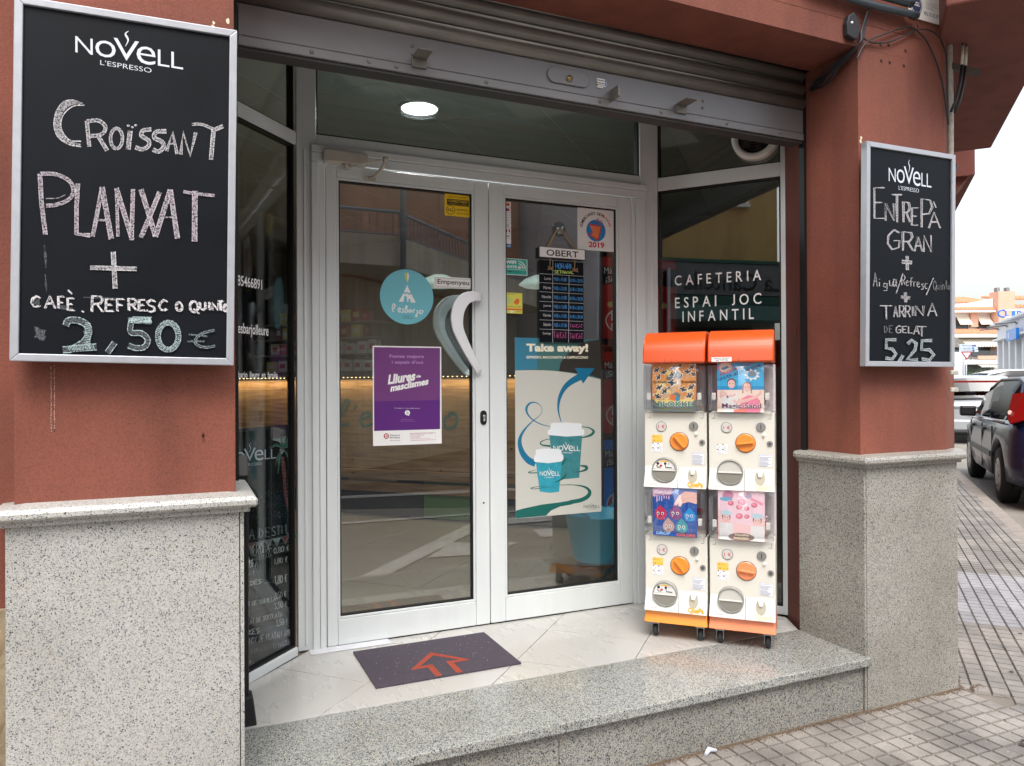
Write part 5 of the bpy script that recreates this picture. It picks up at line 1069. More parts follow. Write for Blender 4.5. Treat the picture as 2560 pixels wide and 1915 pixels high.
def face(a,x,y,s_,hair,skin=None):
    sk=skin or M('print_skin',(240,196,186)); a.ell(x,y-s_*.15,s_*1.05,s_*1.12,hair,18); a.ell(x,y+s_*.1,s_*.85,s_,sk,18)
    for d in (-1,1): a.ell(x+d*s_*.35,y,s_*.12,s_*.09,BLACK,8)
    a.ell(x,y+s_*.5,s_*.32,s_*.16,WHITE,10); a.rib([(x-s_*.32,y+s_*.42),(x,y+s_*.66),(x+s_*.32,y+s_*.42)],s_*.07,REDT); a.rib([(x,y+.05*s_),(x-.06*s_,y+.28*s_)],s_*.06,M('print_skin_dark',(214,150,140)))
HB=M('hair_brown',(110,84,90)); HL=M('hair_fair',(170,130,130)); SKN=M('print_skin',(240,196,186)); PKS=M('print_pink_shirt',(236,130,160)); SKY2=M('print_sky',(60,176,226),.4); SEA=M('print_sea',(30,150,206),.4); SND=M('print_sand',(246,224,210),.4)
def p_sand(a):
    a.rect(0,0,100,110,SKY2); a.rect(0,52,100,62,SEA); a.rect(0,60,100,110,SND)
    a.ell(18,10,16,14,PKS,20); a.ell(18,10,13.5,11.5,SND,20); a.poly([(8,12),(22,6),(26,10),(14,16)],M('print_tool',(110,150,180)))
    a.txt('DIVIERTETE COMO EN LA PLAYA',4,24,78,31,M('print_crimson',(170,50,80)),.02,sl=-.38); a.txt('HAVE FUN LIKE ON THE BEACH',3,33,92,41,M('print_navy',(30,50,110)),.03,sl=-.34)
    a.poly([(75+ (18 if i%2 else 12)*math.cos(i*math.pi/9),27+(14 if i%2 else 9)*math.sin(i*math.pi/9)) for i in range(18)],WHITE); a.ell(75,26,10,8,SKY2,14); a.poly([(70,18),(80,18),(81,30),(69,30)],SLV)
    a.poly([(14,62),(26,70),(44,66),(44,110),(12,110),(8,80)],WHITE); a.srib([(10,62),(8,76),(20,66)],5,SKN); a.srib([(12,64),(24,74),(40,70)],5,SKN); a.poly([(52,80),(66,72),(82,74),(92,84),(92,110),(46,110)],PKS); a.srib([(94,60),(88,72),(60,84),(44,82)],6,SKN); a.srib([(60,84),(42,88),(36,82)],6,SKN)
    face(a,31,46,9.5,HB); face(a,64,54,9.5,HL); a.rib([(56,50),(55,68)],2.5,HL); a.rib([(72,50),(74,68)],2.5,HL)
    a.poly([(22,72),(25,78),(20,78)],BLACK); a.txt('Magic Sand',10,90,94,104,WHITE,.06); a.txt('Magic Sand',10,90,94,104,M('print_plum',(110,30,90)),.02)
    a.poly([(36,104),(62,102),(64,110),(36,110)],M('print_salmon',(232,130,120)))
def drop(a,x,y,s_,m):
    a.poly([(x-s_*.1,y-s_*1.5)]+[(x+s_*math.cos(R(t_)),y+s_*math.sin(R(t_))) for t_ in range(-50,231,20)],m)
    for d in (-.42,.32): a.ell(x+d*s_,y-s_*.05,s_*.24,s_*.26,WHITE,12); a.ell(x+d*s_,y-s_*.02,s_*.13,s_*.16,BLACK,10)
    a.rib([(x-s_*.22,y+s_*.45),(x-s_*.05,y+s_*.58),(x+s_*.15,y+s_*.45)],s_*.1,BLACK); a.ell(x-s_*.5,y+s_*.4,s_*.1,s_*.1,WHITE,8)
def p_drop(a):
    DB=M('drop_bg',(34,84,170),.4); a.rect(0,0,100,110,DB); a.rect(0,0,100,12,M('drop_sky',(120,150,216))); a.poly([(0,0),(46,0),(44,14),(0,20)],M('drop_pinkish',(226,190,216)))
    for i in range(7): x=4+i*5.5; a.rib([(x,14),(x,20+random.uniform(2,16))],2.2,M('drop_pinkish',(226,190,216)))
    a.txt('Con Luz',6,6,42,13,WHITE,.02); a.txt('With Light',4,14,44,20,M('print_plum',(110,30,90)),.02)
    for i in range(60): a.ell(random.uniform(3,97),random.uniform(28,100),.7,.7,M('dot_blue',(150,190,230)),6)
    a.poly([(100,8),(74,6),(62,14),(54,26),(48,38),(53,40),(60,33),(58,40),(63,42),(68,34),(82,30),(100,34)],SKN); a.rib([(60,22),(68,20),(72,26),(66,30)],1.4,M('print_skin_dark',(214,150,140)))
    drop(a,18,60,14,M('drop_red',(200,44,90),.4)); drop(a,52,58,14,M('drop_purple',(136,64,130),.4)); drop(a,84,62,13,M('drop_cyan',(30,150,220),.4)); drop(a,36,88,13.5,M('drop_peach',(196,160,156),.4)); drop(a,66,88,13.5,M('drop_teal',(50,160,170),.4))
    a.txt('DROP',8,100,40,108,M('dot_blue',(150,190,230)),.04); a.txt('COLORS',54,103,96,109,OR,.03)
def p_squishy(a):
    a.rect(0,0,100,110,M('squish_bg',(244,214,226),.4)); a.poly([(0,40),(30,70),(70,76),(100,50),(100,110),(0,110)],M('squish_low',(246,206,206),.4))
    a.ell(22,10,12,10,M('squish_plum',(206,140,170)),16); a.ell(18,19,14,5,M('squish_blue',(120,180,210)),16); a.ell(66,10,7,6,M('squish_grey',(190,176,200)),14)
    a.srib([(70,16),(84,22),(96,28)],6,M('squish_pink',(240,160,180))); a.srib([(40,10),(54,16)],5,M('squish_pink',(240,160,180)))
    for x,y,r_ in ((28,28,7),(46,36,7),(62,38,6),(78,30,7),(46,56,8),(62,56,6),(52,24,9)): a.ell(x,y,r_+1,r_*.86+1,WHITE,16); a.ell(x,y,r_,r_*.86,M('squish_rose',(226,120,144)),16); a.ell(x-r_*.2,y-r_*.2,r_*.5,r_*.4,M('squish_pink',(240,160,180)),10)
    for x,y in ((18,60),(84,64)):
        a.poly([(x-14,y+12),(x+14,y+12),(x+15,110),(x-15,110)],WHITE); face(a,x,y,9,HB); a.ell(x,y-10,12,6,M('cap_blue',(190,220,232)),16)
    a.ell(50,102,28,9,M('squish_brown',(140,116,112)),20); a.txt('Squishy',36,95,66,101,M('squish_cream',(240,226,190)),.02); a.txt('PANADERIA',34,102.5,66,107.5,M('squish_cream',(240,226,190)),.02)
X2=(1.287+.7122*.2895,.603-.702*.2895)
tower((1.287,.603,FL),'two-tier capsule vending machine with an amber orange base, nearer the doors',[(OK1,-52),(OK1,-48)],ORY,[p_drop,p_blokke],'hand',None)
tower((X2[0],X2[1],FL),'two-tier capsule vending machine with a faded salmon base, nearer the granite pillar',[(OK2,-6),(OK1,7)],ORP,[p_squishy,p_sand],'fad',None,True)
ARR=[(.256,.005),(.256,.123),(.192,.123),(.304,.252),(.412,.128),(.344,.128),(.344,.005)]
# ------------------------------------------------------------------ door mat, threshold plate, sign board edge
MATM=pm('mat_fibre',(84,76,88),rough=.95,var=.12,scale=40,bump=.9,bscale=500); MATA=pm('mat_arrow_red',(176,74,52),rough=.95,var=.1,scale=60,bump=.8,bscale=500)
t=thing('door_mat','dark violet grey door mat with a red outlined arrow on the porch tiles','mat',(.012,.530,FL+.0008))
g=MB(); g.box(0,.615,0,.425,0,.007,MATM); g.build('mat_body',t,bevel=.002)
g=MB(); ar=[(.215,.0),(.215,.16),(.125,.16),(.318,.335),(.50,.17),(.405,.165),(.405,.04)]
arr=ARR
a=Art([(0,0),(1,0),(1,1),(0,1)],1,1); 
P_=[np.array(p) for p in arr]; n_=len(P_); w_=.013; L1=[];L2=[]
for i in range(n_):
    if i==0: d=P_[1]-P_[0]; nn=np.array((-d[1],d[0]))/np.hypot(*d); s_=1
    elif i==n_-1: d=P_[-1]-P_[-2]; nn=np.array((-d[1],d[0]))/np.hypot(*d); s_=1
    else:
        d1=P_[i]-P_[i-1]; d2=P_[i+1]-P_[i]; n1=np.array((-d1[1],d1[0]))/np.hypot(*d1); n2=np.array((-d2[1],d2[0]))/np.hypot(*d2); nn=n1+n2; nn/=np.hypot(*nn); s_=min(1.9,1/max(.3,nn@n1))
    L1.append(P_[i]+nn*w_*s_); L2.append(P_[i]-nn*w_*s_)
g=MB(); vs=[(p[0],p[1],.0076) for p in L1]+[(p[0],p[1],.0076) for p in L2]; g.add(vs,[(i,i+1,n_+i+1,n_+i) for i in range(n_-1)],MATA); o=g.build('arrow',t)
g=MB()
for i in range(70):
    x,y,s_=random.uniform(.01,.6),random.uniform(.01,.41),random.uniform(.0008,.003); g.add([(x,y,.0078),(x+s_*2,y+s_*random.uniform(-1,1),.0078),(x+s_,y+s_,.0085)],[(0,1,2)],pm('lint_pale',(196,188,186),rough=.9))
g.build('lint',t,kind='stuff')
tag(MB().box(-.16,.195,1.0,1.066,FL+.0006,FL+.004,pm('marble_plate',(214,216,222),rough=.25,var=.06,scale=20)).build('floor_plate',bevel=.003),'pale marble threshold plate on the floor under the left door leaf','plate')
t=thing('folded_pavement_sign','folded black pavement sign with a plastic foot standing in the porch corner','pavement sign',(-.468,.42,FL))
g=MB(); g.box(-.02,.012,0,.03,.03,.86,FRB); g.prism([(0.0,.86),(.03,.86),(.03,.93),(.0,.86)],'x',-.02,.012,FRB); g.build('upright',t,bevel=.003)
g=MB(); g.box(-.34,-.021,.004,.03,.08,.86,BOARD); g.build('panel',t)
g=MB(); g.prism([(-.03,0),(.036,0),(.034,.02),(.024,.10),(-.02,.10)],'y',-.02,.05,pm('foot_plastic',(30,32,34),rough=.45)); g.build('foot',t,bevel=.004)
# ------------------------------------------------------------------ cables, boxes, plate on the pillar
CB_=pm('cable_black',(34,36,42),rough=.5); CB2=pm('conduit_grey',(62,72,80),rough=.5); WF=.039
def cab(name,pts,r_,label,m=CB_,cat='cable'):
    aa=Art([(0,0),(1,0),(1,1),(0,1)],1,1); P_=[np.array(p,float) for p in pts]; P_=[2*P_[0]-P_[1]]+P_+[2*P_[-1]-P_[-2]]; out=[]
    for i in range(1,len(P_)-2):
        for tt in np.linspace(0,1,7,endpoint=False):
            A_,B_,C_,D_=P_[i-1:i+3]; out.append(tuple(.5*((2*B_)+(-A_+C_)*tt+(2*A_-5*B_+4*C_-D_)*tt*tt+(-A_+3*B_-3*C_+D_)*tt**3)))
    out.append(tuple(P_[-2])); g=MB(); g.tube(out,r_,m,n=7); o=g.build(name); 
    if label: tag(o,label,cat)
    return o
cab('conduit_pipe',[(1.7,WF-.03,3.062),(2.0,WF-.03,3.042),(2.36,WF-.03,3.052)],.016,'lower dark grey conduit pipe running along the beam above the pillar',CB2,'pipe')
cab('conduit_pipe',[(1.6,WF-.04,3.11),(2.05,WF-.04,3.092),(2.31,WF-.04,3.092)],.02,'upper dark grey conduit pipe with a sawn end above the pillar',CB2,'pipe')
t=thing('junction_box','small black junction box screwed to the beam beside the cables','junction box',(1.965,WF,2.93))
g=MB(); g.prism([(-.028,-.04),(.02,-.052),(.04,-.03),(.042,.03),(.012,.065),(-.02,.045),(-.032,.01)],'y',-.026,-.001,CB_); g.build('box_body',t,bevel=.004); g=MB(); g.lathe([(0,-.030),(.006,-.029),(.006,-.026)],PLAST,c=(-.005,0,.015),axis='y',n=10); g.build('screw',t)
cab('cable',[(2.005,WF-.012,2.922),(2.08,WF-.012,2.892),(2.2,WF-.012,2.912),(2.35,WF-.012,2.985),(2.43,WF-.012,3.012),(2.52,WF-.012,3.0),(2.57,WF-.012,2.93),(2.585,WF-.008,2.84),(2.59,WF-.008,2.6)],.0035,'thin black cable arching right from the junction box to the corner')
cab('cable',[(2.0,WF-.014,2.80),(2.06,WF-.014,2.884),(2.18,WF-.014,2.945),(2.3,WF-.014,2.995),(2.37,WF-.014,2.998),(2.46,WF-.014,2.94),(2.54,WF-.014,2.80),(2.588,WF-.008,2.62)],.0035,'thin brown black cable curving down across the pillar face')
cab('cable_tie',[(2.345,WF-.02,3.0),(2.36,WF-.025,3.02),(2.375,WF-.02,3.0),(2.355,WF-.022,2.985),(2.34,WF-.02,3.003)],.002,'small looped cable tie holding two cables on the pillar',CB_,'cable tie')
for i in range(8):
    dx=i*.006; j1,j2,j3=[random.uniform(-.02,.02) for _ in range(3)]
    cab('cable',[(2.075-dx*.3,WF-.012-dx*.3,3.03),(2.05-dx*.4,WF-.012,2.93),(2.02-dx*.3,WF-.016-dx*.2,2.87-dx*.1),(2.0-abs(j1)*.3,.09+j1,2.838-dx*.5+j2*.3),(1.995-abs(j2)*.4,.17+j1,2.805-dx*.9+j3),(2.0,.27+j2*2,2.785-dx*.2+j3)],.0042,'thick black cable in the bundle dropping from the conduit to the shutter head')['group']='bundle of black cables under the beam'
cab('cable_stub',[(1.99,.26,2.80),(2.0,.27,2.775),(2.015,.24,2.77)],.005,'short bent end of a black cable at the top of the shutter')
t=thing('alarm_plate','white alarm company plate reading S.G.I. 902.32.32.37 high on the pillar','sign',(2.338,WF,3.056))
g=MB(); g.box(0,.208,-.006,-.001,0,.15,PLAST); g.build('plate',t,bevel=.002)
a=Art([(0,0),(208,0),(208,150),(0,150)],.208,.15,0,0,-.0062,4e-5); a.ell(48,88,38,44,M('plate_blue',(52,62,96))); a.ell(48,88,34,40,WHITE); a.ell(48,88,31,37,M('plate_blue',(52,62,96))); a.txt('S.G.I.',28,74,70,94,WHITE,.04); a.txt('902.32.32.37',96,108,196,124,M('plate_blue',(52,62,96)),.01)
for i in range(3): a.txt(['S.G.I. SEGURIDAD','C/ DE LA SEGURETAT','ALARMAS 24H'][i],110,64+i*11,[184,196,160][i],70+i*11,M('grey_line',(110,112,118)))
a.rect(150,4,196,12,BLACK); a.txt('CONECTADO',20,14,196,34,BLACK,.02)
for x,y in ((8,142),(200,142)): a.ell(x,y,3.5,3.5,BLACK,10)
a.build('print',t)
g=MB()
for x,z in ((2.164,2.900),(2.214,2.908),(2.168,2.828),(2.220,2.83),(2.322,2.90),(2.31,2.83)): g.lathe([(0,WF-.0015),(.005,WF-.001),(.009,WF+.0005)],pm('drilled_hole',(60,30,26),rough=.95),c=(x,0,z),axis='y',n=9)
g.build('drill_hole',B,kind='stuff')
# cable head on the corner
t=thing('insulator_bracket','tangle of black insulators and cables hanging under the overhang at the corner','electrical fitting',(2.665,.03,3.085))
g=MB(); g.box(-.05,.13,-.05,.05,.015,.16,CB_); g.build('bracket',t,bevel=.004)
for x,z,h_ in ((-.01,.0,.06),(.03,-.01,.08),(.075,.0,.06)):
    g=MB(); g.lathe([(0,0),(.016,0),(.018,-.01),(.012,-.02),(.018,-.03),(.014,-h_),(0,-h_)],CB_,c=(x,0,z+.02),n=12); g.build('insulator',t)
GWH=pm('sleeve_white',(214,210,196),rough=.4)
for x0,x1 in ((.03,-.02),(.055,.0)):
    g=MB(); g.tube([(x0,0,-.05),(x0,.0,-.10)],.004,CB_,n=7); g.tube([(x0,0,-.10),(x0-.008,0,-.19)],.007,GWH,n=7); g.tube([(x0-.008,0,-.19),(x0-.02,0,-.27),(x0-.05,0,-.36),(x0-.085,0,-.42)],.0065,CB_,n=7); g.build('wire',t)
g=MB(); g.box(.0,.20,.03,.05,-.20,-.17,pm('timber_grey',(80,72,64),rough=.8)); g.build('batten',t)
cab('cable',[(2.645,.03,2.42),(2.625,.03,2.35),(2.61,.03,2.2)],.007,'pair of black cables turning down behind the pillar corner')
PIP=pm('old_white_pipe',(188,184,174),rough=.6,var=.3,scale=30)
cab('downpipe',[(2.665,.075,3.05),(2.67,.075,2.7),(2.668,.075,2.44)],.013,'flaking white pipe down the corner of the pillar',PIP,'pipe')
for z in (1.44,1.36): tag(MB().box(2.585,2.635,.02,.03,z,z+.02,PIP).build('wall_clip',bevel=.003),('upper' if z>1.4 else 'lower')+' white clip on the corner just below the small chalkboard','clip')
tag(MB().box(2.075,2.092,.405,.43,1.74,1.80,pm('switch_cream',(222,214,190),rough=.4)).build('wall_switch',bevel=.003),'cream wall switch on the red return beside the shutter guide','switch')
g=MB(); g.lathe([(0,-.02),(.02,-.018),(.028,0)],pm('bell_dark_red',(110,40,36),rough=.4),c=(0,0,0),axis='y',n=16); o=g.build('door_bell'); o.location=(2.068,.42,1.66); o.rotation_euler=(0,0,R(-60)); tag(o,'round dark red bell under the cream switch on the return wall','bell')
# chips and litter
CHIP=pm('bare_plaster',(214,206,180),rough=.9)
g=MB()
for (x,z,s_) in ((-.535,2.48,.006),(-.525,2.445,.005),(-.576,2.452,.007),(-.574,2.466,.004),(2.037,2.455,.007),(2.04,2.47,.006),(2.085,2.452,.003)):
    g.add([(x+s_*random.uniform(.6,1.3)*math.cos(k*1.05),.0385,z+s_*random.uniform(.8,2)*math.sin(k*1.05)) for k in range(6)],[tuple(range(6))],CHIP)
for i in range(30):
    z=random.uniform(1.1,2.52); g.add([(-.5185,.041+random.uniform(0,.002),z),(-.5183,.05,z+.003),(-.5185,.041,z+random.uniform(.005,.014))],[(0,1,2)],CHIP)
for i in range(26):
    z=random.uniform(1.1,2.75); x=2.0235; g.add([(x,.345,z),(x,.355,z+.004),(x,.345,z+random.uniform(.005,.014))],[(0,1,2)],CHIP)
g.build('paint_chip',B,kind='stuff')
DIRT=pm('loose_dirt',(112,92,74),rough=1,var=.3,scale=60); BUT=pm('litter_pale',(214,208,198),rough=.8)
g=MB()
for i in range(5200):
    x=random.uniform(.1,2.72); d=abs(random.gauss(0,.016)); y=(-.001 if x>2.0 else .007)-d; 
    if x>2.6: y=-.03-d+ (x-2.6)*.2
    s_=random.uniform(.0015,.0055); g.add([(x,y,.001),(x+s_,y+s_*.3,.001),(x+s_*.4,y+s_,.001),(x+s_*.5,y+s_*.4,.001+s_*.6)],[(0,1,3),(1,2,3),(2,0,3)],DIRT)
for i in range(60):
    x=random.uniform(.6,2.6); y=-random.uniform(.01,.5)**1; s_=random.uniform(.002,.006); g.add([(x,y,.002),(x+s_*1.6,y+s_*.3,.002),(x+s_*.9,y+s_,.003)],[(0,1,2)],BUT)
g.build('grit')['kind']='stuff'
g=MB(); g.tube([(1.13,-.03,.008),(1.16,-.012,.014),(1.19,-.02,.008)],[.007,.011,.006],pm('paper_scrap',(190,196,206),rough=.8),n=6); tag(g.build('paper_scrap'),'small crumpled scrap of pale paper at the foot of the step','litter')

# stains and chalk drips on the left pillar, ragged dirt along the foot of the walls
g=MB(); STN=pm('wall_stain',(104,58,46),rough=.9)
for (x,z,rx,rz_) in ((-.607,1.262,.0045,.009),(-.607,1.25,.003,.014),(-.80,1.30,.003,.002),(2.30,1.9,.002,.003),(2.12,1.3,.003,.003)):
    g.add([(x+rx*math.cos(k*.7)*random.uniform(.7,1.2),.0386,z+rz_*math.sin(k*.7)*random.uniform(.7,1.2)) for k in range(9)],[tuple(range(9))],STN)
g.build('stain',B,kind='stuff')
g=MB(); DRP=chalk('chalk_drip',(196,150,136),.48)
for x in (-.985,-.977): 
    z=1.462
    while z>1.30: g.add([(x-.0012,.0386,z),(x+.0012,.0386,z),(x+.001,.0386,z-.02),(x-.001,.0386,z-.02)],[(0,1,2,3)],DRP); z-=.02; x+=random.uniform(-.001,.001)
g.build('chalk_drip',B,kind='stuff')
g=MB(); DRT=pm('soil_edge',(108,92,76),rough=1,var=.35,scale=50,bump=.6,bscale=300)
for (xa,xb,ya,yb) in ((-.5,2.0,.008,.008),(2.0,2.59,0,0),(2.59,2.73,0,.1)):
    n_=int((xb-xa)/.012); top=[];bot=[]
    for i in range(n_+1):
        u=i/n_; x=xa+(xb-xa)*u; y=ya+(yb-ya)*u; top.append((x,y-.0005,.0035)); bot.append((x,y-.004-abs(random.gauss(0,.010))*(1.5 if x>2 else .8),.0008))
    g.add(top+bot,[(i,i+1,n_+2+i,n_+1+i) for i in range(n_)],DRT)
g.build('dirt_edge',sw,kind='stuff')

g=MB(); GUM=pm('gum_dark',(60,58,58),rough=.8)
for (x,y,r_) in ((2.30,-.46,.013),(2.34,-.44,.01),(2.22,-.38,.006),(1.95,-.25,.005),(2.45,-.30,.006),(1.6,-.16,.005),(2.5,-.55,.008),(1.35,-.2,.006),(3.0,.02,.012),(3.3,.25,.010),(3.6,.35,.012)):
    g.add([(x+r_*math.cos(k*.63)*random.uniform(.7,1.3),y+r_*math.sin(k*.63)*random.uniform(.6,1.1),.0035) for k in range(10)],[tuple(range(10))],GUM)
g.build('gum_stain',sw,kind='stuff')
# ------------------------------------------------------------------ cars
TYRE=pm('tyre_rubber',(26,26,28),rough=.8); HUB=pm('hubcap_silver',(170,170,166),rough=.35,metal=.5,var=.1,scale=10); CGL=glassm('car_glass',(.05,.06,.07),.05,0,.25); TRIM=pm('car_trim_black',(22,22,24),rough=.45); LR=pm('lamp_red',(120,16,14),rough=.15,coat=.5); LW_=pm('lamp_clear',(230,190,180),rough=.15,coat=.5); CHRM=pm('chrome_strip',(200,204,210),rough=.15,metal=.9); SEATM=pm('car_interior_dark',(40,38,38),rough=.8)
def car(label,paint,s=1.0,ht=1.5,ln=4.35,wb=2.64,wd=1.80,loc=(0,0,0),rz=0,detail=True,rear='hatch',group=None,strip=False):
    """local x forward from the rear axle, y to the left"""
    t=thing('parked_car',label,'car',loc,rz,group); hw=wd/2*s; rb=-.78*s; rf=(ln-.78)*s; WB=wb*s; wr_=.325*s; H=ht*s; belt=.93*s
    ar=.385*s
    xs=sorted(set([rb,rb+.04,rb+.12,rb+.25]+[ar*math.cos(R(k)) for k in range(0,181,15)]+[WB+ar*math.cos(R(k)) for k in range(0,181,15)]+[WB*.3,WB*.5,WB*.7,rf-.35,rf-.2,rf-.08,rf]))
    vs=[];N=0
    def zt(x):
        u=(x-rb)/(rf-rb); pts=[(0,.80),(.02,.93),(.08,1.0),(.3,.965),(.66,.955),(.74,.93),(.9,.80),(.97,.68),(1,.52)]
        return float(np.interp(u,[p[0] for p in pts],[p[1] for p in pts]))*s*(ht/1.5)
    def hwf(x):
        u=(x-rb)/(rf-rb); return float(np.interp(u,[0,.03,.1,.25,.8,.93,1],[.80,.92,.97,1,1,.92,.62]))*hw
    rings=[]
    for x in xs:
        zb=.26*s if (x-rb)>.1 and (rf-x)>.1 else .33*s
        for c in (0,WB):
            if abs(x-c)<ar: zb=max(zb,wr_+math.sqrt(max(0,ar*ar-(x-c)**2)))
        h_=hwf(x); z1=zt(x); k=[(0,zb),(h_*.90,zb),(h_*.985,zb+.03*s),(h_,max(zb+.05*s,.48*s)),(h_*1.0,max(zb+.08*s,.62*s)),(h_*.975,max(zb+.1*s,z1-.12*s)),(h_*.93,z1-.02*s),(h_*.86,z1),(0,z1+.02*s)]
        rings.append([(x,y,z) for y,z in k]+[(x,-y,z) for y,z in k[::-1][1:-1]])
    n=len(rings[0]); vs=[p for r_ in rings for p in r_]
    g=MB(); g.add(vs,[(i*n+j,i*n+(j+1)%n,(i+1)*n+(j+1)%n,(i+1)*n+j) for i in range(len(rings)-1) for j in range(n)],paint,True); g.add(rings[0],[tuple(range(n))],paint); g.add(rings[-1],[tuple(range(n-1,-1,-1))],paint); bo=g.build('body',t)
    # wheel wells
    for c in (0,WB): 
        g=MB(); g.box(c-ar*.98,c+ar*.98,-hw*.86,hw*.86,.2*s,.72*s,TYRE); g.build('wheel_well',t)
    # greenhouse
    cab_=[(rb+.10,.98,.98),(rb+.16,.97,1.05),(rb+.42,.84,1.42),(rb+.80,.82,1.48),(WB*.40,.82,1.48),(WB*.64,.83,1.38),(WB*.98,.86,1.0),(WB*1.06,.88,.94)]
    def roofp(x): return float(np.interp(x,[c[0]*1. for c in cab_],[c[2] for c in cab_]))*s*ht/1.5
    g=MB(); rg=[]
    for x,f,z in [(c[0]*(s if c[0]>0 else 1),c[1],c[2]*s*ht/1.5) for c in cab_]:
        zb_=zt(x)-.03*s; z=max(z,zb_+.01); k=[(hw*.90,zb_),(hw*(.90*.35+f*.65*.98),zb_+(z-zb_)*.72),(hw*f*.9,z-.035*s),(hw*f*.78,z),(0,z+.015*s)]
        rg.append([(x,y,zz) for y,zz in k]+[(x,-y,zz) for y,zz in k[::-1][1:]])
    n=len(rg[0]); fsg=[];fsr=[]
    for i in range(len(rg)-1):
        for j in range(n-1):
            f_=(i*n+j,i*n+j+1,(i+1)*n+j+1,(i+1)*n+j); 
            roof = (1<i<5) and 1<j<n-3 
            (fsr if roof or j in(2,5) and i>0 and False else fsg).append(f_)
    vv=[p for r_ in rg for p in r_]; g.add(vv,fsg,CGL,True); g.build('windows',t); g=MB(); g.add(vv,fsr,paint,True); g.build('roof',t)
    g=MB(); g.box(rb+.5,WB*.8,-hw*.7,hw*.7,.6*s,.95*s,SEATM); 
    for sx in (WB*.18,WB*.55):
        for sy in (-.42,.42): g.box(sx,sx+.12,sy*hw*1.0-.2*s,sy*hw+.2*s,.95*s,1.28*s,SEATM)
    g.build('seats',t)
    # pillars as bars along the glass
    for sg,i0,i1 in ((1,0,0),):
        pass
    for sy in (1,-1):
        def side(i,j): p=rg[i][j]; return Vector((p[0],p[1]*sy*1.004,p[2]))
        for (a_,b_,r0) in (((5,3),(7,3),.03),((1,3),(2,3),.035)):
            g=MB(); g.tube([side(a_[0],2),side((a_[0]+b_[0])//2,2),side(b_[0],2)],.028*s,paint,n=6,flat=.6); g.build('pillar',t)
        g=MB(); g.tube([side(i,2) for i in range(1,7)],.018*s,TRIM if detail else paint,n=6); g.build('roof_rail',t)
        for u in (.42,):
            xm=WB*u; zb_=zt(xm); ztp=roofp(xm); g=MB(); g.add([(xm-.04,sy*hw*.905,zb_-.02),(xm+.05,sy*hw*.905,zb_-.02),(xm+.03,sy*hw*.73,ztp-.05*s),(xm-.04,sy*hw*.73,ztp-.05*s)],[(0,1,2,3)],TRIM); o=g.build('door_pillar',t); q_=o.modifiers.new('s','SOLIDIFY'); q_.thickness=.02
        xm=-.02; g=MB(); g.add([(xm-.08,sy*hw*.91,zt(xm)-.02),(xm+.04,sy*hw*.91,zt(xm)-.02),(xm-.10,sy*hw*.735,roofp(-.1)-.06*s),(xm-.26,sy*hw*.735,roofp(-.2)-.07*s)],[(0,1,2,3)],paint); o=g.build('rear_pillar',t); q_=o.modifiers.new('s','SOLIDIFY'); q_.thickness=.03
        if detail:
            g=MB(); g.tube([(rb+.55,sy*hw*.95,zt(0)-.035),(WB*.5,sy*hw*.945,zt(WB*.5)-.03),(WB*.92,sy*hw*.94,zt(WB*.9)-.03)],.012*s,CHRM,n=6); g.build('waist_strip',t)
            g=MB(); g.box(.42*s,WB-.45*s,sy*hw*1.0-.012,sy*hw*1.0+.012,.50*s,.57*s,TRIM); g.build('side_moulding',t,bevel=.004)
            for xm in (WB*.40,WB*.86-.2): 
                g=MB(); g.box(xm-.10,xm+.08,sy*hw*.985-.012,sy*hw*.985+.03,.80*s,.835*s,TRIM); g.build('door_handle',t,bevel=.006)
            g=MB()
            for xm in (WB*.44,WB*.86,.36): g.box(xm-.003,xm+.003,sy*hw*.99-.006,sy*hw*.998+.004,.32*s,.88*s,TRIM)
            g.build('door_gap',t)
        g=MB(); g.box(WB*.83,WB*.83+.13*s,sy*(hw*.93)if sy>0 else sy*hw*.93-.20*s,sy*(hw*.93)+.20*s if sy>0 else sy*hw*.93,.93*s,1.08*s,TRIM if detail else paint); g.build('wing_mirror',t,bevel=.03)
        for c in (0,WB):
            yo=sy*(hw-.02); yi=sy*(hw-.22)
            g=MB(); g.lathe([(wr_*.62,0),(wr_*.9,0),(wr_,.03),(wr_,.19),(wr_*.9,.21),(wr_*.3,.21)],TYRE,axis='y',n=28); w_=g.build('wheel',t); w_.location=(c,yo,wr_); w_.rotation_euler=(0,0,math.pi if sy>0 else 0)
            g=MB(); g.lathe([(0,-.012),(wr_*.2,-.014),(wr_*.3,.0),(wr_*.58,-.002),(wr_*.64,.01)],HUB,axis='y',n=28); hb=g.build('hubcap',w_)
            g=MB()
            for k in range(7): an=R(k*51.4); g.lathe([(0,-.0135),(wr_*.07,-.0135)],TYRE,c=(wr_*.44*math.cos(an),0.002,wr_*.44*math.sin(an)),axis='y',n=8)
            g.build('vent',w_) if detail else None
        # lights
        if rear=='hatch':
            g=MB(); x0=rb; g.add([(x0+.27,sy*hw*.89,1.27*s),(x0+.19,sy*hw*.78,1.29*s),(x0+.0,sy*hw*.80,1.0*s),(x0+.04,sy*hw*.955,.95*s),(x0+.12,sy*hw*.97,1.0*s),(x0+.20,sy*hw*.935,1.12*s)],[(0,1,2,3,4,5)],LR); o=g.build('tail_light',t); q_=o.modifiers.new('s','SOLIDIFY'); q_.thickness=.025
            g=MB(); g.lathe([(0,0),(.028,-.002)],LW_,n=10,axis='y'); o=g.build('reversing_lamp',o); o.location=(x0+.10,sy*(hw*.955),1.08*s); o.rotation_euler=(0,0,R(-60*sy)+ (math.pi if sy>0 else 0))
        else:
            g=MB(); g.box(rb-.01,rb+.1,sy*hw*.8-.1,sy*hw*.8+.07,.8*s,1.05*s,LR); g.build('tail_light',t,bevel=.01)
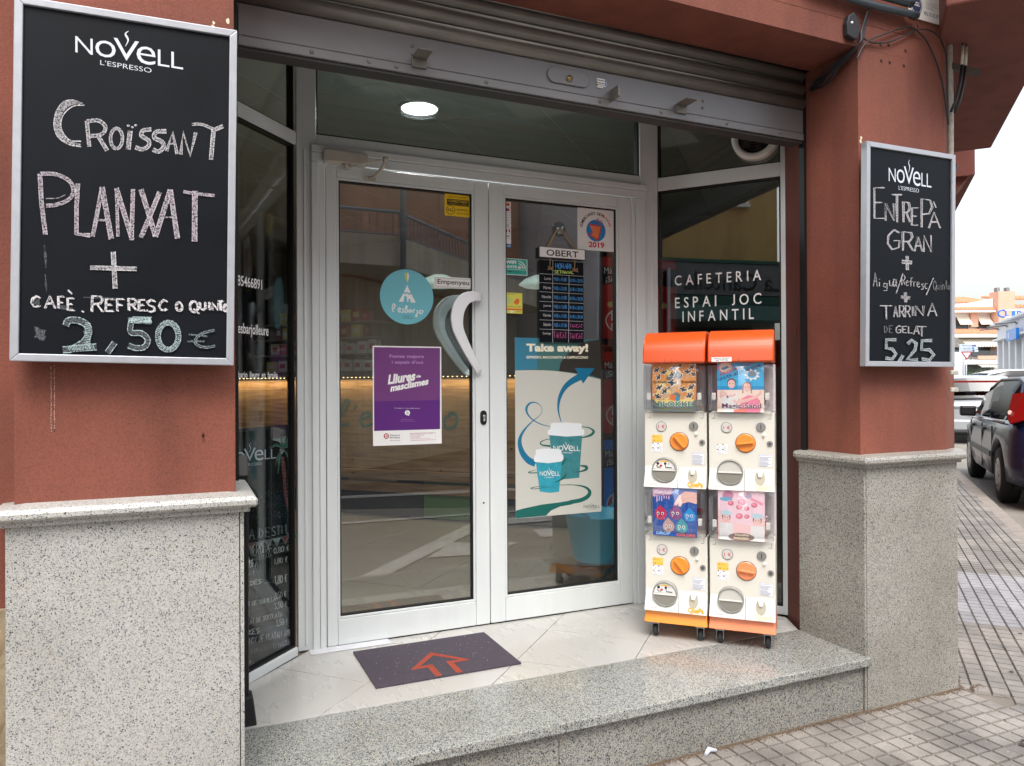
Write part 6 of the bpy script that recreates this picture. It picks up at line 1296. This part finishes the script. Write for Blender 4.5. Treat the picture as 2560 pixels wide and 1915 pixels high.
        g=MB(); g.box(rf-.35,rf-.12,sy*hw*.78-.1,sy*hw*.78+.05,.6*s,.72*s,LW_); g.build('headlight',t,bevel=.02)
    g=MB(); g.box(rb-.035,rb+.1,-hw*.85,hw*.85,.34*s,.58*s,paint); g.box(rb-.03,rb+.1,-hw*.8,hw*.8,.24*s,.335*s,TRIM); g.build('rear_bumper',t,bevel=.03)
    if strip:
        g=MB(); g.box(rb+.02,rb+.10,-hw*.8,hw*.8,1.33*s*ht/1.5,1.37*s*ht/1.5,LR); g.build('brake_light_strip',t)
        g=MB(); g.box(rb-.045,rb,-.26,.26,.72*s,.83*s,PLAST); g.build('number_plate',t)
        g=MB(); g.box(rb-.02,rb+.06,-hw*.7,hw*.7,.86*s,.91*s,CHRM); g.build('chrome_bar',t)
    return t
NAVY=pm('navy_car_paint',(14,26,58),rough=.35,coat=.45); SIL=pm('silver_car_paint',(186,190,194),rough=.3,coat=1,metal=.5); WCAR=pm('white_car_paint',(228,230,232),rough=.3,coat=1)
p=sp(7.35,2.13,-.13); car('dark navy hatchback parked at the kerb beside the granite pillar',NAVY,s=1.09,loc=p,rz=STA)
p=sp(18.5,2.25,-.13); car('silver estate car parked at the kerb ahead of the navy hatchback',SIL,s=1.05,ht=1.66,loc=p,rz=STA,rear='box',strip=True)
CX,CY=-.653,-2.289; FV=Vector((.4035,.915,0)); RV=Vector((.915,-.4035,0)); FA=R(-23.8)
def fw_(px,d): a_=(px-1280)/1850*d; return (CX+FV.x*d+RV.x*a_,CY+FV.y*d+RV.y*a_)  # far things placed from image pixel columns at a depth from the camera
x,y=fw_(2585,27); car('white van like car crossing beyond the navy hatchback',WCAR,s=1.05,ht=1.95,ln=4.4,loc=(x,y,-.13),rz=R(150),detail=False,rear='box')
x,y=fw_(2525,33); car('white car half hidden behind the nearer white car',WCAR,s=1.05,ht=1.75,loc=(x,y,-.13),rz=R(165),detail=False,rear='box')
x,y=fw_(2455,36); car('low white car with a dark windscreen beyond the silver car',WCAR,s=1.05,ht=1.45,loc=(x,y,-.13),rz=R(150),detail=False,rear='box')
# ------------------------------------------------------------------ far end of the street
WR=pm('far_white_render',(240,238,234),rough=.85,var=.04); BRK=pm('far_brick_panel',(212,168,146),rough=.85,var=.08,scale=3); TERR=pm('roof_tile',(208,132,98),rough=.8,var=.25,scale=2); AWN=pm('awning_pale',(226,220,206),rough=.8); AWS=pm('awning_stripe',(168,160,148),rough=.8); FGL=pm('far_glass',(70,78,84),rough=.15); RLG=pm('far_railing',(120,124,128),rough=.5)  # brick and awning colours bleached, distance haze put into the paint
D0=65; x,y=fw_(1280,D0)
def Z(yp,d=D0): return 1.4+(958-yp)/1850*d
def A_(px,d=D0): return (px-1280)/1850*d
hs_=thing('terrace_house','white and brick terrace house with orange tiled roof and striped awnings at the street end','house',(x,y,-.13),FA)
o_=.13
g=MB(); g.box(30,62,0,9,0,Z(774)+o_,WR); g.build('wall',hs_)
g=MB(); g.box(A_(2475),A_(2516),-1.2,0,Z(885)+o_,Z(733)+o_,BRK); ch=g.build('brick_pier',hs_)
for px in (2483,2507): g=MB(); g.box(A_(px)-.13,A_(px)+.13,-.8,-.4,Z(733)+o_,Z(722)+o_,RLG); g.build('chimney_pot',ch)
def tiles(nm,x0,x1,z0,z1,y0,y1,n,par):
    r_=bpy.data.objects.new(nm,None); SC.collection.objects.link(r_); r_.parent=par
    st=(x1-x0)/n; me=None
    for i in range(n):
        if me is None:
            g=MB(); k=5; L_=math.hypot(y1-y0,z1-z0); vs=[(st*.48*math.cos(R(180-180*j/k)),yy,(z0 if yy==y0 else z1)+st*.35*math.sin(R(180*j/k))) for yy in (y0,y1) for j in range(k+1)]
            g.add(vs,[(j,j+1,k+2+j,k+1+j) for j in range(k)]+[tuple(range(k+1))],TERR,True); o=g.build('roof_tile',r_); me=o.data
        else: o=bpy.data.objects.new('roof_tile',me); SC.collection.objects.link(o); o.parent=r_
        o.location=(x0+st*(i+.5),0,0)
    g=MB(); g.add([(x0,y0,z0-.02),(x1,y0,z0-.02),(x1,y1,z1-.02),(x0,y1,z1-.02)],[(0,1,2,3)],TERR); o=g.build('roof_deck',r_); q_=o.modifiers.new('s','SOLIDIFY'); q_.thickness=.06
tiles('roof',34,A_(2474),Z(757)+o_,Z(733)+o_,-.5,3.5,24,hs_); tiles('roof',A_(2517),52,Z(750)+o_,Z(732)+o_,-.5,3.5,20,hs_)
g=MB(); g.prism([(34,Z(776)+o_),(A_(2474),Z(776)+o_),(A_(2474),Z(748)+o_)]+[(A_(2474)-(A_(2474)-34)*i/8,Z(748)+o_-1.35*(i/8)**.95) for i in range(1,9)],'y',-.55,-.05,WR); g.build('gable_wall',hs_)
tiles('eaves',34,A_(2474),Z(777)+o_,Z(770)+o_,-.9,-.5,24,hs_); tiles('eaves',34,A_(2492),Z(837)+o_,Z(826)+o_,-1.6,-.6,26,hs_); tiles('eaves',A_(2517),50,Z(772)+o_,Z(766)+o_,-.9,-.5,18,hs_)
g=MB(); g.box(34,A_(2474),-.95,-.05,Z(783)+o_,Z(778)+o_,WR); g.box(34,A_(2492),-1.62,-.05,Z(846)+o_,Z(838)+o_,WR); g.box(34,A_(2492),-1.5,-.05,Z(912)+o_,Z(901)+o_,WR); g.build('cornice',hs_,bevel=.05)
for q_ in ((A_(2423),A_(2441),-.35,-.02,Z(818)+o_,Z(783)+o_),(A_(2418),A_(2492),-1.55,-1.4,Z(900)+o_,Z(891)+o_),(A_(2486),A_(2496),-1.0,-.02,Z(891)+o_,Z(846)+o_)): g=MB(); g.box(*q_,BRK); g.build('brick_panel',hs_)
for a0,a1 in ((2390,2421),(2442,2473)):
    w_=bpy.data.objects.new('window',None); SC.collection.objects.link(w_); w_.parent=hs_
    g=MB(); g.box(A_(a0),A_(a1),-.06,-.02,Z(822)+o_,Z(793)+o_,FGL); g.build('pane',w_)
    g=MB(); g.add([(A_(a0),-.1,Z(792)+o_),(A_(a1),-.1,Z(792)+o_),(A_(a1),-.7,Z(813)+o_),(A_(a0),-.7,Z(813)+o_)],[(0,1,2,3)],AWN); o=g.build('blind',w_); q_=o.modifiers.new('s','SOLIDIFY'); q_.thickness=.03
def striped(a0,a1,y0,y1,dz,n):
    aw=bpy.data.objects.new('awning',None); SC.collection.objects.link(aw); aw.parent=hs_; st=(a1-a0)/n
    for i in range(n):
        g=MB(); xa=a0+st*i; mt=AWN if i%2 else AWS; wf=.75 if i%2==0 else 1
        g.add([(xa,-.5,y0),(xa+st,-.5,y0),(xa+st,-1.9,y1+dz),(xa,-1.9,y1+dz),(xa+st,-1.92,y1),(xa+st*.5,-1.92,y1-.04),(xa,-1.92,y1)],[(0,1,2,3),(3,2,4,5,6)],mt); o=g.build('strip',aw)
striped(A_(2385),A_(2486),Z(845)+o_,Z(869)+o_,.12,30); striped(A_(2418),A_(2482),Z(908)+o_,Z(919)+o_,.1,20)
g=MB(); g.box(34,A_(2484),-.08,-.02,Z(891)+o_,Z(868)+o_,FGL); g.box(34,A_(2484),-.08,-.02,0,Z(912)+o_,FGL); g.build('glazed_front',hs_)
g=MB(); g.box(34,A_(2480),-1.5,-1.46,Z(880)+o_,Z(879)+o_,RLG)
for i in range(44): xx=A_(2405)+i*.065; g.box(xx-.01,xx+.01,-1.5,-1.46,Z(891)+o_,Z(880)+o_,RLG)
g.build('railing',hs_,kind='stuff')
# white colonnaded building
p0=Vector(fw_(2493,46)+(0,)); p1=Vector(fw_(2660,32)+(0,)); dv=(p1-p0); LL=dv.length; ang=math.atan2(dv.y,dv.x)
wb_=thing('colonnade_building','low white building with square columns and a blue hanging sign on the far corner','building',(p0.x,p0.y,-.13),ang)
WR2=pm('white_building_render',(224,226,230),rough=.7,var=.03); RC=pm('column_recess',(188,192,198),rough=.7)
zc=lambda yp: 1.53+(958-yp)/1850*46
g=MB(); g.box(0,LL,1.2,7,0,zc(816),RC); g.build('wall',wb_)
g=MB(); g.box(0,LL,0,1.25,zc(853),zc(817),WR2); g.box(-.3,LL,-.3,1.5,zc(817),zc(811),WR2); g.box(-.25,LL,-.2,1.3,zc(855),zc(849),WR2); g.build('fascia',wb_,bevel=.03)
for i in range(7): g=MB(); g.box(i*1.75,i*1.75+.42,0,.5,0,zc(855)-.01,WR2); g.build('column',wb_,bevel=.02)
for i in range(3):
    g=MB(); xx=.9+i*2.6; g.tube([(xx,-.05,zc(828)),(xx,-.1,zc(824)),(xx-.9,-.9,zc(824.5))],.05,RLG,n=6); g.build('wall_lamp',wb_)
BSG=pm('sign_blue',(20,130,214),rough=.35); BBL=pm('letter_blue',(40,110,200),rough=.35)
g=MB(); g.box(5.0,7.6,-.35,-.2,zc(868)+.1,zc(844)+.1,BSG); g.build('blue_sign',wb_); a=Art([(0,0),(10,0),(10,10),(0,10)],2.6,.7,5.0,zc(868)+.05,-.352,.001); a.ell(2.2,5,.5,3,WHITE,12); a.build('sign_emblem',wb_)
# roof sign of framed blue letters
x,y=fw_(2496,47); rs=thing('roof_sign','blue channel letter roof sign on white posts above the white building','sign',(x,y,-.13),R(-30))
zz0,zz1=1.53+(958-793)/1850*47,1.53+(958-776)/1850*47
for i,ch in enumerate('CLIDAR'):
    if i==0: 
        g=MB(); P_=arc(.28,(zz0+zz1)/2,.26,(zz1-zz0)/2,60,300,12); 
        for k in range(12): g.tube([(P_[k][0],0,P_[k][1]),(P_[k+1][0],0,P_[k+1][1])],.06,BBL,n=6)
    else:
        vs,fs=textgeo(ch,.02); w2=max(v[0] for v in vs); x0=.05+i*.36; g=MB(); g.add([(x0+xx/w2*.26,-.04,zz0+.05+yy/.73*(zz1-zz0-.1)) for xx,yy in vs],fs,BBL)
    o=g.build('letter',rs)
    if i: q_=o.modifiers.new('s','SOLIDIFY'); q_.thickness=.08
g=MB(); 
for z_ in (zz0,zz1): g.box(0.1,2.6,-.03,.03,z_-.02,z_+.02,PLAST)
for xx in (.5,1.1,2.2): g.box(xx-.03,xx+.03,.04,.1,3.5,zz1,PLAST)
g.build('frame',rs)
# signs and hedge
SP_=pm('sign_post_grey',(176,182,188),rough=.4); SGW=pm('sign_pale',(208,220,232),rough=.4); DBL=M('dir_blue',(60,120,200)); DDK=M('dir_dark',(50,80,90))
x,y=fw_(2416,42); k42=42/1850
ps=thing('direction_signs','three stacked pale direction signs above the give way triangle','sign',(x,y,-.13),FA)
g=MB(); g.tube([(-.12,.08,0),(-.12,.08,3.7)],.04,SP_,n=10); g.tube([(.3,.08,2.9),(.3,.08,3.75)],.03,SP_,n=8); g.build('post',ps)
for i,(tx,yt,yb,xr) in enumerate((('Bertola',860,867,2445),('Nucli antic',867,873.5,2446),('Comercial',873.5,880,2447))):
    x0,x1=(2399-2416)*k42,(xr-2416)*k42; z0,z1=1.53+(958-yb)*k42,1.53+(958-yt)*k42-.015
    g=MB(); g.prism([(x0,z0),(x1-.06,z0),(x1,(z0+z1)/2),(x1-.06,z1),(x0,z1)],'y',-.02,.02,SGW); s_=g.build('sign_board',ps)
    a=Art([(0,0),(100,0),(100,14),(0,14)],x1-x0,z1-z0,x0,z0,-.021,.0008); a.poly([(4,7),(9,3),(9,11)],DDK); a.txt(tx,14,3,62,11,M('dir_text',(90,110,130)),.02); a.rect(66,2,78,12,DBL if i<2 else DDK)
    if i==0: a.rect(78,2,90,12,M('dir_plum',(140,90,110)))
    a.build('print',s_)
x,y=fw_(2417,41.6); gw=thing('give_way_sign','red and white give way triangle on a grey post','sign',(x,y,-.13),FA)
g=MB(); r_=.33; z0=1.53+(958-880)*k42; tri=[(-r_,z0),(r_,z0),(0,z0-.46)]; g.prism(tri,'y',-.02,0,pm('sign_red',(176,40,50),rough=.4)); pl=g.build('plate',gw,bevel=.01)
g=MB(); g.prism([(-r_+.11,z0-.055),(r_-.11,z0-.055),(0,z0-.37)],'y',-.024,-.021,WHITE); g.build('white_field',pl)
g=MB(); g.tube([(0,.03,0),(0,.03,z0)],.035,SP_,n=10); g.build('post',gw)
x,y=fw_(2404,48); kk=thing('white_kiosk','plain white low wall block behind the give way sign','wall',(x,y,-.13),FA); g=MB(); g.box(-3,.25,0,2,0,1.53+(958-880)/1850*48,WR2); g.build('wall',kk,bevel=.05)
x,y=fw_(2445,56); LEAF=pm('hedge_leaf',(74,104,44),rough=.6,var=.4,scale=9)
g=MB()
for i in range(2600):
    px_=random.uniform(-1.1,1.3); pz=random.uniform(1.2,2.45+.18*math.sin(px_*7)+.1*math.sin(px_*17)); py=random.uniform(-.35,.35); s_=random.uniform(.03,.07); a1_,b1_=random.uniform(0,6.28),random.uniform(-1,1)
    v1=Vector((math.cos(a1_),math.sin(a1_),b1_)).normalized()*s_; v2=Vector((-math.sin(a1_),math.cos(a1_),random.uniform(-1,1))).normalized()*s_*.5; c=Vector((px_,py,pz))
    g.add([c-v1,c+v2,c+v1,c-v2],[(0,1,2,3)],LEAF)
hd=thing('hedge','clipped green hedge below the lower striped awning','hedge',(x,y,-.13),FA); g.build('foliage',hd); g=MB(); g.box(-1.1,1.3,-.25,.25,0,2.1,pm('hedge_core',(30,44,22),rough=.9)); g.build('branches',hd)
# ------------------------------------------------------------------ across the street (seen mirrored in the glass)
ob=thing('opposite_building','brown rendered corner building with a railed balcony across the street, mirrored in the door glass','building',(0,0,-.13))
DRK=pm('shop_dark_glass',(30,32,34),rough=.15); GRL=pm('railing_grey',(150,156,164),rough=.4,metal=.3); SHUT=pm('roller_blind_grey',(150,152,156),rough=.6)
g=MB(); g.prism([(-3.4,-8.8),(2.2,-8.8),(8,-14.6),(8,-22),(-3.4,-22)],'z',3.5,9.5,BROWN); g.build('upper_wall',ob)
g=MB(); g.prism([(-3.4,-8.9),(2.15,-8.9),(8,-14.8),(8,-22),(-3.4,-22)],'z',0,3.5,BEIGE); g.build('lower_wall',ob)
g=MB(); g.prism([(-3.3,-8.9),(-3.3,-7.6),(2.63,-7.6),(8.6,-13.6),(7.7,-14.5),(2.15,-8.95)],'z',3.53,4.03,BEIGE); g.build('balcony_slab',ob,bevel=.01)
def rail(pts,z0,z1,nm='balcony_rail'):
    g=MB(); g.tube([(x_,y_,z1) for x_,y_ in pts],.03,GRL,n=8); g.tube([(x_,y_,z0+.04) for x_,y_ in pts],.015,GRL,n=6); rl_=g.build(nm,ob)
    for (a_,b_) in zip(pts,pts[1:]):
        a_=Vector(a_);b_=Vector(b_); n_=int((b_-a_).length/.13)
        for i in range(n_):
            q_=a_+(b_-a_)*(i+.5)/n_; g=MB(); g.box(-.009,.009,-.009,.009,z0,z1,GRL); o=g.build('baluster',rl_); o.location=(q_.x,q_.y,0)
rail([(-3.2,-7.66),(2.6,-7.66),(7.4,-12.5)],4.03,4.45)
for x0,x1,z0,z1,m_,nm in ((-1.2,.4,.25,3.0,DRK,'shop_window'),(.9,1.8,.1,2.9,BEIGE,'door'),(-3,-1.6,.3,3.0,SHUT,'shutter'),(-2.6,-1.2,4.4,6.6,SHUT,'window_shutter'),(.2,1.5,4.2,6.7,SHUT,'window_shutter')):
    g=MB(); g.box(x0,x1,-8.9+(.0 if z0<4 else .1)-.0,-8.82+(.0 if z0<4 else .1),z0,z1,m_); g.build(nm,ob,bevel=.01)
g=MB(); g.tube([(2.66,-7.5,3.0),(2.66,-7.5,6.8)],.05,GRL,n=10); g.box(2.55,2.66,-7.6,-7.48,3.2,3.26,GRL); g.build('downpipe',ob)
a=Art([(0,0),(100,0),(100,100),(0,100)],1.3,.9,-1.05,1.6,-8.815,.002); 
g=MB(); vs,fs=textgeo('Roba  Casa  Interior',0); w2=max(v[0] for v in vs)
# ochre building with awning sign, mirrored in the right hand window
oc=thing('ochre_building','ochre rendered building with a barred window and a lettered awning down the street','building',(-7.2,0,-.13))
g=MB(); g.box(-6,0,-5.4,-1.2,3.75,10,OCHRE); g.build('upper_wall',oc); g=MB(); g.box(-6,-.1,-5.4,-1.2,0,3.75,pm('shop_grey_wall',(120,122,118),rough=.7,var=.1)); g.build('lower_wall',oc)
g=MB(); g.box(-.05,.02,-4.72,-3.3,4.93,6.6,FGL); g.build('window',oc); wq=oc.children[-1]
g=MB(); g.box(0,.10,-4.78,-3.24,4.88,4.94,PLAST); g.box(0,.06,-4.76,-4.70,4.94,6.6,PLAST); g.box(0,.06,-3.32,-3.26,4.94,6.6,PLAST); g.box(0,.05,-4.04,-3.97,4.94,6.6,PLAST); g.build('window_frame',wq)
for i in range(8): g=MB(); yb=-4.6+i*.17; g.tube([(.09,yb,4.94),(.09,yb,6.6)],.012,PLAST,n=6); g.build('window_bar',wq)
AWG=pm('sign_band_grey',(104,110,112),rough=.6); GRN=pm('green_stripe',(40,90,78),rough=.6)
g=MB(); g.box(0,.5,-5.42,-1.3,3.15,3.72,AWG); g.box(0,.52,-5.43,-1.28,3.73,3.79,GRN); g.box(0,.52,-5.43,-1.28,2.98,3.13,GRN); g.box(0,.6,-5.44,-1.28,2.70,2.96,pm('teal_stripe',(84,124,120),rough=.6)); g.build('awning',oc)
vs,fs=textgeo('La Cantella',.01); w2=max(v[0] for v in vs); g=MB(); g.add([(.503,-5.2+xx/w2*2.0,3.24+yy*.46) for xx,yy in vs],fs,BLACK); vs,fs=textgeo('con',.01); g.add([(.503,-3.0+xx*.4,3.24+yy*.46) for xx,yy in vs],fs,BLACK); g.build('lettering',oc)
g=MB(); g.box(-.09,-.05,-4.9,-3.3,.3,2.6,DRK); g.box(-.09,-.05,-3.0,-1.8,.3,2.6,pm('shutter_brown',(110,70,56),rough=.6)); g.build('shopfront',oc)
pb=thing('pale_building','pale rendered block further along the street behind the camera','building',(9.8,-11,-.13),R(-20)); g=MB(); g.box(0,10,-8,0,0,8,WR2); g.build('wall',pb)
for i in range(4):
    for j in range(2): g=MB(); g.box(1+i*2.2,2.2+i*2.2,-.02,.03,1+j*3.2,2.8+j*3.2,FGL); g.build('window',pb,bevel=.01)
